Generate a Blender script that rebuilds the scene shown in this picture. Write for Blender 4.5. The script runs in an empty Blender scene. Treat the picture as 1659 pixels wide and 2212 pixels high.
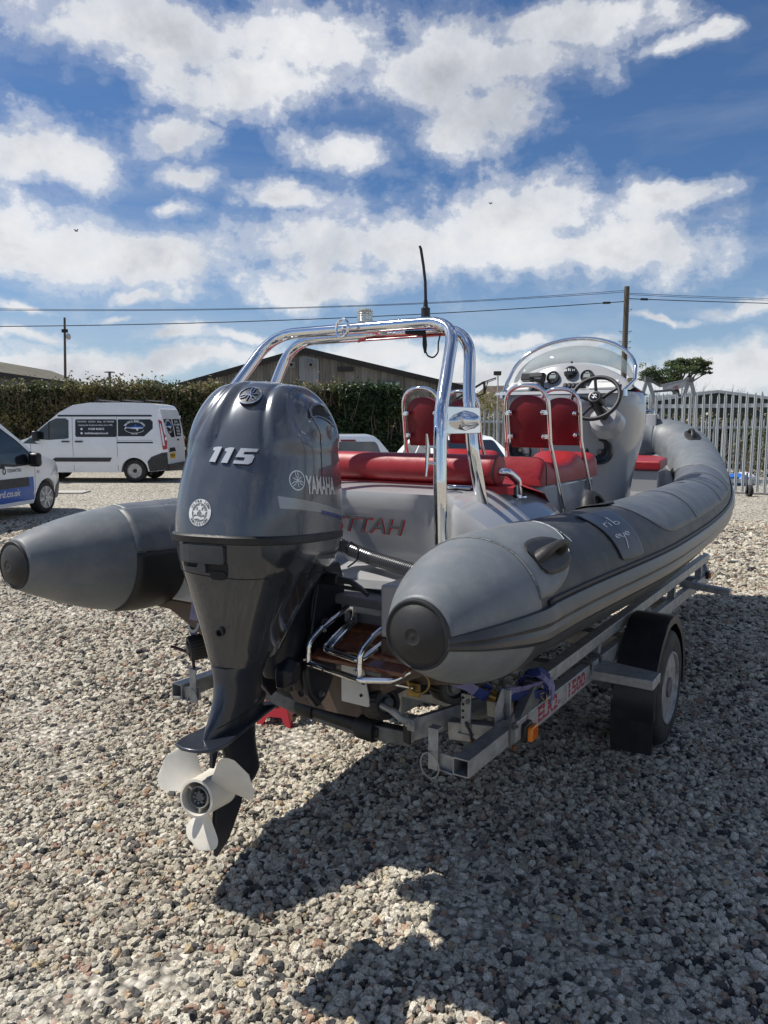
import bpy, bmesh, math, random
import numpy as np
from mathutils import Vector, Matrix, noise
from mathutils.bvhtree import BVHTree
from mathutils.geometry import tessellate_polygon
R_ = math.radians
SC = bpy.context.scene
COL = SC.collection
rnd = random.Random(7)
nr = np.random.default_rng(7)

# ---------------------------------------------------------------- camera
CAM = Vector((0.0, -1.70, 1.70))
YAW, PITCH, FD = R_(32.5), R_(6.75), 1641.7       # FD: focal length in units of a 1659 px wide picture
FH = Vector((math.cos(YAW), math.sin(YAW), 0)); RT = Vector((math.sin(YAW), -math.cos(YAW), 0))
FW = FH * math.cos(PITCH) - Vector((0, 0, math.sin(PITCH))); UP = FH * math.sin(PITCH) + Vector((0, 0, math.cos(PITCH)))
cd = bpy.data.cameras.new('camera'); cam = bpy.data.objects.new('camera', cd); COL.objects.link(cam)
cd.sensor_fit = 'VERTICAL'; cd.sensor_height = 36; cd.lens = 36 * 1900 / 2560; cd.clip_end = 3000; cd.clip_start = 0.05
cam.matrix_world = Matrix(((RT.x, UP.x, -FW.x, CAM.x), (RT.y, UP.y, -FW.y, CAM.y), (RT.z, UP.z, -FW.z, CAM.z), (0, 0, 0, 1)))
SC.camera = cam
SC.render.resolution_x, SC.render.resolution_y = 768, 1024
# ---------------------------------------------------------------- view + sun
SC.view_settings.view_transform = 'Standard'; SC.view_settings.look = 'None'
SC.view_settings.exposure = 0.22; SC.view_settings.gamma = 1
SUN = Vector((-0.28, 0.77, 1.19)).normalized()
sl = bpy.data.lights.new('sun', 'SUN'); sl.energy = 5.0; sl.angle = R_(0.55); sl.color = (1.0, 0.95, 0.87)
so = bpy.data.objects.new('sun', sl); COL.objects.link(so); so.rotation_mode = 'QUATERNION'
so.rotation_quaternion = (-SUN).to_track_quat('-Z', 'Y'); so.location = (0, 0, 30)
# ---------------------------------------------------------------- world: Nishita sky with cumulus clouds
W = bpy.data.worlds.new('World'); SC.world = W; W.use_nodes = True
wt = W.node_tree; wt.nodes.clear()

class NB:
    """tiny node builder"""
    def __init__(s, t): s.t = t
    def n(s, ty, **k):
        nd = s.t.nodes.new(ty)
        for a, b in k.items(): setattr(nd, a, b)
        return nd
    def lk(s, a, b): s.t.links.new(a, b)
    def put(s, sock, v):
        if isinstance(v, bpy.types.NodeSocket): s.lk(v, sock)
        elif v is not None: sock.default_value = v
    def m(s, op, a, b=None, c=None, clamp=False):
        nd = s.n('ShaderNodeMath', operation=op, use_clamp=clamp)
        for i, v in enumerate((a, b, c)): s.put(nd.inputs[i], v)
        return nd.outputs[0]
    def vm(s, op, a, b=None, sc=None):
        nd = s.n('ShaderNodeVectorMath', operation=op)
        s.put(nd.inputs[0], a); s.put(nd.inputs[1], b)
        if sc is not None: s.put(nd.inputs['Scale'], sc)
        return nd.outputs['Value'] if op in ('DISTANCE', 'LENGTH', 'DOT_PRODUCT') else nd.outputs[0]
    def noise(s, vec, scale, detail=4, rough=.55, dist=0, out='Fac'):
        nd = s.n('ShaderNodeTexNoise'); s.put(nd.inputs['Vector'], vec)
        nd.inputs['Scale'].default_value = scale; nd.inputs['Detail'].default_value = detail
        nd.inputs['Roughness'].default_value = rough; nd.inputs['Distortion'].default_value = dist
        return nd.outputs[out]
    def ramp(s, fac, stops, interp='LINEAR'):
        nd = s.n('ShaderNodeValToRGB'); s.put(nd.inputs[0], fac); cr = nd.color_ramp; cr.interpolation = interp
        while len(cr.elements) < len(stops): cr.elements.new(.5)
        for e, (p, c) in zip(cr.elements, stops):
            e.position = p; e.color = (c if len(c) == 4 else (*c, 1)) if hasattr(c, '__len__') else (c, c, c, 1)
        return nd.outputs[0]
    def mix(s, fac, a, b, blend='MIX'):
        nd = s.n('ShaderNodeMix', data_type='RGBA', blend_type=blend)
        s.put(nd.inputs[0], fac)
        for i, v in ((6, a), (7, b)): s.put(nd.inputs[i], (*v, 1) if isinstance(v, tuple) and len(v) == 3 else v)
        return nd.outputs[2]

nb = NB(wt)
sky = nb.n('ShaderNodeTexSky', sky_type='NISHITA'); sky.sun_disc = False
sky.sun_elevation = math.asin(SUN.z); sky.sun_rotation = math.atan2(SUN.x, SUN.y)
sky.altitude = 20; sky.air_density = 1.0; sky.dust_density = 0.35; sky.ozone_density = 2.2
tc = nb.n('ShaderNodeTexCoord'); dvec = nb.vm('NORMALIZE', tc.outputs['Generated'])
sx = nb.n('ShaderNodeSeparateXYZ'); nb.lk(dvec, sx.inputs[0])
el = nb.m('ARCSINE', sx.outputs[2])
# azimuth measured from the middle of the yard so its seam lies behind
azx = nb.vm('DOT_PRODUCT', dvec, tuple(FH)); azy = nb.vm('DOT_PRODUCT', dvec, tuple(RT))
az = nb.m('ARCTAN2', azy, azx)
ae = nb.n('ShaderNodeCombineXYZ'); nb.lk(az, ae.inputs[0]); nb.lk(el, ae.inputs[1])
# domain warp for ragged edges
wn = nb.noise(dvec, 5.5, 5, .6, 0, 'Color')
warp = nb.vm('SCALE', nb.vm('SUBTRACT', wn, (.5, .5, .5)), None, .10)
P = nb.vm('ADD', ae.outputs[0], warp)
def aedir(u, v):
    t = FW + RT * ((u - 829.5) / FD) - UP * ((v - 1106) / FD); t.normalize()
    return math.atan2(t.dot(RT), t.dot(FH)), math.asin(t.z)
# banks of cloud: centre and half sizes (in picture units), converted to azimuth and elevation
CL = [(330, 70, 330, 100), (700, 100, 420, 110), (560, 180, 240, 60), (950, 150, 330, 90), (1010, 255, 170, 80), (1200, 60, 240, 70), (760, 320, 120, 48),
      (90, 330, 230, 95), (390, 300, 90, 50), (420, 390, 80, 35), (80, 530, 320, 110), (330, 560, 200, 75), (400, 450, 60, 26), (280, 640, 70, 20),
      (620, 430, 110, 34), (850, 530, 350, 105), (1100, 470, 300, 95), (1250, 540, 300, 65), (720, 610, 260, 52), (1440, 430, 130, 34), (1530, 70, 55, 24), (1420, 95, 90, 30),
      (40, 665, 70, 14), (250, 685, 50, 12), (50, 722, 90, 20), (370, 735, 100, 22), (100, 790, 300, 48), (420, 785, 220, 38), (530, 735, 60, 14),
      (800, 780, 200, 45), (1030, 800, 260, 40), (1200, 760, 120, 20), (1620, 660, 120, 26), (1600, 790, 170, 60), (1500, 840, 300, 34), (1080, 730, 80, 16), (1420, 690, 70, 12)]
fld = None
for (u, v, a, b) in CL:
    c0 = aedir(u, v); c1 = aedir(u + a * .5, v); c2 = aedir(u, v - b * .5)
    sa = abs(c1[0] - c0[0]) * 2 * 1.04; se = abs(c2[1] - c0[1]) * 2 * 1.02
    q = nb.vm('MULTIPLY', P, (1 / sa, 1 / se, 0))
    dd = nb.vm('DISTANCE', q, (c0[0] / sa, c0[1] / se, 0))
    val = nb.m('SUBTRACT', 1.0, dd)
    fld = val if fld is None else nb.m('SMOOTH_MAX', fld, val, .12)
# cloud field for the rest of the sky (same sort of cumulus)
pl = nb.vm('SCALE', dvec, None, nb.m('DIVIDE', 1.0, nb.m('ADD', nb.m('ABSOLUTE', sx.outputs[2]), .22)))
gen = nb.m('MULTIPLY', nb.m('SUBTRACT', nb.noise(pl, 1.1, 5, .55), .54), 3.4)
away = nb.m('MULTIPLY', nb.m('SUBTRACT', nb.m('ABSOLUTE', az), .62), 5, clamp=True)
hi = nb.m('MULTIPLY', nb.m('SUBTRACT', el, .72), 5, clamp=True)
out = nb.m('MAXIMUM', away, hi)
fld = nb.m('MULTIPLY_ADD', nb.m('SUBTRACT', gen, fld), out, fld)
fine = nb.m('SUBTRACT', nb.noise(nb.vm('MULTIPLY', dvec, (1, 1, 1.5)), 7, 12, .66, .1), .5)
vfine = nb.m('SUBTRACT', nb.noise(dvec, 30, 6, .6), .5)
vor = nb.n('ShaderNodeTexVoronoi', feature='SMOOTH_F1'); nb.lk(nb.vm('ADD', dvec, nb.vm('SCALE', nb.vm('SUBTRACT', nb.noise(dvec, 14, 3, .6, 0, 'Color'), (.5, .5, .5)), None, .07)), vor.inputs['Vector']); vor.inputs['Scale'].default_value = 15; vor.inputs['Smoothness'].default_value = .7
puff = nb.m('MULTIPLY', nb.m('SUBTRACT', .42, vor.outputs['Distance']), .55)
dens = nb.m('ADD', nb.m('ADD', nb.m('ADD', fld, puff), nb.m('MULTIPLY', fine, 3.0)), nb.m('MULTIPLY', vfine, .8))
mask = nb.ramp(nb.m('MULTIPLY_ADD', dens, .66, .27), [(0.02, 0.0), (0.20, .10), (.38, .42), (.58, .88), (.85, 1)], 'EASE')
# thick middles of the clouds go grey
soft = nb.noise(dvec, 6.5, 9, .62)
thick = nb.m('MULTIPLY_ADD', dens, .30, nb.m('MULTIPLY_ADD', soft, 1.9, -.86))
ccol = nb.ramp(thick, [(0.0, (12.0, 12.1, 12.3)), (.28, (10.8, 11.0, 11.3)), (.52, (8.6, 8.9, 9.5)), (.92, (5.6, 6.0, 6.7))])
skyc = nb.mix(1.0, sky.outputs[0], (.70, .95, 1.25, 1), 'MULTIPLY')
low = nb.ramp(el, [(0.0, .55), (.10, .28), (.26, 0.0)])
skyc = nb.mix(low, skyc, (7.6, 9.2, 11.0, 1))
veil = nb.m('MULTIPLY', nb.ramp(nb.noise(nb.vm('MULTIPLY', dvec, (1, 1, 5)), 3.2, 8, .6, .3), [(.46, 0.0), (.78, .40)]), nb.ramp(el, [(0.0, 1.0), (.22, .7), (.5, .15)]))
skyc = nb.mix(veil, skyc, (9.2, 9.6, 10.2, 1))
fin = nb.mix(mask, skyc, ccol)
bg = nb.n('ShaderNodeBackground'); nb.lk(fin, bg.inputs[0]); bg.inputs[1].default_value = 0.062
wo = nb.n('ShaderNodeOutputWorld'); nb.lk(bg.outputs[0], wo.inputs[0])
W.cycles.sampling_method = 'MANUAL'; W.cycles.sample_map_resolution = 512

def G(u, hd, z=0.0):
    """world point seen in column u (of 1659) at ground distance hd"""
    t = (u - 829.5) / FD * (hd * math.cos(PITCH) + (CAM.z - z) * math.sin(PITCH))
    p = CAM + FH * hd + RT * t; return Vector((p.x, p.y, z))
def ZV(v, hd):
    t = (1106 - v) / FD; c, s = math.cos(PITCH), math.sin(PITCH)
    return CAM.z + hd * (t * c - s) / (c + t * s)

# ---------------------------------------------------------------- materials
MATS = {}
def mat(name, col, rough=.5, metal=0.0, var=0.0, vscale=8, bump=0.0, bscale=60, spec=.5, coat=0.0, alpha=1.0, trans=0.0, ior=1.45, emit=None, dirt=None, dscale=3, streak=False, rvar=0.0, puck=0.0, pscale=7):
    if name in MATS: return MATS[name]
    m = bpy.data.materials.new(name); m.use_nodes = True; t = m.node_tree; b = NB(t)
    p = t.nodes['Principled BSDF']
    p.inputs['Base Color'].default_value = (*col, 1); p.inputs['Roughness'].default_value = rough
    p.inputs['Metallic'].default_value = metal; p.inputs['Specular IOR Level'].default_value = spec
    p.inputs['Coat Weight'].default_value = coat; p.inputs['Coat Roughness'].default_value = .04
    p.inputs['Alpha'].default_value = alpha; p.inputs['Transmission Weight'].default_value = trans; p.inputs['IOR'].default_value = ior
    tcn = b.n('ShaderNodeTexCoord'); co = tcn.outputs['Object']
    if streak: co = b.vm('MULTIPLY', co, (1, 1, .12))
    c = None
    if var > 0:
        f = b.noise(co, vscale, 5, .6)
        lo = tuple(max(0, x * (1 - var)) for x in col); hi_ = tuple(min(1, x * (1 + var)) for x in col)
        c = b.ramp(f, [(.3, lo), (.7, hi_)])
    if dirt is not None:
        f2 = b.ramp(b.noise(co, dscale, 7, .65, .3), [(.45, 0.0), (.72, 1.0)])
        c = b.mix(b.m('MULTIPLY', f2, dirt[3]), c if c is not None else col, tuple(dirt[:3]))
    if c is not None: b.lk(c, p.inputs['Base Color'])
    if rvar > 0:
        b.lk(b.m('MULTIPLY_ADD', b.noise(co, vscale * 1.7, 5, .6), rvar * 2, rough - rvar), p.inputs['Roughness'])
    if bump > 0:
        bn = b.n('ShaderNodeBump'); bn.inputs['Strength'].default_value = bump; bn.inputs['Distance'].default_value = .004
        b.lk(b.noise(co, bscale, 4, .6), bn.inputs['Height']); b.lk(bn.outputs[0], p.inputs['Normal'])
    if puck > 0:
        b2 = b.n('ShaderNodeBump'); b2.inputs['Strength'].default_value = puck; b2.inputs['Distance'].default_value = .02
        b.lk(b.noise(co, pscale, 3, .5, .6), b2.inputs['Height'])
        if bump > 0: b.lk(bn.outputs[0], b2.inputs['Normal'])
        b.lk(b2.outputs[0], p.inputs['Normal'])
    if emit: p.inputs['Emission Color'].default_value = (*emit[:3], 1); p.inputs['Emission Strength'].default_value = emit[3]
    MATS[name] = m; return m

steel = mat('polished_stainless', (.80, .80, .80), .055, 1.0, rvar=.03, vscale=14)
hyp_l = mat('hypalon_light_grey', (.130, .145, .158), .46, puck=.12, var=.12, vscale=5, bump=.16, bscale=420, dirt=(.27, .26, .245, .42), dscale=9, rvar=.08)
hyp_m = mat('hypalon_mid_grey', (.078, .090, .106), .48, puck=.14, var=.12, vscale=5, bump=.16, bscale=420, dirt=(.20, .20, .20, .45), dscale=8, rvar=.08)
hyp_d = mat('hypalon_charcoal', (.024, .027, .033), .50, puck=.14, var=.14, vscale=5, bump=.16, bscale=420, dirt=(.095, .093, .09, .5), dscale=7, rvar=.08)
hyp_k = mat('hypalon_black', (.010, .011, .013), .5, var=.2, bump=.08, bscale=400)
rubber = mat('black_rubber', (.014, .014, .015), .52, var=.25, vscale=12, bump=.12, bscale=200, dirt=(.06, .055, .05, .35), dscale=9)
strake_m = mat('rubber_strake', (.030, .031, .034), .30, var=.15, vscale=6, bump=.05, bscale=120, dirt=(.10, .095, .09, .4), dscale=5)
glue = mat('dried_glue_line', (.42, .44, .45), .6, var=.3, vscale=60)
gel = mat('grey_gelcoat', (.35, .355, .365), .15, coat=.35, var=.04, vscale=3, dirt=(.30, .295, .285, .22), dscale=5, rvar=.04)
gel_d = mat('grey_gelcoat_satin', (.20, .205, .215), .38, var=.06, vscale=3, dirt=(.12, .12, .12, .4), dscale=7)
antif = mat('brown_bottom_paint', (.085, .058, .042), .55, var=.25, vscale=6, bump=.25, bscale=90, dirt=(.16, .13, .11, .4), dscale=8)
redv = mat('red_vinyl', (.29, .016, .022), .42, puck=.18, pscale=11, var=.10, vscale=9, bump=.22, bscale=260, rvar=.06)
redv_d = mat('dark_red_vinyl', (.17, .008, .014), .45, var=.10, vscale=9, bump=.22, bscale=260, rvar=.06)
blackp = mat('black_plastic', (.016, .017, .019), .38, var=.2, vscale=20, bump=.08, bscale=150)
blackm = mat('matt_black', (.010, .010, .011), .75)
ob_paint = mat('blue_grey_metallic', (.092, .101, .117), .27, .40, var=.05, vscale=2, coat=.65, dirt=(.13, .15, .18, .22), dscale=5, rvar=.03)
ob_dark = mat('dark_blue_grey', (.030, .033, .039), .20, .25, coat=.8, var=.08, vscale=3, dirt=(.07, .07, .075, .35), dscale=6)
ob_leg = mat('navy_lower_unit', (.026, .031, .044), .30, .3, coat=.5, var=.10, vscale=4, dirt=(.09, .10, .11, .3), dscale=8)
ob_brk = mat('navy_bracket', (.008, .010, .018), .40, .2, var=.3, vscale=9, dirt=(.05, .05, .055, .3), dscale=12)
prop_w = mat('cream_propeller_paint', (.66, .625, .545), .42, var=.05, vscale=12, dirt=(.34, .31, .26, .25), dscale=16, bump=.05, bscale=90)
silver_l = mat('silver_lettering', (.62, .63, .63), .30, .5)
galv = mat('galvanised_steel', (.31, .32, .325), .46, .45, var=.30, vscale=26, bump=.16, bscale=70, dirt=(.46, .45, .42, .5), dscale=11, rvar=.08)
galv_d = mat('weathered_galvanised', (.15, .155, .155), .55, .4, var=.28, vscale=18, bump=.15, bscale=60, dirt=(.07, .05, .035, .5), dscale=7)
rust = mat('rusty_steel', (.17, .065, .025), .8, .1, var=.4, vscale=30, bump=.3, bscale=90)
tyre_m = mat('tyre_rubber', (.020, .020, .020), .72, var=.25, vscale=16, bump=.2, bscale=90, dirt=(.075, .07, .062, .5), dscale=10)
rim_m = mat('silver_rim', (.46, .46, .45), .42, .5, var=.1, dirt=(.14, .055, .022, .8), dscale=16)
wood = mat('varnished_wood', (.17, .055, .026), .26, var=.45, vscale=14, coat=.4, bump=.15, bscale=60, dirt=(.05, .014, .008, .5), dscale=8)
whitep = mat('white_van_paint', (.84, .85, .86), .22, coat=.6, var=.02, dirt=(.62, .61, .58, .22), dscale=2.2)
white_pl = mat('white_plastic', (.62, .62, .60), .4, var=.06, dirt=(.3, .28, .24, .3), dscale=8)
glassd = mat('dark_tinted_glass', (.012, .016, .018), .05, spec=.9, coat=.3)
strapm = mat('blue_webbing', (.018, .034, .15), .62, var=.2, vscale=30, bump=.5, bscale=380)
strapf = mat('faded_blue_webbing', (.19, .18, .32), .66, var=.2, vscale=30, bump=.5, bscale=380)
brass = mat('yellow_zinc', (.33, .22, .07), .42, .7, var=.3, vscale=30, dirt=(.1, .06, .03, .5), dscale=14)
amber = mat('amber_lens', (.75, .20, .012), .22, coat=.5, var=.15, vscale=60)
redl = mat('red_lettering', (.50, .012, .03), .35)
white_l = mat('white_lettering', (.8, .8, .8), .45)
blue_l = mat('blue_graphic', (.012, .10, .42), .3, coat=.4, var=.05)
decal_k = mat('charcoal_window_vinyl', (.016, .018, .022), .3)
dkgrey_pl = mat('dark_grey_bumper_plastic', (.030, .032, .034), .5, var=.15, dirt=(.09, .09, .085, .4), dscale=6)

# ---------------------------------------------------------------- object helpers
ORG = {}
def tag(o, label=None, cat=None, group=None, kind=None):
    if label: o['label'] = label
    if cat: o['category'] = cat
    if group: o['group'] = group
    if kind: o['kind'] = kind
    return o
def thing(name, label, cat, loc=(0, 0, 0), rz=0.0, group=None, local=False):
    o = bpy.data.objects.new(name, None); COL.objects.link(o); o.location = loc; o.rotation_euler = (0, 0, rz)
    o.empty_display_size = .1
    ORG[o.name] = Vector((0, 0, 0)) if local else Vector(loc)
    return tag(o, label, cat, group)
def raw(name, V, F, m, parent=None, smooth=True, bevel=0, seg=2, ang=35, mids=None, label=None, subs=0, wn=False):
    """one mesh object from vertex and face lists; the vertices are in the thing's own space"""
    org = ORG.get(parent.name, Vector((0, 0, 0))) if parent else Vector((0, 0, 0))
    me = bpy.data.meshes.new(name)
    V = np.asarray(V, dtype=float).reshape(-1, 3) - np.array(org)
    me.from_pydata(V.tolist(), [], F); me.validate()
    for mm in (m if isinstance(m, (list, tuple)) else [m]): me.materials.append(mm)
    if mids is not None: me.polygons.foreach_set('material_index', mids)
    bm = bmesh.new(); bm.from_mesh(me); bmesh.ops.recalc_face_normals(bm, faces=bm.faces)
    bm.to_mesh(me); bm.free()
    o = bpy.data.objects.new(name, me); COL.objects.link(o)
    if parent: o.parent = parent; ORG[o.name] = org
    if smooth:
        me.polygons.foreach_set('use_smooth', [True] * len(me.polygons))
        me.set_sharp_from_angle(angle=R_(ang))
    if bevel:
        md = o.modifiers.new('bevel', 'BEVEL'); md.width = bevel; md.segments = seg; md.limit_method = 'ANGLE'; md.angle_limit = R_(30); md.harden_normals = False
        me.polygons.foreach_set('use_smooth', [True] * len(me.polygons))
    if subs:
        md = o.modifiers.new('subsurf', 'SUBSURF'); md.levels = md.render_levels = subs
    if label: o['label'] = label
    return o
class Geo:
    """collects shapes that belong to ONE piece"""
    def __init__(s): s.V = []; s.F = []; s.mi = []; s.cur = 0
    def add(s, V, F, M=None, mi=None):
        n = len(s.V)
        for v in V:
            v = Vector(v)
            if M is not None: v = M @ v
            s.V.append((v.x, v.y, v.z))
        s.F += [[i + n for i in f] for f in F]; s.mi += [s.cur if mi is None else mi] * len(F); return s
    def box(s, c, d, M=None, rot=None):
        x, y, z = d[0] / 2, d[1] / 2, d[2] / 2
        vs = [Vector((a * x, b * y, e * z)) for a in (-1, 1) for b in (-1, 1) for e in (-1, 1)]
        if rot is not None: vs = [rot @ v for v in vs]
        vs = [v + Vector(c) for v in vs]
        return s.add(vs, [(0, 1, 3, 2), (4, 6, 7, 5), (0, 4, 5, 1), (2, 3, 7, 6), (0, 2, 6, 4), (1, 5, 7, 3)], M)
    def bar(s, a, b, w, h, up=(0, 0, 1), M=None):
        a, b = Vector(a), Vector(b); d = (b - a).normalized(); sd = d.cross(Vector(up)).normalized(); u = sd.cross(d)
        vs = [p + sd * (i * w / 2) + u * (j * h / 2) for p in (a, b) for i, j in ((-1, -1), (1, -1), (1, 1), (-1, 1))]
        return s.add(vs, [(0, 1, 2, 3), (7, 6, 5, 4), (0, 4, 5, 1), (1, 5, 6, 2), (2, 6, 7, 3), (3, 7, 4, 0)], M)
    def tube(s, pts, r, seg=12, fil=0, closed=False, caps=True, M=None, fseg=6, sq=(1, 1)):
        pts = [Vector(p) for p in pts]
        if fil: pts = fillet(pts, fil, fseg, closed)
        rs = r if hasattr(r, '__len__') else [r] * len(pts)
        if hasattr(r, '__len__') and len(r) != len(pts): rs = np.interp(np.linspace(0, 1, len(pts)), np.linspace(0, 1, len(r)), r)
        n = len(pts); T = []
        for i in range(n):
            a = pts[i - 1] if (i > 0 or closed) else pts[i]; b = pts[(i + 1) % n] if (i < n - 1 or closed) else pts[i]
            t = (b - a); T.append(t.normalized() if t.length > 1e-9 else Vector((0, 0, 1)))
        u = T[0].orthogonal().normalized()
        if abs(T[0].z) < .95: u = (Vector((0, 0, 1)) - T[0] * T[0].z).normalized()
        V = []
        for i in range(n):
            u = (u - T[i] * u.dot(T[i]))
            u = u.normalized() if u.length > 1e-6 else T[i].orthogonal().normalized()
            w = T[i].cross(u)
            for k in range(seg):
                a = 2 * math.pi * k / seg
                V.append(pts[i] + (u * math.cos(a) * sq[0] + w * math.sin(a) * sq[1]) * rs[i])
        F = []
        for i in range(n if closed else n - 1):
            for k in range(seg):
                j = (i + 1) % n; F.append((i * seg + k, i * seg + (k + 1) % seg, j * seg + (k + 1) % seg, j * seg + k))
        if caps and not closed: F.append(list(range(seg))[::-1]); F.append([(n - 1) * seg + k for k in range(seg)])
        return s.add(V, F, M)
    def lathe(s, prof, seg=32, M=None, a0=0, a1=2 * math.pi, caps=True):
        """prof: (axial, radius) about local X"""
        full = abs(a1 - a0 - 2 * math.pi) < 1e-6; m = seg if full else seg + 1; V = []; F = []
        for (x, r) in prof:
            for k in range(m):
                a = a0 + (a1 - a0) * k / seg; V.append((x, r * math.cos(a), r * math.sin(a)))
        for i in range(len(prof) - 1):
            for k in range(seg):
                k2 = (k + 1) % m; F.append((i * m + k, i * m + k2, (i + 1) * m + k2, (i + 1) * m + k))
        if full and caps:
            if prof[0][1] > 1e-5: F.append(list(range(m))[::-1])
            if prof[-1][1] > 1e-5: F.append([(len(prof) - 1) * m + k for k in range(m)])
        return s.add(V, F, M)
    def loft(s, rings, closed_ring=True, caps=True, M=None):
        m = len(rings[0]); V = [p for r in rings for p in r]; F = []
        for i in range(len(rings) - 1):
            for k in range(m if closed_ring else m - 1):
                F.append((i * m + k, i * m + (k + 1) % m, (i + 1) * m + (k + 1) % m, (i + 1) * m + k))
        if caps and closed_ring: F.append(list(range(m))[::-1]); F.append([(len(rings) - 1) * m + k for k in range(m)])
        return s.add(V, F, M)
    def prism(s, poly, f0, f1, M=None):
        """poly 2D; f0, f1 map (a, b) to the two faces"""
        n = len(poly); V = [f0(a, b) for a, b in poly] + [f1(a, b) for a, b in poly]
        F = [list(range(n))[::-1], list(range(n, 2 * n))] + [(i, (i + 1) % n, n + (i + 1) % n, n + i) for i in range(n)]
        return s.add(V, F, M)
    def out(s, name, m, parent=None, **k):
        if isinstance(m, (list, tuple)): k['mids'] = s.mi
        return raw(name, s.V, s.F, m, parent, **k)
def fillet(pts, r, k=6, closed=False):
    n = len(pts); out = []
    for i in range(n):
        if not closed and i in (0, n - 1): out.append(pts[i]); continue
        p = pts[i]; a = pts[i - 1] - p; b = pts[(i + 1) % n] - p
        la, lb = a.length, b.length; a, b = a / la, b / lb; ang = a.angle(b)
        if ang > R_(176): out.append(p); continue
        rr = r[i] if hasattr(r, '__len__') else r
        t = min(rr / math.tan(ang / 2), la * .48, lb * .48)
        p0, p1 = p + a * t, p + b * t
        for j in range(k + 1):
            s = j / k; out.append(p0 * (1 - s) ** 2 + p * 2 * s * (1 - s) + p1 * s * s)
    return out
def rrect(x0, y0, x1, y1, r, k=5):
    o = []
    for cx, cy, a in ((x1 - r, y0 + r, -90), (x1 - r, y1 - r, 0), (x0 + r, y1 - r, 90), (x0 + r, y0 + r, 180)):
        for j in range(k + 1): t = R_(a + 90 * j / k); o.append((cx + r * math.cos(t), cy + r * math.sin(t)))
    return o
def frame(o, x, z=(0, 0, 1)):
    """matrix with origin o, local X along x, local Z near z"""
    x = Vector(x).normalized(); z = Vector(z); y = z.cross(x).normalized(); z = x.cross(y)
    return Matrix(((x.x, y.x, z.x, o[0]), (x.y, y.y, z.y, o[1]), (x.z, y.z, z.z, o[2]), (0, 0, 0, 1)))
def textmesh(s, size=1.0, shear=0.0, bold=0.0, spacing=1.0, align='CENTER'):
    cu = bpy.data.curves.new('t', 'FONT'); cu.body = s; cu.size = size; cu.shear = shear; cu.offset = bold; cu.space_character = spacing
    cu.align_x = align; cu.align_y = 'CENTER'; cu.resolution_u = 3; cu.fill_mode = 'FRONT'
    o = bpy.data.objects.new('t', cu); COL.objects.link(o)
    bpy.context.view_layer.update()
    me = bpy.data.meshes.new_from_object(o.evaluated_get(bpy.context.evaluated_depsgraph_get()))
    V = [v.co.copy() for v in me.vertices]; F = [list(p.vertices) for p in me.polygons]
    bpy.data.objects.remove(o); bpy.data.curves.remove(cu); bpy.data.meshes.remove(me)
    return V, F
def poly2mesh(poly, maxe=None):
    V = [Vector((a, b, 0)) for a, b in poly]
    return V, [list(f) for f in tessellate_polygon([V])]
def cuts(V, F, xs=(), ys=()):
    bm = bmesh.new(); vs = [bm.verts.new(v) for v in V]
    for f in F:
        try: bm.faces.new([vs[i] for i in f])
        except ValueError: pass
    for ax, vals in ((0, xs), (1, ys)):
        for c in vals:
            no = (1, 0, 0) if ax == 0 else (0, 1, 0); co = (c, 0, 0) if ax == 0 else (0, c, 0)
            bmesh.ops.bisect_plane(bm, geom=bm.verts[:] + bm.edges[:] + bm.faces[:], plane_co=co, plane_no=no, dist=1e-5)
    bm.verts.index_update(); V = [v.co.copy() for v in bm.verts]; F = [[v.index for v in f.verts] for f in bm.faces]; bm.free(); return V, F
def ring2d(r0, r1, n=40, cx=0, cy=0):
    V = [(cx + r * math.cos(2 * math.pi * k / n), cy + r * math.sin(2 * math.pi * k / n), 0) for r in (r0, r1) for k in range(n)]
    return V, [(k, (k + 1) % n, n + (k + 1) % n, n + k) for k in range(n)]
def line2d(pts, w):
    V = []; F = []
    P_ = [Vector((p[0], p[1])) for p in pts]
    for i, p in enumerate(P_):
        a = P_[max(0, i - 1)]; b = P_[min(len(P_) - 1, i + 1)]; d = (b - a).normalized(); nn = Vector((-d.y, d.x)) * w / 2
        V += [(p.x + nn.x, p.y + nn.y, 0), (p.x - nn.x, p.y - nn.y, 0)]
        if i: F.append((2 * i - 2, 2 * i - 1, 2 * i + 1, 2 * i))
    return V, F
def merge2d(parts):
    V = []; F = []
    for v, f in parts: n = len(V); V += [Vector(p) for p in v]; F += [[i + n for i in q] for q in f]
    return V, F
def decal(name, VF, surf, m, parent, thick=.0012, label=None):
    """flat print or raised lettering laid on a surface; surf(a, b, h) gives the point h metres above the surface"""
    V, F = VF; g = Geo()
    g.add([surf(v[0], v[1], thick) for v in V], F)
    o = g.out(name, m, parent, smooth=False, label=label); return o
def torus(g, M, R0, r, n=40, k=10, a0=0, a1=2 * math.pi):
    pts = [Vector((0, R0 * math.cos(a0 + (a1 - a0) * i / n), R0 * math.sin(a0 + (a1 - a0) * i / n))) for i in range(n + (0 if abs(a1 - a0 - 2 * math.pi) < 1e-6 else 1))]
    return g.tube([M @ p for p in pts], r, k, closed=abs(a1 - a0 - 2 * math.pi) < 1e-6)
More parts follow.
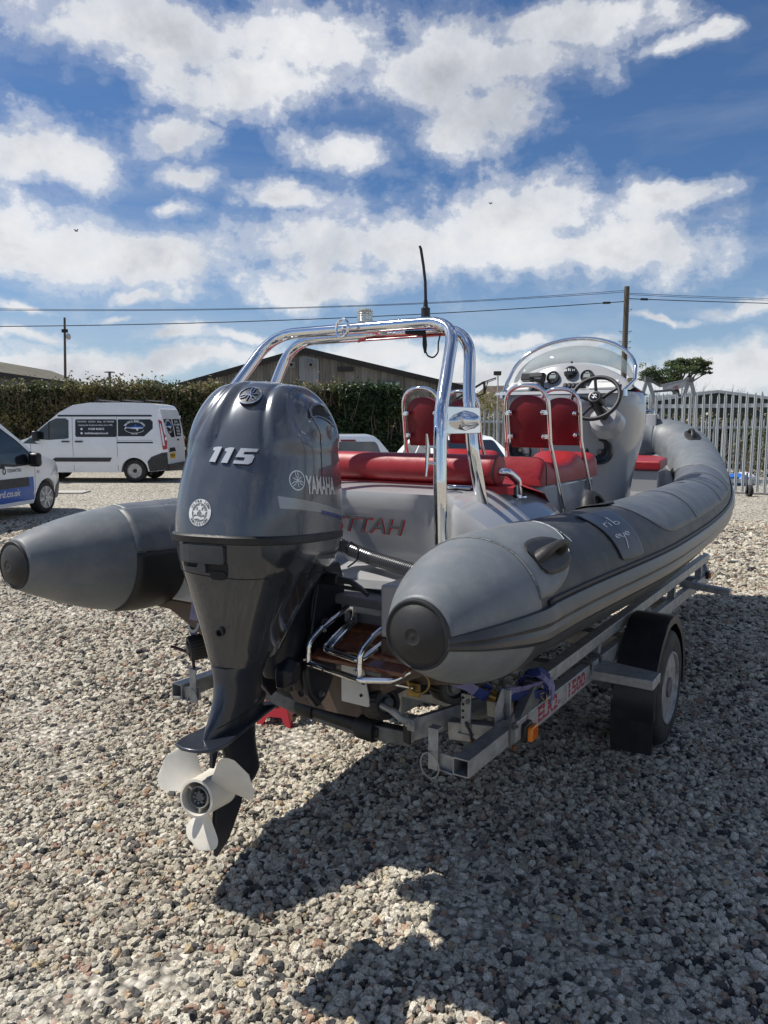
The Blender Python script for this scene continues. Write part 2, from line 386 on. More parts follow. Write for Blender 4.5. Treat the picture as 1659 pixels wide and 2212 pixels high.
# ================================================================ GROUND
def ground_mat():
    m = bpy.data.materials.new('gravel_ground'); m.use_nodes = True; t = m.node_tree; b = NB(t); p = t.nodes['Principled BSDF']
    co = b.n('ShaderNodeNewGeometry').outputs['Position']
    v = b.n('ShaderNodeTexVoronoi', feature='F1'); b.lk(co, v.inputs['Vector']); v.inputs['Scale'].default_value = 30
    v2 = b.n('ShaderNodeTexVoronoi', feature='F1'); b.lk(co, v2.inputs['Vector']); v2.inputs['Scale'].default_value = 17
    sp = b.n('ShaderNodeSeparateColor'); b.lk(v.outputs['Color'], sp.inputs[0])
    c = b.ramp(sp.outputs[0], [(0, (.13, .12, .11)), (.15, (.29, .265, .225)), (.45, (.49, .46, .385)), (.7, (.58, .54, .455)), (.9, (.66, .62, .53)), (1, (.40, .29, .23))])
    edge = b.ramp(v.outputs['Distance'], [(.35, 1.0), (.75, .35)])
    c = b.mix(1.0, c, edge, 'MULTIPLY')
    big = b.ramp(b.noise(co, .5, 5, .6), [(.3, .86), (.7, 1.06)])
    c = b.mix(1.0, c, big, 'MULTIPLY')
    b.lk(c, p.inputs['Base Color']); p.inputs['Roughness'].default_value = .9; p.inputs['Specular IOR Level'].default_value = .2
    h = b.m('ADD', b.m('MULTIPLY', v.outputs['Distance'], -.7), b.m('MULTIPLY', v2.outputs['Distance'], -.6))
    bn = b.n('ShaderNodeBump'); bn.inputs['Strength'].default_value = .9; bn.inputs['Distance'].default_value = .022
    b.lk(h, bn.inputs['Height']); b.lk(bn.outputs[0], p.inputs['Normal'])
    return m
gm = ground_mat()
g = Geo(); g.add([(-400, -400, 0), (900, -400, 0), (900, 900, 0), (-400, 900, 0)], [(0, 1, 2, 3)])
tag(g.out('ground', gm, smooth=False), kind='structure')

def gravel():
    # stone positions: jittered grid over the part of the yard near enough to tell the stones apart
    pts = []
    for d0, d1, sp, sc in ((1.3, 4.4, .0152, .72), (4.4, 8.0, .0215, .94), (8.0, 13, .038, 1.5)):
        ns = int((d1 - d0) / sp); w = .53 * d1 + .9; nl = int(2 * w / sp)
        a, b_ = np.meshgrid(np.arange(ns) * sp + d0, np.arange(nl) * sp - w, indexing='ij')
        a = a + nr.uniform(-.5, .5, a.shape) * sp; b_ = b_ + nr.uniform(-.5, .5, a.shape) * sp
        ok = np.abs(b_) < .53 * a + .8
        a, b_ = a[ok], b_[ok]; 
        x = CAM.x + FH.x * a + RT.x * b_; y = CAM.y + FH.y * a + RT.y * b_
        z = nr.uniform(-.006, .008, a.shape) + .012 * np.sin(x * 3.1 + 1 + .7 * np.sin(y * 1.9)) * np.sin(y * 2.3 + np.sin(x * 1.3)) + .008 * np.sin(x * 7.3 + 2 * np.sin(y * 3.1)) * np.sin(y * 6.1 + x) + .004
        s = nr.gamma(6, 1 / 6., a.shape).clip(.42, 2.0) * sc
        pts.append(np.stack([x, y, z, s], 1))
    pts = np.concatenate(pts)
    me = bpy.data.meshes.new('gravel'); me.vertices.add(len(pts)); me.vertices.foreach_set('co', pts[:, :3].ravel())
    at = me.attributes.new('size', 'FLOAT', 'POINT'); at.data.foreach_set('value', pts[:, 3].copy())
    o = bpy.data.objects.new('gravel', me); COL.objects.link(o)
    tag(o, 'loose grey and buff stone chippings covering the whole boatyard', 'gravel', kind='stuff')
    m = bpy.data.materials.new('granite_chippings'); m.use_nodes = True; t = m.node_tree; b = NB(t); p = t.nodes['Principled BSDF']
    rv = b.n('ShaderNodeObjectInfo').outputs['Random']
    c = b.ramp(rv, [(0, (.035, .036, .040)), (.09, (.09, .088, .084)), (.15, (.20, .18, .155)), (.30, (.36, .33, .265)), (.52, (.50, .46, .375)), (.72, (.43, .41, .35)), (.87, (.64, .60, .51)),
                    (.92, (.33, .25, .195)), (.955, (.30, .185, .14)), (.98, (.42, .34, .21)), (1, (.58, .56, .51))])
    co = b.n('ShaderNodeTexCoord').outputs['Object']
    gr = b.ramp(b.noise(co, 260, 3, .75), [(.36, .45), (.50, 1.0), (.64, 1.35)])
    c = b.mix(1.0, c, gr, 'MULTIPLY'); wp_ = b.n('ShaderNodeNewGeometry').outputs['Position']; c = b.mix(1.0, c, b.ramp(b.noise(wp_, 1.3, 5, .65), [(.32, (.78, .75, .71)), (.6, (1.06, 1.05, 1.03))]), 'MULTIPLY'); b.lk(c, p.inputs['Base Color'])
    p.inputs['Roughness'].default_value = .82; p.inputs['Specular IOR Level'].default_value = .3
    me.materials.append(m)
    ng = bpy.data.node_groups.new('chippings', 'GeometryNodeTree')
    ng.interface.new_socket('Geometry', in_out='INPUT', socket_type='NodeSocketGeometry')
    ng.interface.new_socket('Geometry', in_out='OUTPUT', socket_type='NodeSocketGeometry')
    N = ng.nodes; L = ng.links
    gi = N.new('NodeGroupInput'); go = N.new('NodeGroupOutput')
    gti = N.new('GeometryNodeGeometryToInstance')
    for k in range(9):
        ico = N.new('GeometryNodeMeshIcoSphere'); ico.inputs['Radius'].default_value = .0145; ico.inputs['Subdivisions'].default_value = 2
        pos = N.new('GeometryNodeInputPosition')
        nt = N.new('ShaderNodeTexNoise'); nt.noise_dimensions = '4D'; nt.inputs['Scale'].default_value = 62; nt.inputs['Detail'].default_value = 2.0; nt.inputs['W'].default_value = k * 3.7 + .4
        L.new(pos.outputs[0], nt.inputs['Vector'])
        sub = N.new('ShaderNodeVectorMath'); sub.operation = 'SUBTRACT'; L.new(nt.outputs['Color'], sub.inputs[0]); sub.inputs[1].default_value = (.5, .5, .5)
        scl = N.new('ShaderNodeVectorMath'); scl.operation = 'SCALE'; L.new(sub.outputs[0], scl.inputs[0]); scl.inputs['Scale'].default_value = .034
        sp = N.new('GeometryNodeSetPosition'); L.new(ico.outputs['Mesh'], sp.inputs['Geometry']); L.new(scl.outputs[0], sp.inputs['Offset'])
        tr = N.new('GeometryNodeTransform'); L.new(sp.outputs[0], tr.inputs['Geometry'])
        tr.inputs['Scale'].default_value = (rnd.uniform(1.0, 1.42), rnd.uniform(.78, 1.08), rnd.uniform(.62, .86))
        sm = N.new('GeometryNodeSetMaterial'); L.new(tr.outputs[0], sm.inputs['Geometry']); sm.inputs['Material'].default_value = m
        ss = N.new('GeometryNodeSetShadeSmooth'); L.new(sm.outputs[0], ss.inputs['Geometry']); ss.inputs['Shade Smooth'].default_value = False
        L.new(ss.outputs[0], gti.inputs[0])
    iop = N.new('GeometryNodeInstanceOnPoints'); L.new(gi.outputs[0], iop.inputs['Points']); L.new(gti.outputs[0], iop.inputs['Instance'])
    iop.inputs['Pick Instance'].default_value = True
    r1 = N.new('FunctionNodeRandomValue'); r1.data_type = 'FLOAT_VECTOR'; r1.inputs['Min'].default_value = (-.55, -.55, 0); r1.inputs['Max'].default_value = (.55, .55, 6.283)
    L.new(r1.outputs['Value'], iop.inputs['Rotation'])
    na = N.new('GeometryNodeInputNamedAttribute'); na.data_type = 'FLOAT'; na.inputs['Name'].default_value = 'size'
    L.new(na.outputs['Attribute'], iop.inputs['Scale'])
    ri = N.new('FunctionNodeRandomValue'); ri.data_type = 'INT'
    ri.inputs[4].default_value = 0; ri.inputs[5].default_value = 8; ri.inputs['Seed'].default_value = 5
    L.new(ri.outputs[2], iop.inputs['Instance Index'])
    L.new(iop.outputs[0], go.inputs[0])
    md = o.modifiers.new('chippings', 'NODES'); md.node_group = ng
gravel()

# ================================================================ FOLIAGE
def leaf_mat(name, col, var=.35):
    m = bpy.data.materials.new(name); m.use_nodes = True; t = m.node_tree; b = NB(t); p = t.nodes['Principled BSDF']
    f = b.noise(b.n('ShaderNodeTexCoord').outputs['Object'], 1.6, 5, .6)
    lo = tuple(c * (1 - var) for c in col); hi_ = tuple(c * (1 + var) for c in col)
    b.lk(b.ramp(f, [(.3, lo), (.7, hi_)]), p.inputs['Base Color']); p.inputs['Roughness'].default_value = .42
    p.inputs['Specular IOR Level'].default_value = .45
    tr = b.n('ShaderNodeBsdfTranslucent'); tr.inputs[0].default_value = (*[min(1, c * 1.5) for c in col], 1)
    mx = b.n('ShaderNodeMixShader'); mx.inputs[0].default_value = .28
    b.lk(p.outputs[0], mx.inputs[1]); b.lk(tr.outputs[0], mx.inputs[2]); b.lk(mx.outputs[0], t.nodes['Material Output'].inputs[0])
    return m
lv1 = leaf_mat('hedge_leaf_olive', (.12, .125, .042)); lv2 = leaf_mat('hedge_leaf_dark', (.060, .075, .028)); lv3 = leaf_mat('hedge_leaf_yellow', (.20, .185, .065)); lv4 = leaf_mat('brown_dead_leaf', (.20, .15, .105))
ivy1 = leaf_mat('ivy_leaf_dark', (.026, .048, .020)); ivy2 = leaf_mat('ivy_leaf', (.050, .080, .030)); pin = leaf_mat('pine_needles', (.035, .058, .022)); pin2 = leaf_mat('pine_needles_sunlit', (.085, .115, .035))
twig_m = mat('bare_twigs', (.16, .12, .10), .85, var=.3); bark = mat('bark', (.075, .058, .045), .9, var=.35, vscale=12, bump=.5, bscale=40)
def leaves(name, P_, size, mats, weights, parent, squash=1.0, updir=.35, quad=True, cls=None):
    n = len(P_); N_ = nr.normal(size=(n, 3)); N_[:, 2] += updir; N_ /= np.linalg.norm(N_, axis=1)[:, None]
    T = np.cross(N_, nr.normal(size=(n, 3))); T /= np.linalg.norm(T, axis=1)[:, None]; B_ = np.cross(N_, T)
    s = (size * nr.uniform(.6, 1.35, n))[:, None]
    V = np.stack([P_ + T * s * .5, P_ + B_ * s * .32 * squash, P_ - T * s * .5, P_ - B_ * s * .32 * squash], 1).reshape(-1, 3)
    F = np.arange(4 * n).reshape(-1, 4).tolist()
    ids = cls if cls is not None else nr.choice(len(mats), n, p=weights)
    o = raw(name, V, F, mats, parent, smooth=False, mids=ids.tolist()); tag(o, kind='stuff'); return o
def fbm(x, y, z=0): return noise.fractal(Vector((x, y, z)), 1.0, 2.0, 4)
def hedge(name, label, a, b, thick, zt, n, size, mats, w, roughness=.25, cat='hedge'):
    a, b = Vector(a), Vector(b); L_ = (b - a).length; d = (b - a).normalized(); nn = Vector((-d.y, d.x, 0))
    if nn.dot(CAM - a) < 0: nn = -nn
    t = thing(name, label, cat, (a + b) / 2)
    ss = nr.uniform(0, L_, n); P_ = np.zeros((n, 3)); kind = nr.random(n); cls = np.zeros(n, int)
    for i in range(n):
        s = ss[i]; top = zt * (1 + .06 * fbm(s * .7, 3)) + .13 * fbm(s * 2.6, 9)
        if kind[i] < .70: z = top * nr.random() ** .8; off = thick / 2 + .22 * fbm(s * 1.1, z * 1.1) * roughness * 4 - abs(nr.normal()) * .10 + .05
        elif kind[i] < .92: z = top - abs(nr.normal()) * .10 + nr.random() * .05; off = nr.uniform(-thick / 2, thick / 2)
        else: z = top + abs(nr.normal()) * .15; off = nr.uniform(-thick / 3, thick / 2)
        z = max(.03, z)
        p = a + d * s + nn * off; P_[i] = (p.x, p.y, z)
        c = fbm(s * .55 + 7, z * .8 + 3) + nr.normal() * .35
        cls[i] = min(len(mats) - 1, max(0, int((c + .75) / 1.5 * len(mats))))
    leaves('foliage', P_, size, mats, None, t, cls=cls)
    # dense dark inside of the hedge
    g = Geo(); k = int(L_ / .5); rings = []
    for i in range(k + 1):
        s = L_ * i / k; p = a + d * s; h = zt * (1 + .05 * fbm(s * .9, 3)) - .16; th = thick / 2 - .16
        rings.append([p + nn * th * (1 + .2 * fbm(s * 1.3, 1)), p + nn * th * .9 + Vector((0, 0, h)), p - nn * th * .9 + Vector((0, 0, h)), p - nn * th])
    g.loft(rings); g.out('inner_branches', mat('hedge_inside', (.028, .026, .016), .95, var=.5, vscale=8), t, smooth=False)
    # bare stems and twigs showing through
    g = Geo()
    for i in range(int(L_ * 12)):
        s = nr.uniform(0, L_); p = a + d * s + nn * (thick / 2 + nr.uniform(-.02, .10)); z0 = nr.uniform(.1, zt * .9); hh = nr.uniform(.5, 1.4)
        q = p + Vector((0, 0, z0)); e = q + Vector((nr.normal() * .22, nr.normal() * .22, hh)); 
        if e.z > zt + .4: e.z = zt + nr.uniform(-.1, .40)
        g.tube([q, (q + e) / 2 + Vector((nr.normal() * .06, nr.normal() * .06, 0)), e], [.012, .009, .003], 4)
    tag(g.out('stem', twig_m, t, smooth=False), kind='stuff'); return t
HM = [ivy1, lv2, lv1, lv3, lv4]
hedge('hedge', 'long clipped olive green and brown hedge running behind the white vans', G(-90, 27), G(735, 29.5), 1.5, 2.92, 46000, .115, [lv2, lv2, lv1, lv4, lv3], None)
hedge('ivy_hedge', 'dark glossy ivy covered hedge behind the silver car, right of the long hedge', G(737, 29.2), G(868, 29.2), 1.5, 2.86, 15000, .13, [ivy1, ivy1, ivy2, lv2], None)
# thin brown bramble between ivy and palisade
def bramble(name, label, c, rx, rz, n, nl, mats, cat='shrub', z0=0.0):
    t = thing(name, label, cat, c); g = Geo()
    for i in range(n):
        p = Vector(c) + Vector((nr.normal() * rx * .6, nr.normal() * rx * .6, z0)); e = p + Vector((nr.normal() * rx * .5, nr.normal() * rx * .5, nr.uniform(.5, 1) * rz))
        g.tube([p, p.lerp(e, .5) + Vector((nr.normal() * .1, nr.normal() * .1, 0)), e], [.014, .010, .003], 4)
    tag(g.out('stem', twig_m, t, smooth=False), kind='stuff')
    P_ = np.array(c)[None] + nr.normal(size=(nl, 3)) * np.array([rx * .55, rx * .55, 0]); P_[:, 2] = z0 + nr.random(nl) ** .8 * rz
    leaves('foliage', P_, .11, mats, [1 / len(mats)] * len(mats), t)
bramble('bramble', 'leggy brown bramble between the ivy hedge and the palisade', G(905, 29), 1.0, 2.7, 90, 900, [lv4, lv1, lv2])
bramble('shrub', 'yellow green shrub poking over the palisade behind the seats', G(1048, 27.5), .8, 2.75, 60, 1500, [lv3, lv1, lv3])
bramble('bramble', 'low green bramble growing behind the palisade on the far right', G(1645, 24), .9, 1.5, 50, 900, [lv1, ivy2, lv2])

# ================================================================ BUILDINGS
clad = mat('weathered_fibre_cement', (.25, .23, .20), .85, var=.35, vscale=2.0, streak=True, bump=.2, bscale=30, dirt=(.045, .04, .034, .7), dscale=1.2)
clad_p = mat('pale_cladding_sheet', (.30, .31, .31), .7, var=.15, vscale=2, streak=True)
roof_m = mat('mossy_asbestos_roof', (.135, .125, .095), .9, var=.3, vscale=1.2, bump=.2, bscale=20, dirt=(.07, .075, .035, .6), dscale=1.1)
barge = mat('dark_bargeboard', (.035, .031, .027), .8, var=.3)
blockw = mat('grey_block_wall', (.20, .20, .205), .85, var=.12, vscale=1)
dgreen = mat('dark_green_sheet', (.014, .024, .018), .5, var=.2)
pale_trim = mat('pale_trim', (.5, .52, .52), .6)
def corr_wall(g, a, b, zb, ztop, pitch=.2, amp=.035):
    """corrugated wall from a to b; ztop(s) gives the height at distance s"""
    a, b = Vector(a), Vector(b); L_ = (b - a).length; d = (b - a).normalized(); nn = Vector((-d.y, d.x, 0)); n = int(L_ / pitch * 6); V = []; F = []
    for i in range(n + 1):
        s = L_ * i / n; o = amp * math.cos(2 * math.pi * s / pitch); p = a + d * s + nn * o
        V += [(p.x, p.y, zb), (p.x, p.y, max(zb + .05, ztop(s)))]
        if i: F.append((2 * i - 2, 2 * i, 2 * i + 1, 2 * i - 1))
    g.add(V, F)
def big_barn():
    hd = 47.0
    A_, B_ = G(368, hd), G(985, hd); ap = G(660, hd); L_ = (B_ - A_).length; d = (B_ - A_).normalized(); sa = (ap - A_).length
    back = Vector((-d.y, d.x, 0)); back = back if back.dot(FH) > 0 else -back
    za, zap, zb = ZV(842, hd), ZV(758, hd), ZV(836, hd)
    zt = lambda s: za + (zap - za) * s / sa if s < sa else zap + (zb - zap) * (s - sa) / (L_ - sa)
    t = thing('barn', 'large dark corrugated barn with a low pitched gable end behind the hedge', 'barn', ap)
    g = Geo(); corr_wall(g, A_, B_, 0, zt); g.out('wall', clad, t)
    for (u0, u1) in ((648, 690),):
        p, q = G(u0, hd - .09), G(u1, hd - .09); g = Geo(); s0 = (p - A_).dot(d)
        corr_wall(g, p, q, 2.0, lambda s: zt(s + s0) - .28); g.out('pale_sheet', clad_p, t, label='pale grey sheets in the middle of the dark gable')
    # roof slopes
    for s0, s1 in ((-.5, sa), (sa, L_ + .5)):
        g = Geo(); z0 = zt(max(0, s0)) + .12; z1 = zt(min(L_, s1)) + .12
        if s0 < 0: z0 -= .5 * (zap - za) / sa
        if s1 > L_: z1 -= .5 * (zap - zb) / (L_ - sa)
        p, q = A_ + d * s0 - back * .3, A_ + d * s1 - back * .3; n = 40; V = []; F = []
        for i in range(n + 1):
            k = back * (35.0 * i / n); V += [p + k + Vector((0, 0, z0)), q + k + Vector((0, 0, z1))]
            if i: F.append((2 * i - 2, 2 * i, 2 * i + 1, 2 * i - 1))
        g.add(V, F); o = g.out('roof', roof_m, t, smooth=False); md = o.modifiers.new('th', 'SOLIDIFY'); md.thickness = .06
        g = Geo(); g.bar(p + Vector((0, 0, z0 - .10)), q + Vector((0, 0, z1 - .10)), .06, .34); g.out('bargeboard', barge, t)
    for u in (633, 674):
        c = G(u, hd - .25); z = ZV(789, hd); g = Geo(); g.box((c.x, c.y, z), (.30, .30, .34)); v = g.out('vent', mat('vent_box', (.25, .24, .22), .7), t)
        g = Geo(); g.lathe([(0, 0), (0, .09), (.02, .09)], 16, frame((c.x, c.y, z), -FH) @ Matrix.Translation((.22, 0, 0))); g.out('vent_hole', blackm, v)
    c = G(748, hd - .2); z = ZV(798, hd); g = Geo(); g.box((c.x, c.y, z), (.06, 1.0, .28), rot=Matrix.Rotation(YAW, 3, 'Z')); g.out('louvre', barge, t)
    c = G(842, hd - .25); z = ZV(843, hd); g = Geo(); g.box((c.x, c.y, z), (.08, 1.15, .9), rot=Matrix.Rotation(YAW, 3, 'Z')); w = g.out('door', mat('pale_door_sheet', (.42, .46, .50), .6, var=.1), t)
big_barn()
def simple_barn(name, label, P0, P1, depth, ze, zr, wallm, roofm, fascia=True, cor=0, hip=0.0, left=False):
    """long barn: front eave from P0 to P1, ridge parallel to it"""
    P0, P1 = Vector(P0), Vector(P1); d = (P1 - P0).normalized(); bk = Vector((-d.y, d.x, 0)); bk = bk if bk.dot(FH) > 0 or left else -bk
    t = thing(name, label, 'building', (P0 + P1) / 2); Z = Vector((0, 0, 1))
    g = Geo(); a, b, c, e = P0, P1, P1 + bk * depth, P0 + bk * depth; m0, m1 = P0 + bk * depth / 2, P1 + bk * depth / 2
    V = [a, b, c, e, a + Z * ze, b + Z * ze, c + Z * ze, e + Z * ze, m0 + Z * zr, m1 + Z * zr]
    g.add(V, [(0, 1, 5, 4), (1, 2, 6, 9, 5), (2, 3, 7, 6), (3, 0, 4, 8, 7)]); g.out('wall', wallm, t, smooth=False)
    for s, p, q in ((-1, a, b), (1, e, c)):
        g = Geo(); o = bk * (.35 * s); sl_ = (zr - ze) / (depth / 2) * .35
        p0, q0 = p + o + Z * (ze - sl_ + .06) - d * .3, q + o + Z * (ze - sl_ + .06) + d * .3
        p1, q1 = m0 + Z * (zr + .06) - d * .3, m1 + Z * (zr + .06) + d * .3 - d * hip
        if cor:
            n = int((q0 - p0).length / cor * 2); V = []; F = []
            for i in range(n + 1):
                k = i / n; h = Z * (.05 * (i % 2)); V += [p0.lerp(q0, k) + h, p1.lerp(q1, k) + h]
                if i: F.append((2 * i - 2, 2 * i, 2 * i + 1, 2 * i - 1))
            g.add(V, F)
        else: g.add([p0, q0, q1, p1], [(0, 1, 2, 3)])
        o_ = g.out('roof', roofm, t, smooth=False); md = o_.modifiers.new('th', 'SOLIDIFY'); md.thickness = .08; md.offset = 1
        if fascia and s < 0:
            g = Geo(); g.bar(p0 - Z * .12, q0 - Z * .12, .05, .3); g.out('fascia', barge, t)
    return t
LA, LB_ = G(0, 43), G(188, 57.5)
simple_barn('long_shed', 'long low shed with a mossy grey roof behind the hedge at far left', LA + (LA - LB_) * .6, LB_, 5.0, 4.5, 5.45, blockw, roof_m, left=True)
simple_barn('outbuilding', 'small dark roofed outbuilding just left of the big barn', G(335, 60), G(420, 52), 9, 4.0, 4.9, clad, barge)
simple_barn('house', 'faint distant house with a pale grey roof behind the hedge', G(205, 95), G(262, 90), 9, 5.0, 6.7, blockw, mat('pale_slate', (.22, .25, .25), .7, var=.1))
simple_barn('brown_roof_shed', 'shed with a brown corrugated roof behind the seats', G(985, 46), G(1105, 44), 9, 1.9, 3.85, blockw, mat('brown_corrugated_roof', (.12, .092, .07), .85, var=.35, vscale=3), cor=.17)
simple_barn('grey_roof', 'low grey roofed building between the barn and the roll bar', G(860, 75), G(1010, 75), 9, 4.0, 5.6, blockw, mat('grey_roof', (.13, .13, .135), .8))
# dark green shed behind the palisade, gable towards us
def green_shed():
    hd = 44.0; A_, B_, ap = G(1385, hd), G(1700, hd), G(1540, hd); t = thing('green_shed', 'dark green metal shed with a shallow gable and pale roof edge behind the fence', 'building', ap)
    za, zp = ZV(868, hd), ZV(847, hd); Z = Vector((0, 0, 1)); d = (B_ - A_).normalized(); bk = FH
    g = Geo(); V = [A_, B_, B_ + Z * za, ap + Z * zp, A_ + Z * za]; V += [v + bk * 20 for v in V]
    g.add(V, [(0, 1, 2, 3, 4), (9, 8, 7, 6, 5), (0, 5, 6, 1), (1, 6, 7, 2), (4, 9, 5, 0)]); g.out('wall', dgreen, t, smooth=False)
    for p, q in ((A_ + Z * za, ap + Z * zp), (ap + Z * zp, B_ + Z * za)):
        g = Geo(); k = Z * .05 - bk * .25; g.add([p + k, q + k, q + k + bk * 20.5, p + k + bk * 20.5], [(0, 1, 2, 3)])
        o = g.out('roof', mat('green_grey_roof', (.10, .12, .12), .7), t, smooth=False); md = o.modifiers.new('th', 'SOLIDIFY'); md.thickness = .06; md.offset = 1
        g = Geo(); g.bar(p - bk * .28 + Z * .03, q - bk * .28 + Z * .03, .05, .16); g.out('verge', pale_trim, t)
green_shed()

# ================================================================ PALISADE FENCES
fence_m = mat('galvanised_palisade', (.46, .485, .49), .52, .35, var=.12, vscale=3, streak=True, dirt=(.26, .27, .26, .4), dscale=3)
def pale_mesh(h, w=.068):
    """one W-section pale with a triple point; stands on local origin"""
    V = []; xs = [-w / 2, -w / 4, 0, w / 4, w / 2]; ys = [.018, 0, .016, 0, .018]; top = [h - .13, h - .03, h - .075, h - .03, h - .13]
    top = [h - .12, h - .05, h, h - .05, h - .12]
    for x, y, z in zip(xs, ys, top): V += [(x, y, 0), (x, y, z), (x, y + .004, z), (x, y + .004, 0)]
    F = []
    for i in range(4):
        a, b = 4 * i, 4 * i + 4; F += [(a, b, b + 1, a + 1), (a + 3, a + 2, b + 2, b + 3), (a + 1, b + 1, b + 2, a + 2)]
    F += [(0, 1, 2, 3), (16, 19, 18, 17)]
    return V, F
def palisade(label, A_, B_, h, lift, spacing=.157, rails=(.30, 2.08), postgap=2.75, post=True):
    A_, B_ = Vector(A_), Vector(B_); L_ = (B_ - A_).length; d = (B_ - A_).normalized(); ang = math.atan2(d.y, d.x)
    t = thing('palisade_fence', label, 'fence', A_)
    V, F = pale_mesh(h); first = None
    fr = -1 if Vector((-d.y, d.x, 0)).dot(CAM - A_) > 0 else 1
    nn = Vector((-d.y, d.x, 0)) * (-fr)
    for i in range(int(L_ / spacing) + 1):
        p = A_ + d * (i * spacing) + nn * .03 + Vector((0, 0, lift + .012 * math.sin(i * 2.7)))
        if first is None:
            me = bpy.data.meshes.new('pale'); me.from_pydata(V, [], F); me.materials.append(fence_m); first = me
        o = bpy.data.objects.new('pale', first); COL.objects.link(o); o.parent = t
        o.location = p - A_; o.rotation_euler = (R_(nr.normal() * .25), R_(nr.normal() * .35), ang + (math.pi if fr < 0 else 0))
    for z in rails:
        g = Geo(); g.bar(A_ + Vector((0, 0, lift + z - .045)), B_ + Vector((0, 0, lift + z - .045)), .006, .09); g.bar(A_ + Vector((0, 0, lift + z)) - nn * .02, B_ + Vector((0, 0, lift + z)) - nn * .02, .05, .006)
        g.out('rail', fence_m, t, smooth=False)
    if post:
        for i in range(int(L_ / postgap) + 1):
            p = A_ + d * (i * postgap + .45) - nn * .06
            if (p - A_).dot(d) > L_: break
            g = Geo(); g.bar(p, p + Vector((0, 0, h - .25)), .055, .10, up=(d.x, d.y, 0)); g.out('post', galv, t)
FA = G(1600 / 1.1573, 19.2); FB = G(2080 / 1.1573, 17.1)
palisade('tall galvanised palisade fence standing nearest on the right behind the bow', FA, FB, 2.36, .05)
palisade('lower palisade fence further back, seen through the tall fence', G(1630 / 1.1573, 25.5), G(2010 / 1.1573, 26.5), 1.78, .06, rails=(.3, 1.5))
palisade('short stretch of palisade fence seen between the seats and the console', G(1095 / 1.1573, 26), G(1300 / 1.1573, 26), 2.06, .04, rails=(.35, 1.72), post=False)

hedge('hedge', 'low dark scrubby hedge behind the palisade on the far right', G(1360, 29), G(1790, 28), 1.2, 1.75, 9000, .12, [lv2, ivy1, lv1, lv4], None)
# ================================================================ POLES, WIRES, LAMPS
pole_m = mat('weathered_pole_wood', (.105, .088, .068), .9, var=.3, vscale=5, streak=True, bump=.3, bscale=30)
wire_m = mat('black_cable', (.012, .012, .014), .6)
PP = G(1341, 38); PT = ZV(619, 38)
t = thing('telegraph_pole', 'wooden telegraph pole with step irons rising behind the console', 'pole', PP)
g = Geo(); g.tube([PP, PP + Vector((0, 0, PT))], [.15, .125], 16); g.out('pole_shaft', pole_m, t)
for v in (668, 716, 751, 769, 738):
    for s in (-1, 1):
        if v == 668 and s < 0: continue
        z = ZV(v, 38); g = Geo(); q = PP + RT * (.13 * s) + Vector((0, 0, z)); e = q + RT * (.16 * s)
        g.tube([q, e, e + Vector((0, 0, .05))], .012, 6); g.tube([q - Vector((0, 0, .12)), e], .008, 6); g.out('step_iron', galv_d, t)
def wire(label, a, b, sag, r=.012, joint=None):
    a, b = Vector(a), Vector(b); pts = [a.lerp(b, i / 40) - Vector((0, 0, sag * 4 * (i / 40) * (1 - i / 40))) for i in range(41)]
    g = Geo(); g.tube(pts, r, 6)
    t = thing('overhead_wire', label, 'cable', a); g.out('cable', wire_m, t)
    if joint is not None:
        p = a.lerp(b, joint); p.z -= sag * 4 * joint * (1 - joint); g = Geo(); g.tube([p - (b - a).normalized() * .18, p + (b - a).normalized() * .18], .055, 8); g.out('joint', wire_m, t)
def wp(u, v, hd): q = G(u, hd, ZV(v, hd)); q2 = G(u, hd, q.z); return q2
Z = Vector((0, 0, 1))
wire('topmost thin overhead wire running left from the telegraph pole', PP + Z * ZV(627, 38), wp(-420, 655, 34), .55, .011)
wire('second thin overhead wire running left, just under the topmost', PP + Z * ZV(630.5, 38), wp(-420, 660, 34), .50, .011)
wire('thick lower overhead cable running left from the telegraph pole past the lamp post', PP + Z * ZV(651, 38), wp(-520, 703, 36), .45, .020, .024)
wire('upper overhead wire running right from the telegraph pole', PP + Z * ZV(633, 38), wp(2000, 649, 41), .10, .011)
wire('thin middle overhead wire running right from the telegraph pole', PP + Z * ZV(636, 38), wp(2000, 653, 41), .10, .011)
wire('thick lower overhead cable running right from the telegraph pole', PP + Z * ZV(645, 38), wp(2000, 662, 41), .05, .020, .055)
LP = G(143, 40); t = thing('lamp_post', 'thin weathered wooden lamp post leaning over the hedge at left', 'lamp post', LP)
LTp = G(139.5, 40, ZV(686, 40)); g = Geo(); g.tube([LP, LTp], [.085, .055], 10); g.out('post_shaft', pole_m, t)
q = LP.lerp(LTp, .905); g = Geo(); g.box((q.x, q.y, q.z), (.14, .28, .16), rot=Matrix.Rotation(YAW, 3, 'Z')); g.out('bracket', barge, t)
q = q + RT * .18 - Z * .30; g = Geo(); g.tube([q - Z * .14, q - Z * .06, q + Z * .10, q + Z * .15], [.07, .12, .11, .05], 10); g.tube([q + Z * .14, q + Z * .3 - RT * .12], .015, 6); g.out('lamp', mat('lamp_glass', (.5, .5, .47), .3), t)
q = G(243.5, 50); t = thing('post', 'thin grey post with a small cap beyond the hedge', 'post', q); g = Geo(); g.tube([q, q + Z * ZV(805, 50)], .085, 8); g.out('post_shaft', galv_d, t); g = Geo(); zt_ = ZV(804, 50); g.box((q.x, q.y, zt_), (.45, .45, .07)); g.out('cap', galv_d, t)
q = G(1072, 24); t = thing('floodlight_mast', 'slim white mast carrying a black floodlight behind the seats', 'floodlight', q)
zt_ = ZV(812, 24); g = Geo(); g.tube([q, q + Z * zt_], .022, 8); g.out('mast', mat('white_mast', (.42, .42, .42), .5), t)
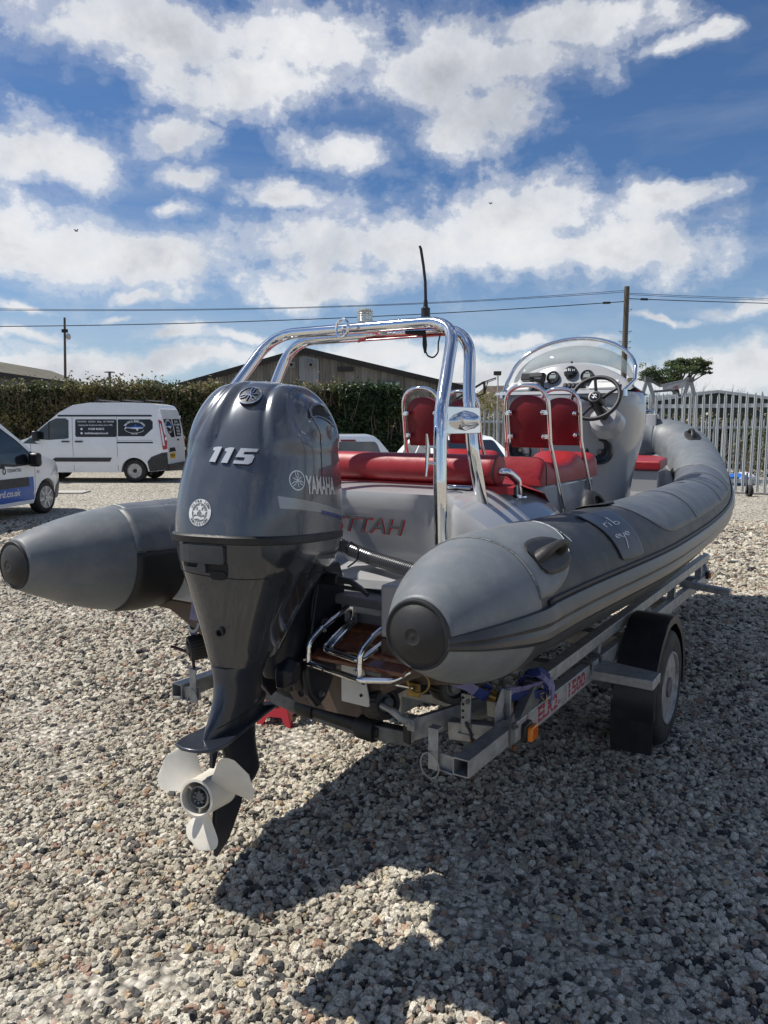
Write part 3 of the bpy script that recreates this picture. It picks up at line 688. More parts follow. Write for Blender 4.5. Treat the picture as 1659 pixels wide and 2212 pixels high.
g = Geo(); M_ = Matrix.Translation(q + Z * (zt_ + .09)) @ Matrix.Rotation(YAW, 4, 'Z'); g.box((0, -.01, 0), (.10, .17, .10), M_); g.prism([(-.03, -.07), (.05, -.07), (.10, .05), (-.10, .05)], lambda a, b: M_ @ Vector((a, -.09, b)), lambda a, b: M_ @ Vector((a, .13, b))); g.out('floodlight', blackp, t)
g = Geo(); g.box((0, 0, -.085), (.03, .15, .012), M_); g.out('bracket', galv, t)
# boat hoist jib arm
q0 = G(985, 22); t = thing('hoist_arm', 'dark steel hoist arm with a cranked lattice jib behind the seats', 'hoist', q0)
W_ = lambda u, v: G(u, 22, ZV(v, 22)); g = Geo()
a_, b_, c_, e_ = W_(985, 862), W_(1020, 838), W_(1046, 825), W_(1072, 816)
g.bar(a_, c_, .05, .06); g.bar(c_, e_, .035, .035); g.bar(c_ - Z * .05, e_ - Z * .04, .02, .02); g.out('jib', barge, t)
g = Geo(); g.bar(c_, W_(1047, 850), .05, .06, up=(1, 0, 0)); g.bar(W_(1054, 824), W_(1047, 850), .02, .02, up=(1, 0, 0)); g.bar(W_(1047, 850), W_(1028, 857), .03, .04); g.out('strut', barge, t)
g = Geo(); g.bar(q0, a_, .07, .07, up=(1, 0, 0)); g.out('post', barge, t)

# ================================================================ PINE AND BARE BUSH
def pine():
    hd = 60.0; base = G(1462, hd); t = thing('pine_tree', 'wind bent dark pine with flat topped crown behind the fence on the right', 'tree', base)
    P = lambda u, v, o=0: G(u, hd + o, ZV(v, hd + o)); top = P(1468, 812); g = Geo()
    g.tube([base, P(1462, 870), P(1460, 845), P(1452, 825)], [.42, .34, .26, .14], 10)
    blobs = []
    spec = [(1408, 800, 22, 12), (1392, 806, 14, 9), (1418, 812, 22, 9), (1440, 812, 26, 9), (1450, 795, 22, 9), (1470, 788, 26, 9), (1490, 784, 26, 8), (1508, 787, 20, 8), (1524, 787, 11, 5), (1470, 800, 34, 9), (1500, 798, 26, 7), (1450, 822, 26, 6), (1515, 796, 13, 5), (1528, 804, 9, 3), (1480, 779, 22, 5), (1405, 818, 20, 6), (1430, 824, 26, 5)]
    for (u, v, a, b) in spec:
        o = nr.uniform(-2.2, 2.2); e = P(u, v, o); blobs.append((e, a / FD * hd, b / FD * hd)); s = P(1456, 838 + nr.uniform(-5, 10))
        m_ = s.lerp(e, .55) + Vector((nr.normal() * .2, nr.normal() * .2, -.15)); g.tube([s, m_, e], [.11, .07, .025], 6)
        for _ in range(5):
            e2 = e + Vector((nr.normal() * a, nr.normal() * a, nr.normal() * b)) / FD * hd * .6; g.tube([m_.lerp(e, .6), e2], [.03, .01], 4)
    g.out('trunk', bark, t)
    for k, (e, a, b) in enumerate(blobs):
        n = int(1500 * a / .8 * .5); D = nr.normal(size=(n, 3)); D /= np.linalg.norm(D, axis=1)[:, None]; r = nr.random(n) ** .45
        cl = nr.normal(size=(12, 3)) * np.array([a, a * 1.1, b]) * .55; ci = nr.integers(0, 12, n)
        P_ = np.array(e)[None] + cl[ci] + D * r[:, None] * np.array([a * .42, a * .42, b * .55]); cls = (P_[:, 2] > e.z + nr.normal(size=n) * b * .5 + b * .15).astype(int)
        blobs[k] = (P_, cls)
    P_ = np.concatenate([b[0] for b in blobs]); cls = np.concatenate([b[1] for b in blobs])
    leaves('crown', P_, .17, [pin, pin2], None, t, cls=cls, squash=.7, updir=.8)
pine()
def bare_bush(u, hd, h, r, label, n=10):
    b = G(u, hd); t = thing('bare_bush', label, 'bush', b); g = Geo()
    def br(p, d, L_, r_, k):
        e = p + d * L_; g.tube([p, p.lerp(e, .5) + Vector((nr.normal(), nr.normal(), 0)) * L_ * .06, e], [r_, r_ * .8, r_ * .55], 4)
        if k:
            for _ in range(3): br(p.lerp(e, nr.uniform(.55, 1)), (d + Vector((nr.normal(), nr.normal(), nr.normal() * .5)) * .5).normalized(), L_ * .66, r_ * .55, k - 1)
    for _ in range(n): br(b + Vector((nr.normal() * .3, nr.normal() * .3, 0)), (Vector((nr.normal() * r, nr.normal() * r, 1))).normalized(), h * .42, .05, 3)
    tag(g.out('branch', twig_m, t, smooth=False), kind='stuff')
bare_bush(1505, 50, 5.6, .45, 'leafless bush of fine twigs right of the pine', 12)
bare_bush(275, 33, 4.0, .5, 'leafless brambles arching above the long hedge', 5)
# steel gantry in front of the pine
def gantry():
    hd = 21.0; P = lambda u, v, o=0: G(u, hd + o, ZV(v, hd + o)); t = thing('boat_hoist_gantry', 'galvanised boat lifting gantry with two A frame ends and a white panel', 'gantry', G(1450, hd))
    g = Geo(); g.bar(P(1426, 834), P(1487, 820), .05, .07); g.out('top_beam', galv, t)
    g = Geo(); g.prism([(1431, 834), (1482, 824), (1483, 836), (1432, 847)], lambda a, b: P(a, b, -.02), lambda a, b: P(a, b, .02)); pl_ = g.out('panel', mat('grimy_white_panel', (.50, .50, .49), .5, var=.15, dirt=(.22, .2, .18, .5), dscale=6), t)
    V, F = textmesh('YB7', 7, shear=.2, bold=.2); g = Geo(); g.add([P(1459 + v.x, 837 - v.y - .2 * v.x, -.035) for v in V], F); g.out('lettering', redl, pl_, smooth=False)
    for (ut, ua, ub) in ((1491, 1476, 1501), (1399, 1386, 1412)):
        for ue in (ua, ub):
            g = Geo(); g.bar(P(ut, 817), P(ue, 858), .06, .09, up=tuple(RT)); g.bar(P(ue, 858), G(ue, hd), .06, .09, up=tuple(RT)); g.out('leg', galv, t)
        g = Geo(); g.box(P(ut, 820), (.16, .16, .12), rot=Matrix.Rotation(YAW, 3, 'Z')); g.out('bracket', galv_d, t)
    g = Geo(); g.bar(P(1412, 846), P(1452, 843), .05, .06); g.bar(P(1452, 843), P(1470, 856), .04, .05); g.out('brace', galv_d, t)
    g = Geo(); g.bar(P(1399, 818), P(1426, 834), .05, .06); g.out('link', galv_d, t)
gantry()

# ================================================================ VEHICLES
def solid_panel(poly, fn, h0, h1, xs=(), ys=()):
    """a closed thin panel; fn(a, b, h)"""
    V, F = poly2mesh(poly); V, F = cuts(V, F, xs, ys); bm = bmesh.new(); vs = [bm.verts.new((v[0], v[1], 0)) for v in V]
    for f in F:
        try: bm.faces.new([vs[i] for i in f])
        except ValueError: pass
    bmesh.ops.remove_doubles(bm, verts=bm.verts[:], dist=1e-6); bmesh.ops.recalc_face_normals(bm, faces=bm.faces[:])
    r = bmesh.ops.extrude_face_region(bm, geom=bm.faces[:]); 
    for e in r['geom']:
        if isinstance(e, bmesh.types.BMVert): e.co.z = 1
    bm.verts.index_update(); V = [fn(v.co.x, v.co.y, h1 if v.co.z > .5 else h0) for v in bm.verts]; F = [[v.index for v in f.verts] for f in bm.faces]; bm.free(); return V, F
def wheel(parent, c, axis, R0, w, rr, kind='steel', seg=36, steer=0.0):
    """wheel > tyre, rim; axis points outboard"""
    ax = Vector(axis); ax.rotate(Matrix.Rotation(steer, 3, 'Z')); M = frame(c, ax)
    g = Geo(); g.lathe(caps=False, prof=[(-w / 2, rr), (-w / 2, R0 * .90), (-w * .42, R0 * .97), (-w * .3, R0), (-w * .24, R0 + .001), (-w * .235, R0 - .007), (-w * .195, R0 - .007), (-w * .19, R0 + .001), (-w * .06, R0 + .002), (-w * .055, R0 - .006), (-w * .015, R0 - .006), (-w * .01, R0 + .002), (w * .14, R0 + .001), (w * .145, R0 - .007), (w * .19, R0 - .007), (w * .195, R0 + .001), (w * .3, R0), (w * .42, R0 * .97), (w * .5, R0 * .90), (w * .53, R0 * .80), (w * .5, rr * 1.04), (w * .44, rr)], seg=seg, M=M)
    wh = g.out('wheel', tyre_m, parent, label=None)
    g = Geo(); g.lathe([(w * .44, rr * 1.02), (w * .52, rr * 1.0), (w * .52, rr * .95), (w * .36, rr * .92), (w * .20, rr * .88), (w * .05, rr * .84), (w * .04, rr * .76), (w * .16, rr * .66), (w * .30, rr * .56), (w * .33, rr * .48), (w * .24, rr * .42), (w * .24, rr * .34), (w * .36, rr * .30), (w * .36, 0)], seg, M)
    rm = g.out('rim', rim_m if kind != 'cap' else mat('silver_hubcap', (.48, .49, .50), .3, .5), wh)
    g = Geo()
    if kind == 'cap':
        for k in range(7):
            a = 2 * math.pi * (k + .5) / 7; g.lathe([(w * .505, .0), (w * .505, rr * .13)], 8, M @ Matrix.Rotation(a, 4, 'X') @ Matrix.Translation((0, 0, rr * .70)) @ Matrix.Scale(1.0, 4, (0, 0, 1)))
        for k in range(7):
            a = 2 * math.pi * k / 7; g.prism([(-.17, .2), (.17, .2), (.10, .98), (-.10, .98)], lambda x, y: M @ (Matrix.Rotation(a, 4, 'X') @ Vector((w * .30, x * rr, y * rr))), lambda x, y: M @ (Matrix.Rotation(a, 4, 'X') @ Vector((w * (.56 - .1 * abs(y - .6)), x * rr * .9, y * rr))))
        g.lathe([(w * .40, rr * .3), (w * .60, rr * .26), (w * .62, 0)], 20, M)
        g.out('hubcap', MATS['silver_hubcap'], wh)
    else:
        n = 16 if kind == 'steel' else 8
        for k in range(n):
            a = 2 * math.pi * k / n; g.lathe([(w * .20, 0), (w * .205, rr * .07), (w * .10, rr * .07)], 10, M @ Matrix.Rotation(a, 4, 'X') @ Matrix.Translation((0, 0, rr * .66)))
        g.out('rim_hole', blackm, wh)
        g = Geo(); g.lathe([(w * .36, rr * .30), (w * .5, rr * .27), (w * .52, 0)], 20, M)
        for k in range(5):
            a = 2 * math.pi * k / 5; g.lathe([(w * .32, rr * .045), (w * .42, rr * .045), (w * .42, 0)], 8, M @ Matrix.Rotation(a, 4, 'X') @ Matrix.Translation((0, 0, rr * .40)))
        g.out('hub', blackp if kind == 'steel' else galv_d, wh)
    return wh
def body(t, prof, wf, m, xs, zs, name='body', bev=.05, scale_in=0.0):
    V, F = poly2mesh(prof); V, F = cuts(V, F, xs, zs)
    bm = bmesh.new(); vs = [bm.verts.new((v[0], v[1], 0)) for v in V]
    for f in F:
        try: bm.faces.new([vs[i] for i in f])
        except ValueError: pass
    bmesh.ops.remove_doubles(bm, verts=bm.verts[:], dist=1e-6)
    bmesh.ops.dissolve_limit(bm, angle_limit=.001, verts=bm.verts[:], edges=[]) if False else None
    r = bmesh.ops.extrude_face_region(bm, geom=bm.faces[:])
    for e in r['geom']:
        if isinstance(e, bmesh.types.BMVert): e.co.z = 1
    bm.verts.index_update(); V = []
    for v in bm.verts: s = 1 if v.co.z > .5 else -1; V.append((v.co.x, s * wf(v.co.x, v.co.y), v.co.y))
    F = [[v.index for v in f.verts] for f in bm.faces]; bm.free()
    return raw(name, V, F, m, t, bevel=bev, seg=3)
def arch(cx, r, z0, n=12): return [(cx + r * math.cos(math.pi * k / n), z0 + r * math.sin(math.pi * k / n)) for k in range(n + 1)]

def transit():
    rz = R_(121.5); cw = Vector((14.33, 15.79, 0)); M0 = Matrix.Rotation(rz, 3, 'Z'); loc = cw - M0 @ Vector((1.0, .98, 0)) * .95
    t = thing('high_roof_van', 'white high roof van with shark logo and boatyard lettering parked along the hedge', 'van', loc, rz, local=True); t.scale = (.95, .95, .95)
    def wf(x, z):
        w = 1.0
        if z > 1.05: w -= .115 * ((z - 1.05) / 1.3) ** 1.25
        if z < .6: w -= .04 * (.6 - z) / .3
        if x > 3.5: w -= .24 * ((x - 3.5) / 1.47) ** 2.2
        if x < .25: w -= .05 * ((.25 - x) / .25) ** 1.5
        return w
    S = lambda s: (lambda a, b, h: Vector((a, s * (wf(a, b) + h), b)))
    xs = [.1, .25, .5, 1, 1.5, 2, 2.5, 3, 3.5, 3.8, 4.1, 4.4, 4.7]; zs = [.5, .8, 1.05, 1.3, 1.6, 1.9, 2.15]
    prof = [(.05, .45), (.02, .62), (.03, 1.15), (.09, 1.6), (.22, 2.18), (.30, 2.29), (.5, 2.345), (1.2, 2.365), (2.3, 2.36), (2.8, 2.29), (3.2, 2.08), (3.75, 1.64), (4.12, 1.34), (4.6, 1.18), (4.86, 1.02), (4.96, .75), (4.97, .45), (4.90, .30)] + arch(4.0, .40, .34)[:] + [(3.58, .30), (1.42, .30)] + arch(1.0, .40, .34)[:] + [(.58, .32), (.1, .36)]
    body(t, prof, wf, whitep, xs, zs)
    g = Geo(); g.box((2.4, 0, .62), (4.4, 1.55, .6)); g.out('underbody', blackm, t, smooth=False)
    def side(name, poly, m, h=.004, s=1, label=None, h0=-.012):
        V, F = solid_panel(poly, S(s), h0, h, xs, zs); return raw(name, V, F, m, t, smooth=False, label=label)
    # windows
    cabw = [(2.93, 1.32), (2.98, 1.30), (3.55, 1.26), (4.02, 1.30), (3.78, 1.58), (3.48, 1.82), (3.30, 1.90), (3.02, 1.90), (2.93, 1.84)]
    side('cab_window', cabw, glassd, .004); side('cab_window', cabw, glassd, .004, -1)
    side('quarter_window', [(3.72, 1.14), (4.35, 1.16), (4.12, 1.31), (4.06, 1.33), (3.9, 1.16)], glassd, .007)
    side('window_pillar', [(3.50, 1.28), (3.53, 1.28), (3.53, 1.80), (3.50, 1.80)], blackp, .010)
    a = side('sliding_door_vinyl', rrect(1.50, 1.35, 2.73, 1.87, .05), decal_k, .004); b = side('rear_side_vinyl', [(.42, 1.60), (.42, 1.80), (.50, 1.87), (1.46, 1.87), (1.46, 1.37), (.68, 1.37)], decal_k, .004)
    def txt(s, x, z, size, m, par, bold=.0, shear=0, sx=1.0, flip=-1):
        V, F = textmesh(s, size, shear, bold); raw('lettering', [S(1)(x + flip * v.x * sx, z + v.y, .0075) for v in V], F, m, par, smooth=False)
    txt('TOHATSU   SUZUKI   Elling   3D TENDER', 2.12, 1.80, .062, white_l, a, .0008); txt('Keeping the Southwest afloat since 1986.', 2.12, 1.70, .062, white_l, a, .0006)
    txt('01208 862812', 2.10, 1.585, .082, white_l, a, .0025); txt('smithsboatyard.co.uk', 2.10, 1.46, .082, white_l, a, .0025)
    for z in (1.585, 1.46): V, F = ring2d(0, .035, 16); raw('icon', [S(1)(2.10 + .44 + v[0], z + v[1], .007) for v in V], F[:], white_l, a, smooth=False)
    # badge: arched name, shark, place name
    def shark(par, cx, cz, k, fn):
        back = [(-.42, .02), (-.46, .16), (-.36, .05), (-.15, .04), (-.02, .07), (.04, .19), (.12, .07), (.30, .08), (.46, .03), (.36, .0), (0, .01), (-.2, -.005)]
        bel = [(-.42, .02), (-.47, -.10), (-.34, -.01), (-.05, -.05), (.06, -.06), (.13, -.16), (.18, -.05), (.36, -.03), (.42, .0), (.36, .0), (0, .01), (-.2, -.005)]
        for pl_, m_ in ((back, blue_l), (bel, white_l)):
            V, F = poly2mesh([(cx - a_ * k, cz + b_ * k) for a_, b_ in pl_]); raw('shark', [fn(v[0], v[1], .0085) for v in V], F, m_, par, smooth=False)
        for a0, a1 in ((35, 145), (205, 260), (280, 335)):
            pts = [(cx - .47 * k * math.cos(R_(a_)), cz + (.25 * math.sin(R_(a_)) ) * k) for a_ in np.linspace(a0, a1, 20)]
            V, F = line2d(pts, .010 * k * 1.6); raw('badge_ring', [fn(v[0], v[1], .008) for v in V], F, white_l, par, smooth=False)
        word = "SMITH'S BOAT YARD"
        for i, ch in enumerate(word):
            if ch == ' ': continue
            a_ = (i - (len(word) - 1) / 2) * R_(6.3); V, F = textmesh(ch, .115 * k, 0, .003 * k)
            raw('letter', [fn(cx - (math.sin(a_) * .56 * k + v.x * math.cos(a_) + v.y * math.sin(a_)), cz - .27 * k + .57 * k * math.cos(a_) + v.y * math.cos(a_) - v.x * math.sin(a_), .009) for v in V], F, white_l, par, smooth=False)
        V, F = textmesh('ROCK', .10 * k, 0, .002); raw('lettering', [fn(cx - v.x, cz - .265 * k + v.y, .009) for v in V], F, white_l, par, smooth=False)
    shark(b, .96, 1.625, .66, S(1))
    # rear doors with window vinyl
    xr = lambda z: .025 + (0 if z < 1.15 else .065 * (z - 1.15) / .45 if z < 1.6 else .065 + .13 * (z - 1.6) / .58)
    Rr = lambda a, b_, h: Vector((xr(b_) - h, a, b_))
    def rear(name, poly, m, h=.004, h0=-.012, par=None):
        V, F = solid_panel(poly, Rr, h0, h, (), zs); return raw(name, V, F, m, par or t, smooth=False)
    rear('rear_door', rrect(.01, .50, .93, 2.16, .05), whitep, .012); rear('rear_door', rrect(-.93, .50, -.01, 2.16, .05), whitep, .012)
    c = rear('rear_window_vinyl', [(.84, 1.88), (.06, 1.88), (.06, 1.33), (.42, 1.33), (.70, 1.52)], decal_k, .017, .010)
    d = rear('rear_window_vinyl', [(-.04, 1.88), (-.82, 1.88), (-.72, 1.50), (-.60, 1.35), (-.04, 1.35)], decal_k, .017, .010)
    shark(c, .46, 1.66, .66, lambda a_, b_, h: Rr(a_, b_, h + .012))
    for i, s in enumerate(('TOHATSU', 'SUZUKI MARINE', 'REPAIRS', 'ENGINES', 'STORAGE')):
        V, F = textmesh(s, .085, 0, .002); raw('lettering', [Rr(-.40 - v.x, 1.80 - i * .095 + v.y, .020) for v in V], F, white_l, d, smooth=False)
    pl_ = rear('number_plate', rrect(.18, .70, .70, .86, .02), mat('yellow_plate', (.70, .42, .02), .4), .022, .010)
    V, F = textmesh('YT20 UXC', .115, 0, .003); raw('lettering', [Rr(.44 - v.x, .78 + v.y, .0245) for v in V], F, blackp, pl_, smooth=False)
    rear('plate_recess', [(.12, .90), (.78, .90), (.68, 1.02), (.22, 1.02)], blackp, .030, .010)
    rear('door_handle', [(-.16, 1.22), (-.30, 1.22), (-.30, 1.27), (-.16, 1.27)], blackp, .03, .01)
    for z in (.95, 1.30, 1.95):
        for s in (1, -1): g = Geo(); g.box((xr(z) - .012, s * .955, z), (.05, .05, .09)); g.out('hinge', whitep, t)
    # tail lamps
    for s in (1, -1):
        V, F = solid_panel([(.02, .98), (.13, .98), (.17, 1.32), (.24, 1.80), (.26, 1.86), (.16, 1.82), (.10, 1.5), (.02, 1.3)], S(s), -.03, .018, (), zs); tl = raw('tail_lamp', V, F, mat('red_lens', (.42, .01, .018), .15, coat=.6), t, smooth=False)
        V, F = solid_panel([(.07, 1.10), (.12, 1.10), (.15, 1.33), (.205, 1.74), (.18, 1.74), (.11, 1.42)], S(s), .01, .022, (), zs); raw('clear_lens', V, F, mat('clear_lens', (.75, .77, .8), .12, coat=.6), tl, smooth=False)
    # bumper, trims, seams
    V, F = solid_panel([(.0, .38), (.55, .33), (.57, .42), (.60, .62), (.48, .76), (.16, .88), (.02, .90)], S(1), -.03, .014, xs, zs); raw('bumper_side', V, F, dkgrey_pl, t, smooth=False)
    g = Geo(); g.box((.02, 0, .44), (.13, 1.86, .20)); g.out('rear_bumper', dkgrey_pl, t, bevel=.02)
    g = Geo(); g.box((-.05, .55, .44), (.012, .10, .05)); g.out('reflector', MATS['red_lens'], t)
    side('side_strip', [(1.72, .62), (1.66, .74), (3.35, .74), (3.52, .62)], dkgrey_pl, .016)
    side('roof_strip', rrect(.45, 1.95, 3.25, 2.0, .01), blackp, .010); side('door_rail', rrect(.42, 1.165, 1.49, 1.205, .01), blackm, .006)
    for poly in ([(1.48, .34), (1.49, .34), (1.50, 1.94), (1.49, 1.94)], [(2.80, .34), (2.81, .34), (2.83, 1.94), (2.82, 1.94)], [(4.10, .4), (4.11, .4), (4.09, 1.3), (4.08, 1.3)], [(.44, 1.25), (1.48, 1.25), (1.48, 1.257), (.44, 1.257)]):
        side('door_seam', poly, blackm, .0015, h0=-.004)
    for x in (2.62, 3.02): g = Geo(); g.tube([S(1)(x - .11, 1.215, .03), S(1)(x + .11, 1.215, .03)], .022, 8); g.out('door_handle', blackp, t)
    g = Geo(); g.box((3.86, 1.10, 1.38), (.16, .22, .30)); g.out('door_mirror', blackp, t, bevel=.04)
    V, F = solid_panel(rrect(-.78, 1.42, .78, 1.98, .1), lambda a, b_, h: Vector((4.12 - (b_ - 1.34) * 1.235 + .05 + h, a, b_)), 0, .02); raw('windscreen', V, F, glassd, t, smooth=False)
    for x in (.62, 1.30, 2.05):
        g = Geo(); g.bar((x, -.86, 2.44), (x, .86, 2.44), .05, .03, up=(0, 0, 1)); g.out('roof_bar', mat('grey_roof_bar', (.22, .22, .22), .4, .5), t)
        for s in (1, -1): g = Geo(); g.box((x, s * .80, 2.385), (.05, .06, .10)); g.box((x, s * .86, 2.50), (.03, .03, .12)); g.out('bar_foot', blackp, t)
    for x, s in ((1, 1), (1, -1), (4, 1), (4, -1)): wheel(t, (x, s * .86, .345), (0, s, 0), .345, .22, .215, 'steel')
    g = Geo(); g.box((.53, .90, .34), (.015, .16, .24)); g.out('mudflap', rubber, t)
transit()

def partner():
    rz = R_(23); M0 = Matrix.Rotation(rz, 3, 'Z'); cw = Vector((8.55, 11.32, 0)); loc = cw - M0 @ Vector((3.55, -.80, 0))
    t = thing('small_van', 'small white panel van with blue lower stripe parked at the left edge', 'van', loc, rz, local=True)
    def wf(x, z):
        w = .89
        if z > .95: w -= .17 * ((z - .95) / .85) ** 1.25
        if z < .5: w -= .05 * (.5 - z) / .3
        if x > 3.4: w -= .30 * ((x - 3.4) / .98) ** 2.0
        return w
    S = lambda s: (lambda a, b, h: Vector((a, s * (wf(a, b) + h), b)))
    xs = [.5, 1, 1.5, 2, 2.5, 2.9, 3.2, 3.45, 3.7, 3.95, 4.2]; zs = [.5, .75, .95, 1.15, 1.35, 1.6]
    prof = [(.0, .4), (.0, 1.2), (.12, 1.7), (.3, 1.8), (1.6, 1.83), (2.1, 1.80), (2.45, 1.70), (2.85, 1.42), (3.28, 1.12), (3.6, 1.05), (3.95, .97), (4.22, .84), (4.35, .66), (4.37, .45), (4.3, .24)] + arch(3.55, .36, .30) + [(3.16, .23), (1.2, .23)] + arch(.85, .36, .30) + [(.45, .25)]
    body(t, prof, wf, whitep, xs, zs, bev=.07)
    g = Geo(); g.box((2.1, 0, .5), (3.9, 1.35, .5)); g.out('underbody', blackm, t, smooth=False)
    def side(name, poly, m, h=.004, s=-1, h0=-.012, par=None):
        V, F = solid_panel(poly, S(s), h0, h, xs, zs); return raw(name, V, F, m, par or t, smooth=False)
    wf_ = [(2.05, 1.62), (2.36, 1.60), (2.75, 1.36), (3.06, 1.12), (3.02, .99), (2.6, .96), (2.2, 1.0), (2.08, 1.2)]
    for s in (-1, 1): w_ = side('cab_window', [(1.99, 1.66), (2.38, 1.64), (2.80, 1.38), (3.16, 1.10), (3.08, .94), (2.6, .92), (2.16, .96), (2.02, 1.18)], blackp, .004, s); side('glass', wf_, glassd, .007, s, .003, par=w_)
    side('front_quarter', [(3.0, 1.05), (3.22, .96), (3.30, 1.06), (3.12, 1.18)], blackp, .009)
    bl = side('blue_stripe', [(1.0, .30), (3.18, .30), (3.14, .42), (3.13, .72), (3.05, .72), (1.0, .58)], blue_l, .003)
    V, F = textmesh('smithsboatyard.co.uk', .165, 0, .003); raw('lettering', [S(-1)(2.03 + v.x, .46 + v.y, .0055) for v in V], F, white_l, bl, smooth=False)
    side('side_strip', [(.5, .56), (2.98, .56), (2.98, .72), (.5, .72)], dkgrey_pl, .018)
    V, F = textmesh('TOHATSU', .085, 0, .001); raw('lettering', [S(-1)(2.60 + v.x, .86 + v.y, .006) for v in V], F, blackp, t, smooth=False)
    V, F = ring2d(.025, .045, 20); raw('emblem', [S(-1)(2.33 + v[0], .86 + v[1] * 1.3, .006) for v in V], F, blackp, t, smooth=False)
    for poly in ([(1.98, .26), (1.986, .26), (1.99, 1.70), (1.984, 1.70)], [(3.17, .34), (3.176, .34), (3.19, .93), (3.184, .93)]): side('door_seam', poly, blackm, .0015, h0=-.004)
    for x in (1.82, 2.20): g = Geo(); g.tube([S(-1)(x - .10, .93, .025), S(-1)(x + .10, .93, .025)], .020, 8); g.out('door_handle', blackp, t)
    g = Geo(); g.box((3.02, -1.02, 1.03), (.13, .22, .25)); g.out('door_mirror', blackp, t, bevel=.05)
    V, F = solid_panel([(3.72, .70), (4.12, .68), (4.16, .78), (3.98, .90)], S(-1), -.03, .006, xs, zs); raw('headlamp', V, F, mat('headlamp_glass', (.6, .62, .64), .1, coat=.6), t, smooth=False)
    g = Geo(); g.lathe([(0, 0), (0, .03), (.01, .03)], 12, frame(S(-1)(3.28, .80, .002), (0, -1, 0))); g.out('side_repeater', mat('clear_plastic', (.5, .5, .5), .2), t)
    V, F = solid_panel([(3.96, .24), (4.38, .24), (4.40, .52), (4.30, .56), (3.97, .50)], S(-1), -.03, .010, xs, zs); raw('bumper', V, F, dkgrey_pl, t, smooth=False)
    V, F = solid_panel(rrect(-.66, 1.18, .66, 1.62, .1), lambda a, b_, h: Vector((2.85 + (1.42 - b_) * 1.43 + .05 + h, a, b_)), 0, .02); raw('windscreen', V, F, glassd, t, smooth=False)
    for x, s in ((.85, 1), (.85, -1), (3.55, 1), (3.55, -1)): wheel(t, (x, s * .76, .305), (0, s, 0), .305, .19, .205, 'cap')
partner()

def car(name, label, loc, rz, paint, group=None):
    t = thing(name, label, 'car', loc, rz, local=True)
    def wf(x, z):
        w = .86
        if z > .85: w -= .28 * ((z - .85) / .6) ** 1.1
        if x > 3.2: w -= .2 * ((x - 3.2) / 1.1) ** 2
        if x < .5: w -= .10 * ((.5 - x) / .5) ** 2
        return w
    S = lambda s: (lambda a, b, h: Vector((a, s * (wf(a, b) + h), b)))
    xs = [.3, .7, 1.1, 1.6, 2.2, 2.8, 3.3, 3.8]; zs = [.5, .85, 1.0, 1.2, 1.35]
    prof = [(.0, .4), (.0, .8), (.12, .95), (.42, 1.0), (.92, 1.34), (1.15, 1.42), (1.8, 1.46), (2.3, 1.42), (3.1, .99), (3.9, .86), (4.2, .66), (4.25, .3)] + arch(3.5, .34, .3) + [(3.1, .22), (1.2, .22)] + arch(.8, .34, .3) + [(.4, .24)]
    body(t, prof, wf, paint, xs, zs, bev=.06)
    for s in (1, -1):
        V, F = solid_panel([(.92, 1.02), (1.75, 1.0), (1.75, 1.36), (1.2, 1.36), (1.0, 1.24)], S(s), -.01, .004, xs, zs); raw('side_window', V, F, glassd, t, smooth=False)
        V, F = solid_panel([(1.82, 1.0), (2.86, 1.02), (2.36, 1.32), (1.82, 1.37)], S(s), -.01, .004, xs, zs); raw('side_window', V, F, glassd, t, smooth=False)
        g = Geo(); g.box((2.75, s * .95, 1.02), (.1, .16, .12)); g.out('door_mirror', paint, t, bevel=.03)
        V, F = solid_panel([(.02, .66), (.2, .66), (.24, .86), (.06, .84)], S(s), -.02, .012, xs, zs); raw('tail_lamp', V, F, MATS['red_lens'], t, smooth=False)
    V, F = solid_panel(rrect(-.56, 1.03, .56, 1.31, .06), lambda a, b_, h: Vector((.42 + (b_ - 1.0) * 1.47 - h * .6, a, b_ + h * .8)), .0, .012); raw('rear_window', V, F, glassd, t, smooth=False)
    V, F = solid_panel(rrect(-.58, 1.03, .58, 1.36, .06), lambda a, b_, h: Vector((3.1 - (b_ - .99) * 1.86 + h, a, b_ + h)), .0, .012); raw('windscreen', V, F, glassd, t, smooth=False)
    g = Geo(); g.box((.93, 0, 1.352), (.05, .3, .02)); g.out('brake_lamp', MATS['red_lens'], t)
    for x, s in ((.8, 1), (.8, -1), (3.5, 1), (3.5, -1)): wheel(t, (x, s * .74, .3), (0, s, 0), .3, .19, .2, 'steel')
    return t
c0 = G(777, 14.0)
car('saloon_car', 'silver car parked beyond the transom in front of the ivy hedge', c0, YAW + R_(16), mat('silver_car_paint', (.42, .45, .47), .25, .5, coat=.6))
car('hatchback_car', 'white car hidden behind the seat backs beyond the boat', G(915, 16.5), YAW + R_(-165), whitep)
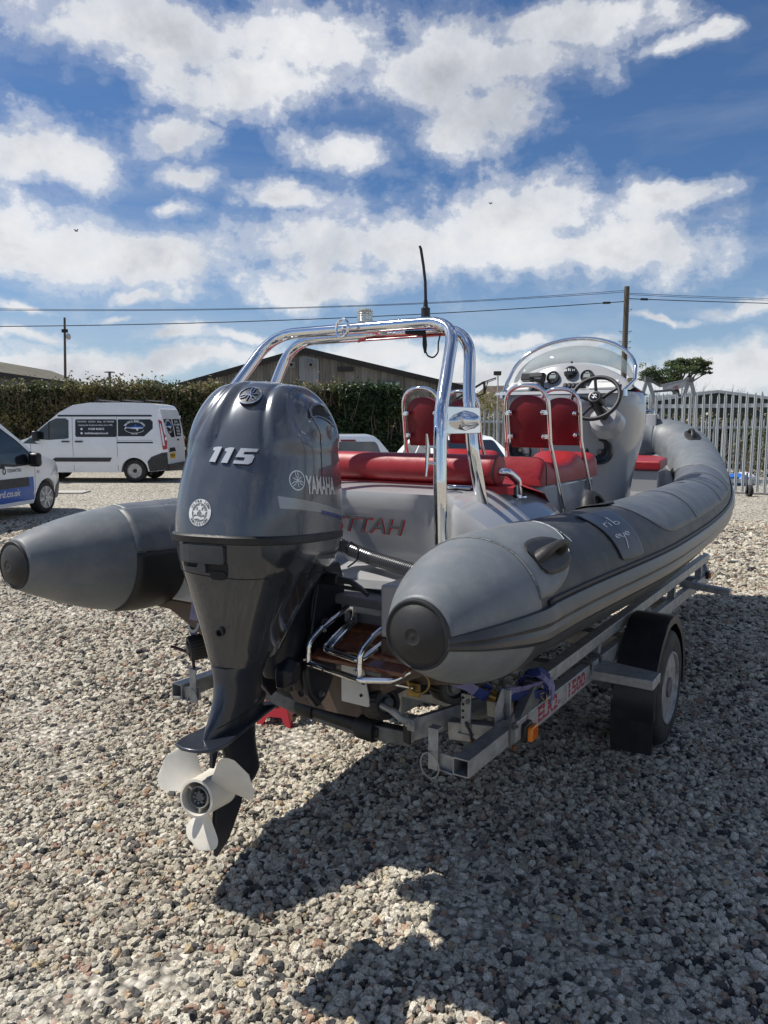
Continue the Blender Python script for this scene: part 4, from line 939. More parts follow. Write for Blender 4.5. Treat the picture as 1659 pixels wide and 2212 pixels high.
# concrete slab by the vans, rubbish behind fence, jockey wheel
g = Geo(); q = G(146, 18.3); M_ = Matrix.Translation(q) @ Matrix.Rotation(R_(125), 4, 'Z'); g.box((0, 0, .008), (.9, .6, .05), M_); tag(g.out('concrete_slab', mat('pale_concrete', (.42, .40, .36), .9, var=.15, bump=.2)), 'pale concrete slab set in the gravel beside the small van', 'slab')
def sack(label, u, hd, m, s=.3):
    c = G(u, hd, .16); bm = bmesh.new(); bmesh.ops.create_icosphere(bm, subdivisions=3, radius=s)
    V = [(c.x + v.co.x * (1 + .35 * fbm(v.co.x * 6, v.co.y * 6, v.co.z * 6 + u)), c.y + v.co.y * 1.3, max(.02, c.z + v.co.z * .6 * (1 + .4 * fbm(v.co.x * 7 + 3, v.co.y * 7, v.co.z * 7)))) for v in bm.verts]; bm.verts.index_update()
    F = [[v.index for v in f.verts] for f in bm.faces]; bm.free(); t = raw('rubbish_sack', V, F, m); tag(t, label, 'sack')
sack('crumpled blue tarpaulin bundle behind the tall palisade', 1592, 20.5, mat('blue_tarp', (.02, .12, .45), .4), .25); sack('crumpled white sack beside the blue bundle behind the palisade', 1608, 21, mat('white_sack', (.6, .62, .65), .5), .24)
q = G(1618, 17.4); t = thing('jockey_wheel', 'small black jockey wheel poking under the tall palisade', 'jockey wheel', q)
wheel(t, (q.x, q.y, .13), tuple(RT), .13, .09, .07, 'steel', 20); g = Geo(); g.tube([q + Vector((0, 0, .13)) - RT * .07, q + Vector((0, 0, .55)) - RT * .07], .022, 8); g.out('stem', galv_d, t)
# gulls
def gull(label, u, v, hd, s, roll):
    c = G(u, hd, ZV(v, hd)); g = Geo(); a = RT; 
    g.tube([c - a * .18 * s, c - a * .08 * s, c + a * .05 * s, c + a * .2 * s], [.02 * s, .06 * s, .07 * s, .01 * s], 8)
    t = thing('gull', label, 'bird', c); g.out('torso', mat('gull_grey', (.10, .10, .11), .7), t)
    for k in (-1, 1):
        w1 = c + FH * .3 * s * k + Z * .12 * s * roll; w2 = c + FH * .5 * s * k - a * .1 * s + Z * (.34 * s * k + .1); w2 = c + RT * .30 * s * k + Z * (.20 * s * (1 if k > 0 else .75))
        g = Geo(); g.add([c + a * .06 * s, c - a * .06 * s, c.lerp(w2, .55) + Z * .08 * s - a * .05 * s, w2, c.lerp(w2, .55) + Z * .08 * s + a * .07 * s], [(0, 1, 2, 3, 4)]); o = g.out('wing', MATS['gull_grey'], t, smooth=False); md = o.modifiers.new('th', 'SOLIDIFY'); md.thickness = .012 * s
gull('small dark gull in front of the cloud at upper left', 165, 499, 60, .75, 1); gull('small dark gull in front of the large middle cloud', 1060, 440, 60, .6, 1); gull('tiny gull low over the hedge at left', 263, 810, 45, .6, 1)
# ================================================================ THE BOAT
Z = Vector((0, 0, 1))
TQ = [0.7637, 3.3841, 7.4935, 1.1672, 0.4012, 4.629, 0.2102, 0.8674, 0.8297, 3.3652, -0.0098]
def tube_path():
    w, x1, x2, z0, dz, xs, r, pw, w1, ze, sl_ = TQ
    zz = lambda x: z0 + sl_ * (x - 2) + dz * (max(0, (x - xs) / (x2 - xs))) ** ze
    P_, q = [], []
    for i in range(24):
        t = i / 24; x = 1.53 + .49 * t; b = t * t * (3 - 2 * t)
        P_.append((x, -(.821 + (w + .003 - .821) * b), 1.198 + (zz(2.02) - 1.198) * b)); q.append(.086 + (r - .086) * math.sin(t * math.pi / 2) ** .9)
    for x in np.linspace(2.02, x1, 60):
        t = (x - 1.95) / (x1 - 1.95); P_.append((x, -(w + (w1 - w) * t * t * (3 - 2 * t)), zz(x))); q.append(r)
    for t in np.linspace(0, math.pi / 2, 120)[1:]:
        x = x1 + (x2 - x1) * math.sin(t); P_.append((x, -w1 * max(0, math.cos(t)) ** pw if t < math.pi / 2 - 1e-6 else 0., zz(x))); q.append(r)
    P_, q = np.array(P_), np.array(q); L_ = np.r_[0, np.cumsum(np.linalg.norm(np.diff(P_, axis=0), axis=1))]; s = np.linspace(0, L_[-1], 400)
    P_ = np.stack([np.interp(s, L_, P_[:, i]) for i in range(3)], 1); q = np.interp(s, L_, q)
    T = np.gradient(P_, axis=0); T[-1] = (0, 1, 0); T /= np.linalg.norm(T, axis=1)[:, None]
    A = np.cross(T, [0, 0, 1.]); A /= np.linalg.norm(A, axis=1)[:, None]; B = np.cross(A, T)
    return s, P_, q, A, B, T
tS, tP, tR, tA, tB, tT = tube_path(); TL = tS[-1]
def TP(s, th, off=0.0, side=-1):
    """point on the inflatable tube: s along, th degrees from the top outboard"""
    i = min(398, max(0, int(s / TL * 399))); k = s / TL * 399 - i; k = min(max(k, -30), 1.0)
    f_ = lambda M: M[i] * (1 - k) + M[i + 1] * k
    r = (tR[i] * (1 - k) + tR[i + 1] * k) + off; a = R_(th)
    p = f_(tP) + r * (f_(tA) * math.sin(a) + f_(tB) * math.cos(a))
    return Vector((p[0], p[1] * (1 if side < 0 else -1), p[2]))
boat = thing('rigid_inflatable_boat', 'grey rigid inflatable boat with red seats and polished roll bar sitting on a trailer', 'boat', (2.25, 0, 0))
# tube
rings = [[TP(TL * i / 219, th) for th in range(0, 360, 9)] for i in range(220)] + [[TP(TL * i / 219, -th, 0, 1) for th in range(0, 360, 9)] for i in range(218, -1, -1)]
rings = [[TP(TL * i / 219, th, 0, -1) for th in range(0, 360, 9)] for i in range(220)] + [[TP(TL * i / 219, th, 0, 1) for th in range(0, 360, 9)] for i in range(218, -1, -1)]
g = Geo(); g.loft(rings); tube = g.out('inflatable_tube', hyp_d, boat, ang=60)
def patch(name, fn, nu, nv, m, side=-1, off=.0018, label=None, par=None):
    """a glued-on sheet: fn(u, v) -> (s, theta)"""
    V = []; F = []
    for i in range(nu + 1):
        for j in range(nv + 1): s, th = fn(i / nu, j / nv); V.append(TP(s, th, off, side))
    for i in range(nu):
        for j in range(nv): a = i * (nv + 1) + j; F.append((a, a + 1, a + nv + 2, a + nv + 1))
    o = raw(name, V, F, m, par or tube, ang=60, label=label)
    md = o.modifiers.new('th', 'SOLIDIFY'); md.thickness = .002; md.offset = -1; return o
for sd in (-1, 1):
    patch('cone_panel', lambda u, v: (.0 + .39 * u, -180 + 360 * v), 30, 60, hyp_l, sd, .0016)
# starboard quarter panel with its round forward end
def qb(s): return 76 if s < .45 else 77 * max(0, 1 - ((s - .45) / .375) ** 2.3) ** .5
for sd in (-1, 1):
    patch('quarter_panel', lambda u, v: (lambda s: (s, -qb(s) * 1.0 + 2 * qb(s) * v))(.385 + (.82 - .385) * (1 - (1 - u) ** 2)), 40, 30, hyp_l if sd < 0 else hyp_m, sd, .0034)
def mb(s): return 66 * max(0, 1 - (max(0, 1.87 - s) / .34) ** 2.2) ** .5
for sd in (-1, 1):
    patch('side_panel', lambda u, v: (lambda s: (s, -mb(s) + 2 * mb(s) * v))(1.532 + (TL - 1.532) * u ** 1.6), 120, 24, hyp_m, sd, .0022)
def bw(th): return 4.62 + .75 * (max(0, -th - 10) / 95) ** 1.3 - .2 * (max(0, th) / 60)
for sd in (-1, 1):
    patch('bow_panel', lambda u, v: (lambda th: (bw(th) + (TL - bw(th)) * u, th))(-120 + 184 * v), 60, 36, hyp_l, sd, .0042)
patch('wear_patch', lambda u, v: (.36 + .62 * u, -78 - 100 * v), 20, 20, hyp_k, 1, .004)
patch('wear_patch', lambda u, v: (.36 + .5 * u, -78 - 100 * v), 20, 20, hyp_k, -1, .004)
patch('quarter_panel', lambda u, v: (.36 + .6 * u, -76 + 60 * v - 5 * math.sin(u * 3)), 20, 16, hyp_m, 1, .0050)
# seams and glue lines
for s0, t0, t1, sd in ((.388, -60, 70, -1), (2.35, -60, 64, -1), (3.35, -70, 64, -1), (4.05, -80, 64, -1)):
    patch('seam_tape', lambda u, v: (s0 + .010 * u, t0 + (t1 - t0) * v), 1, 40, MATS['hypalon_light_grey'] if s0 < 1 else hyp_m, sd, .0055)
def gline(fn, n=60, sd=-1, w=.0013, gaps=True):
    g = Geo(); pts = []
    for i in range(n + 1):
        s, th = fn(i / n); pts.append(TP(s, th, .0035, sd))
        if gaps and (rnd.random() < .07 or i == n):
            if len(pts) > 1: g.tube(pts, w * rnd.uniform(.6, 1.1), 4)
            pts = []
    if len(pts) > 1: g.tube(pts, w, 4)
    o = g.out('glue_line', glue, tube, smooth=False); tag(o, kind='stuff')
gline(lambda u: (.823 - .004, -30 + 72 * u)); gline(lambda u: (.385, -10 + 75 * u), gaps=True, w=.0008)
gline(lambda u: (.45 + .375 * (1 - (abs(-10 + 60 * u) / 78.) ** 2) ** .43, -10 + 60 * u), w=.0015)
gline(lambda u: (.39, -110 + 130 * u), sd=1, w=.0012); gline(lambda u: (.50 + .18 * (1 - math.cos(u * 1.5)), -72 + 60 * math.sin(u * 1.57)), sd=1, w=.0016, n=40)
# rubbing strake
prof = [(82, -.002), (83.5, .012), (88, .019), (93, .024), (95.5, .016), (98, .013), (101, .020), (106, .022), (111, .013), (113, -.002)]
rr_ = []
for i in range(200):
    s = -.008 + (TL + .008) * i / 199; k = min(1, .30 + (s + .01) / .14)
    rr_.append([TP(s, 97.5 + (a - 97.5) * min(1, .8 + s / .5 * .2), o * k, -1) for a, o in prof])
rl_ = []
for i in range(198, -1, -1):
    s = -.008 + (TL + .008) * i / 199; k = min(1, .30 + (s + .01) / .14)
    rl_.append([TP(s, 97.5 + (a - 97.5) * min(1, .8 + s / .5 * .2), o * k, 1) for a, o in prof])
g = Geo(); g.loft(rr_ + rl_); g.out('rubbing_strake', strake_m, tube, ang=28)
for sd in (-1, 1):
    patch('strake_trim', lambda u, v: (.45 + (TL - .45) * u, 79 + 4 * v), 100, 2, hyp_k, sd, .006)
    # cone caps
    ax = -tT[0] * np.array([1, 1 if sd < 0 else -1, 1]); c = Vector(tP[0] * np.array([1, 1 if sd < 0 else -1, 1])); M_ = frame(c, tuple(ax))
    g = Geo(); g.lathe([(-.030, .086), (-.028, .0885), (.004, .0870), (.009, .0845), (.010, .081), (.007, .078), (.0065, .075), (.013, .066), (.024, .045), (.028, .020), (.026, .016), (.026, .006), (.028, 0)], 56, M_)
    g.out('cone_cap', rubber, tube)
def handle(s, th, sd=-1, L_=.26):
    pd = patch('handle_pad', lambda u, v: (s - L_ / 2 + L_ * u, th + (v - .5) * 34 * (1 - .45 * abs(2 * u - 1) ** 2.5)), 16, 8, rubber, sd, .009)
    g = Geo(); pts = []; n = 16
    for i in range(n + 1):
        u = i / n; pts.append(TP(s - L_ * .30 + L_ * .60 * u, th, -.004 + .056 * max(0, math.sin(math.pi * u)) ** .55, sd))
    g.tube(pts, [.026, .020, .016, .016, .016, .020, .026], 12, sq=(.75, 1.25)); g.out('handle_grip', rubber, tube)
handle(.60, 46); handle(1.53, -14, L_=.24); handle(5.70, -4, L_=.26); handle(5.70, -4, 1)
# maker's patch
lpf = lambda u, v: (1.08 + .30 * u + (.05 - .075 * u) * v, 12 + 2 * u + 62 * v - (2.5 * (abs(2 * u - 1) ** 6) if v > .97 else 0))
lp = patch('makers_patch', lpf, 20, 24, mat('navy_charcoal_patch', (.016, .023, .042), .40, var=.3, vscale=5, dirt=(.06, .065, .07, .5), dscale=6), -1, .0062)
def stroke(pts, closed=False):
    P_ = []
    for i in range(len(pts) - 1):
        for k in range(4): P_.append((pts[i][0] + (pts[i + 1][0] - pts[i][0]) * k / 4, pts[i][1] + (pts[i + 1][1] - pts[i][1]) * k / 4))
    P_.append(pts[-1])
    V, F = line2d(P_, .24); return V, F
arc = lambda cx, cy, rx, ry, a0, a1, n=10: [(cx + rx * math.cos(R_(a0 + (a1 - a0) * i / n)), cy + ry * math.sin(R_(a0 + (a1 - a0) * i / n))) for i in range(n + 1)]
rib = [stroke([(-3.4, 2.9), (-3.2, 0)]), stroke([(-3.3, 1.8)] + arc(-2.3, 2.2, .9, .8, 160, 40)), stroke([(-1.1, 2.7), (-1.0, 0)]), stroke([(-1.0, 4.0), (-.7, 4.3)]), stroke([(.6, 6.8), (.9, .2)]), stroke(arc(1.9, 1.2, 1.1, 1.2, 180, -170, 14))]
eye = [stroke([(-3.0, 1.3)] + arc(-2.1, 1.4, .9, 1.1, 0, 320, 14)), stroke([(-.8, 2.4), (-.7, 1.0)] + arc(.0, 1.0, .7, .8, 180, 350, 8) + [(.8, 2.4), (.3, -2.0), (-.6, -6.5)]), stroke([(1.4, 1.3)] + arc(2.3, 1.4, .9, 1.1, 0, 320, 14))]
for wd, th0 in ((rib, 39), (eye, 53)):
    V, F = merge2d(wd); raw('lettering', [TP(1.225 + v[0] * .0215, th0 - v[1] * 1.75, .0085) for v in V], F, silver_l, lp, smooth=False)

# ---- hull
def hull():
    xs = [2.25, 2.6, 3.2, 4.0, 4.8, 5.5, 6.1, 6.6, 7.0, 7.3]
    def sec(x):
        k = max(0, (x - 4.6) / 2.85); zk = .60 + .72 * k ** 2.4; yc = .77 * (1 - k ** 2.6) + .001; zc = .93 + .34 * k ** 2
        zm = .80 + .42 * k ** 2; kb = .15 * (1 - k) ** 1.0 if x > 2 else .15
        half = [(kb * .3 + .0, zk), (kb, zk + .004 + .0 * k), (yc * .28 if yc * .28 > kb else kb + .01, zk + (zm - zk) * .42), (yc * .46, zm - .03), (yc * .75, zm + .01), (yc * .91, zc - .05), (yc * .99, zc - .045), (yc * 1.0, zc)]
        return [(x, y, z) for y, z in half[::-1]] + [(x, -y, z) for y, z in half]
    g = Geo(); g.loft([sec(x) for x in xs], caps=False)
    n = len(sec(2.25)); g.F.append(list(range(n))); g.mi.append(0)
    h = g.out('hull', antif, boat, smooth=True, ang=25)
    # topsides band
    g = Geo(); rg = []
    for x in xs:
        s_ = sec(x); y = s_[0][1]; rg.append([(x, y, s_[0][2] - .002), (x, max(.01, y - .03), 1.10 + .3 * max(0, (x - 4.6) / 2.85) ** 2), (x, -max(.01, y - .03), 1.10 + .3 * max(0, (x - 4.6) / 2.85) ** 2), (x, -y, s_[-1][2] - .002)])
    g.loft(rg, closed_ring=False, caps=False); g.out('topsides', gel_d, boat)
    # transom wings (grey) either side, with outlets
    for sd in (1, -1):
        g = Geo(); g.prism([(.765, .984), (.735, .946), (.66, .943), (.52, .880), (.36, .80), (.36, .984)], lambda a, b: (2.082, sd * a, b), lambda a, b: (2.40, sd * a, b)); g.out('stern_sponson', antif, boat, bevel=.004)
        g = Geo(); pl_ = [(.36, .985), (.767, .985), (.72, 1.045), (.695, 1.108), (.68, 1.16), (.654, 1.192), (.60, 1.205), (.44, 1.175), (.36, 1.165)]
        g.prism(pl_, lambda a, b: (2.078, sd * a, b), lambda a, b: (2.40, sd * a, b)); g.out('transom_wing', gel, boat, bevel=.012, seg=3)
        M_ = frame((2.077, sd * .607, 1.121), (-1, 0, 0)); g = Geo(); g.lathe([(0, .030), (.010, .030), (.014, .026), (.012, .017), (-.02, .016)], 24, M_); f_ = g.out('outlet_fitting', steel, boat)
        g = Geo(); g.lathe([(.002, .017), (.0022, 0)], 20, M_); g.out('outlet_hole', blackm, f_)
    g = Geo(); g.box((2.262, 0, .79), (.05, .66, .02)); g.prism([(-.36, .80), (.36, .80), (.36, 1.05), (-.36, 1.05)], lambda a, b: (2.238, a, b), lambda a, b: (2.30, a, b)); g.out('transom_board', gel_d, boat, bevel=.006)
    g = Geo(); g.box((2.205, 0, 1.068), (.085, .78, .034)); g.out('transom_cap', mat('grey_trim_extrusion', (.115, .118, .125), .42, var=.08, dirt=(.2, .2, .2, .3), dscale=8), boat, bevel=.006)
    M_ = frame((2.248, .112, .65), (-1, 0, 0)); g = Geo(); g.lathe([(0, .030), (.008, .030), (.008, .016), (-.02, .015)], 24, M_); f_ = g.out('drain_fitting', antif, boat); g = Geo(); g.lathe([(.001, .016), (.0012, 0)], 16, M_); g.out('drain_hole', blackm, f_)
    for (y, z, w_) in ((-.115, .98, .10), (-.16, .755, .13)):
        g = Geo(); g.prism([(y - w_ / 2, z - .09), (y + w_ / 2, z - .09), (y + w_ / 2 + .0, z + .08), (y - w_ * .2, z + .08)], lambda a, b: (2.232, a, b), lambda a, b: (2.222, a, b)); pd = g.out('packer_plate', white_pl, boat, bevel=.003)
        g = Geo(); g.lathe([(0, .006), (.004, .006), (.004, 0)], 10, frame((2.222, y - w_ * .2, z - .05), (-1, 0, 0))); g.out('bolt_hole', blackm, pd)
hull()
# ---- inner mouldings
g = Geo()
fl = [(2.5, .60), (3.5, .62), (5.0, .60), (6.0, .45), (6.9, .15)]
g.add([(x, -y, 1.02) for x, y in fl] + [(x, y, 1.02) for x, y in fl[::-1]], [list(range(10))]); g.out('deck_floor', gel_d, boat, smooth=False)
# splash well: floor slopes from the aft box down to the transom
g = Geo(); g.loft([[(2.56, y, 1.115 + .012 * math.cos(y * 4)) for y in np.linspace(-.62, .62, 13)], [(2.42, y, 1.095 + .012 * math.cos(y * 4)) for y in np.linspace(-.62, .62, 13)], [(2.20, y, 1.075) for y in np.linspace(-.60, .60, 13)], [(2.20, y, 1.02) for y in np.linspace(-.60, .60, 13)]], closed_ring=False, caps=False); g.out('splash_well', gel, boat)
def stern_box():
    """the aft moulding: top deck, aft face dished between two shoulders that run down to the tubes"""
    ys = np.linspace(-.66, .66, 61); rows = []
    def face_x(y, k):          # x of the aft face at height fraction k (0 bottom, 1 top)
        a = abs(y); sh = 1 / (1 + math.exp(-(a - .455) * 60)); return (2.56 - .06 * k) * (1 - sh) + (2.30 + .02 * k) * sh
    R0 = []
    for k in (0, .15, .5, .8, .93, 1.0):
        z = 1.08 + .345 * k; R0.append([(face_x(y, k) + (.012 if k == 1 else 0) + (.02 * math.exp(-((abs(y) - .30) / .05) ** 2) if k in (.8, .93) else 0), y, z - (.10 * max(0, (abs(y) - .46) / .2) ** 1.3 if k > .4 else 0)) for y in ys])
    for x, dz in ((2.62, .018), (2.66, .020), (2.9, .020), (3.04, .005), (3.10, -.03), (3.11, -.3)):
        R0.append([(x + (0 if abs(y) < .4 else .02), y, 1.425 + dz - .13 * max(0, (abs(y) - .45) / .2) ** 1.4) for y in ys])
    g = Geo(); g.loft(R0, closed_ring=False, caps=False); o = g.out('stern_box', gel, boat, ang=50)
    # name on the aft face; it reads from astern (letters run to starboard)
    V, F = textmesh('STTAH', .092, .34, .0008, .98)
    rn = random.Random(3)
    g1 = Geo(); g1.add([Vector((2.5475 - .06 * ((1.285 + v.y - 1.08) / .345) - .004, -.018 - v.x * 1.22, 1.287 + v.y)) for v in V], F)
    n_ = g1.out('lettering', redl, o, smooth=False); n_.modifiers.new('th', 'SOLIDIFY').thickness = .0015
    g1 = Geo(); g1.add([Vector((2.5475 - .06 * ((1.285 + v.y - 1.08) / .345) - .007, -.0145 - v.x * 1.22, 1.2905 + v.y)) for v in V], F)
    n_ = g1.out('lettering', mat('grey_letter_face', (.13, .15, .15), .4), o, smooth=False); n_.modifiers.new('th', 'SOLIDIFY').thickness = .0015
    g = Geo(); g.box((2.62, -.36, 1.449), (.045, .14, .006)); g.box((2.645, -.36, 1.453), (.012, .12, .006)); g.out('hatch_hinge', steel, o, bevel=.002)
stern_box()
# aft bench cushion, bolster backrest
g = Geo(); g.loft([[(x, y, z) for x, z in ((2.69, 1.425), (2.69, 1.452), (2.72, 1.462), (3.02, 1.462 - .05 * max(0, (abs(y) - .35) / .2) ** 1.5), (3.10, 1.40 - .05 * max(0, (abs(y) - .35) / .2)), (3.11, 1.33))] for y in np.linspace(-.57, .57, 21)], closed_ring=False, caps=False); g.out('bench_cushion', redv, boat, ang=50)
def bolster():
    y0, y1, r = .49, -.49, .059; prof_ = []
    def ring(y, k): return [Vector((2.73, y, 1.513)) + Vector((math.cos(a), 0, math.sin(a))) * (r * k * (1 + .035 * math.cos(3 * a + .6))) for a in np.linspace(0, 2 * math.pi, 36, endpoint=False)]
    rs = [ring(y0 + .006, .75), ring(y0 + .004, .93)] + [ring(y0 + (y1 - y0) * i / 30, 1.0 + .006 * math.sin(i * 1.7)) for i in range(31)] + [ring(y1 - .004, .93), ring(y1 - .006, .75)]
    g = Geo(); g.loft(rs); b = g.out('bolster', redv, boat, ang=50)
    for y in (y0, y1):
        g = Geo(); g.tube([Vector((2.73, y, 1.513)) + Vector((math.cos(a), 0, math.sin(a))) * r * .99 for a in np.linspace(0, 2 * math.pi, 36, endpoint=False)], .0032, 6, closed=True); g.out('piping', blackp, b)
        s = 1 if y > 0 else -1; g = Geo(); g.tube([(2.73, y - s * .02, 1.51), (2.74, y + s * .035, 1.508), (2.80, y + s * .05, 1.47), (2.81, y + s * .05, 1.40)], .016, 14, fil=.03); g.out('bolster_stay', steel, b)
        g = Geo(); g.lathe([(0, .034), (.006, .032), (.008, .02)], 20, frame((2.81, y + s * .05, 1.405), (0, 0, 1), (1, 0, 0))); g.out('flange', steel, b)
bolster()

# ---- roll bar
def rollbar():
    r = .0222
    near = [(2.205, -.526, 1.20), (2.19, -.522, 1.50), (2.205, -.512, 1.72), (2.475, -.424, 2.060), (2.475, .424, 2.060), (2.205, .512, 1.72), (2.19, .522, 1.50), (2.205, .526, 1.20)]
    g = Geo(); g.tube(near, r, 24, fil=[0, .25, .25, .15, .15, .25, .25, 0], fseg=9); rb = g.out('roll_bar', steel, boat, ang=60)
    far = [(2.56, -.515, 1.375), (2.42, -.500, 1.70), (2.595, -.425, 2.045), (2.595, .425, 2.045), (2.42, .500, 1.70), (2.56, .515, 1.375)]
    far = [(2.545, -.515, 1.37), (2.475, -.500, 1.60), (2.485, -.478, 1.76), (2.597, -.424, 2.045), (2.597, .424, 2.045), (2.485, .478, 1.76), (2.475, .500, 1.60), (2.545, .515, 1.37)]
    g = Geo(); g.tube(far, r, 24, fil=[0, .15, .2, .15, .15, .2, .15, 0], fseg=9); g.out('forward_hoop', steel, rb, ang=60)
    for s in (-1, 1):
        g = Geo(); pl_ = [(2.225, 1.64), (2.225, 1.765), (2.475, 1.765), (2.475, 1.64)]
        g.prism(rrect(2.21, 1.66, 2.50, 1.752, .008), lambda a, b: (a, s * (.517 - .05 * (b - 1.70)), b), lambda a, b: (a, s * (.507 - .05 * (b - 1.70)), b)); p = g.out('side_plate', steel, rb, bevel=.002)
        M_ = frame((2.375, s * .512, 1.705), (0, s, 0)); g = Geo(); g.lathe([(.0, .036), (.012, .034), (.040, .027), (.060, .014), (.064, 0)], 28, M_); g.out('navigation_lamp', steel, p)
        g = Geo(); g.lathe([(0, .042), (.006, .040), (.009, .034)], 24, frame((2.545, s * .515, 1.372), (.07, 0, -.23)) @ Matrix.Translation((-.01, 0, 0))); g.out('foot_flange', steel, rb)
    # cleat
    M_ = Matrix.Translation((2.16, -.535, 1.56)); g = Geo(); c = Vector((2.118, -.540, 0))
    g.tube([(2.150, -.494, 1.662), (2.156, -.494, 1.625), (2.152, -.494, 1.565), (2.146, -.494, 1.525)], [.0035, .0065, .0065, .0035], 10)
    for z in (1.568, 1.622): g.tube([(2.154, -.494, z), (2.185, -.512, z - .004)], .0045, 8)
    g.out('mooring_cleat', steel, rb)
    # ski ring, light, aerial
    M_ = frame((2.425, .035, 2.058), (-1, .25, .05)); g = Geo(); torus(g, M_, .034, .006, 32, 10); g.tube([(2.425, .035, 2.058), (2.475, .02, 2.055)], .006, 8); g.tube([(2.428, .035, 2.05), (2.42, .033, 2.025)], .004, 8); g.out('towing_eye', steel, rb)
    M_ = frame((2.53, 0, 2.07), (0, 0, 1), (1, 0, 0)); g = Geo(); g.lathe([(-.0, .036), (.012, .036), (.016, .031)], 24, M_); lt = g.out('stern_light', mat('lamp_base', (.45, .45, .43), .35), rb)
    g = Geo(); g.lathe([(.016, .030)] + [(.020 + .007 * i + (.0035 if j else 0), .031 if j else .0285) for i in range(6) for j in (0, 1)] + [(.064, .030), (.069, .024), (.070, 0)], 28, M_); g.out('lens', mat('ribbed_clear_lens', (.80, .80, .74), .12, trans=.75, ior=1.45), lt)
    g = Geo(); g.tube([(2.50, .03, 2.055), (2.56, -.03, 2.055), (2.60, -.05, 2.04)], .010, 8); g.tube([(2.52, 0, 2.07), (2.52, 0, 2.045)], .03, 12); g.out('light_bracket', steel, lt)
    a = Vector((2.525, -.275, 2.055)); g = Geo(); g.tube([a + Z * .0, a + Z * .02, a + Z * .065, a + Z * .07, a + Z * .095], [.017, .017, .017, .009, .007], 14)
    g.tube([a + Z * .09, a + Vector((-.004, .0, .16)), a + Vector((-.012, .004, .22)), a + Vector((-.024, .008, .275)), a + Vector((-.030, .010, .285))], [.0058, .0055, .0052, .0052, .0045], 10); an = g.out('vhf_aerial', blackp, rb)
    g = Geo(); g.tube([(2.47, -.22, 2.03), (2.515, -.275, 2.03), (2.515, -.278, 1.985), (2.515, -.280, 1.955)], [.006, .012, .009, .004], 8)
    g.tube([(2.515, -.278, 1.97), (2.515, -.29, 1.945), (2.515, -.315, 1.935), (2.515, -.335, 1.955), (2.515, -.335, 1.99), (2.56, -.32, 2.03)], .0032, 6, fil=.02); g.out('cable_loop', wire_m, an)
    g = Geo(); g.box((2.535, -.275, 2.075), (.10, .045, .006)); g.out('aerial_plate', steel, an)
    g = Geo(); g.tube([(2.535, -.36, 2.022), (2.535, -.2, 2.028), (2.545, .0, 2.03), (2.56, .05, 2.02), (2.6, .08, 2.025)], .0045, 6); g.out('wiring', mat('red_cable', (.25, .02, .02), .5), rb)
rollbar()

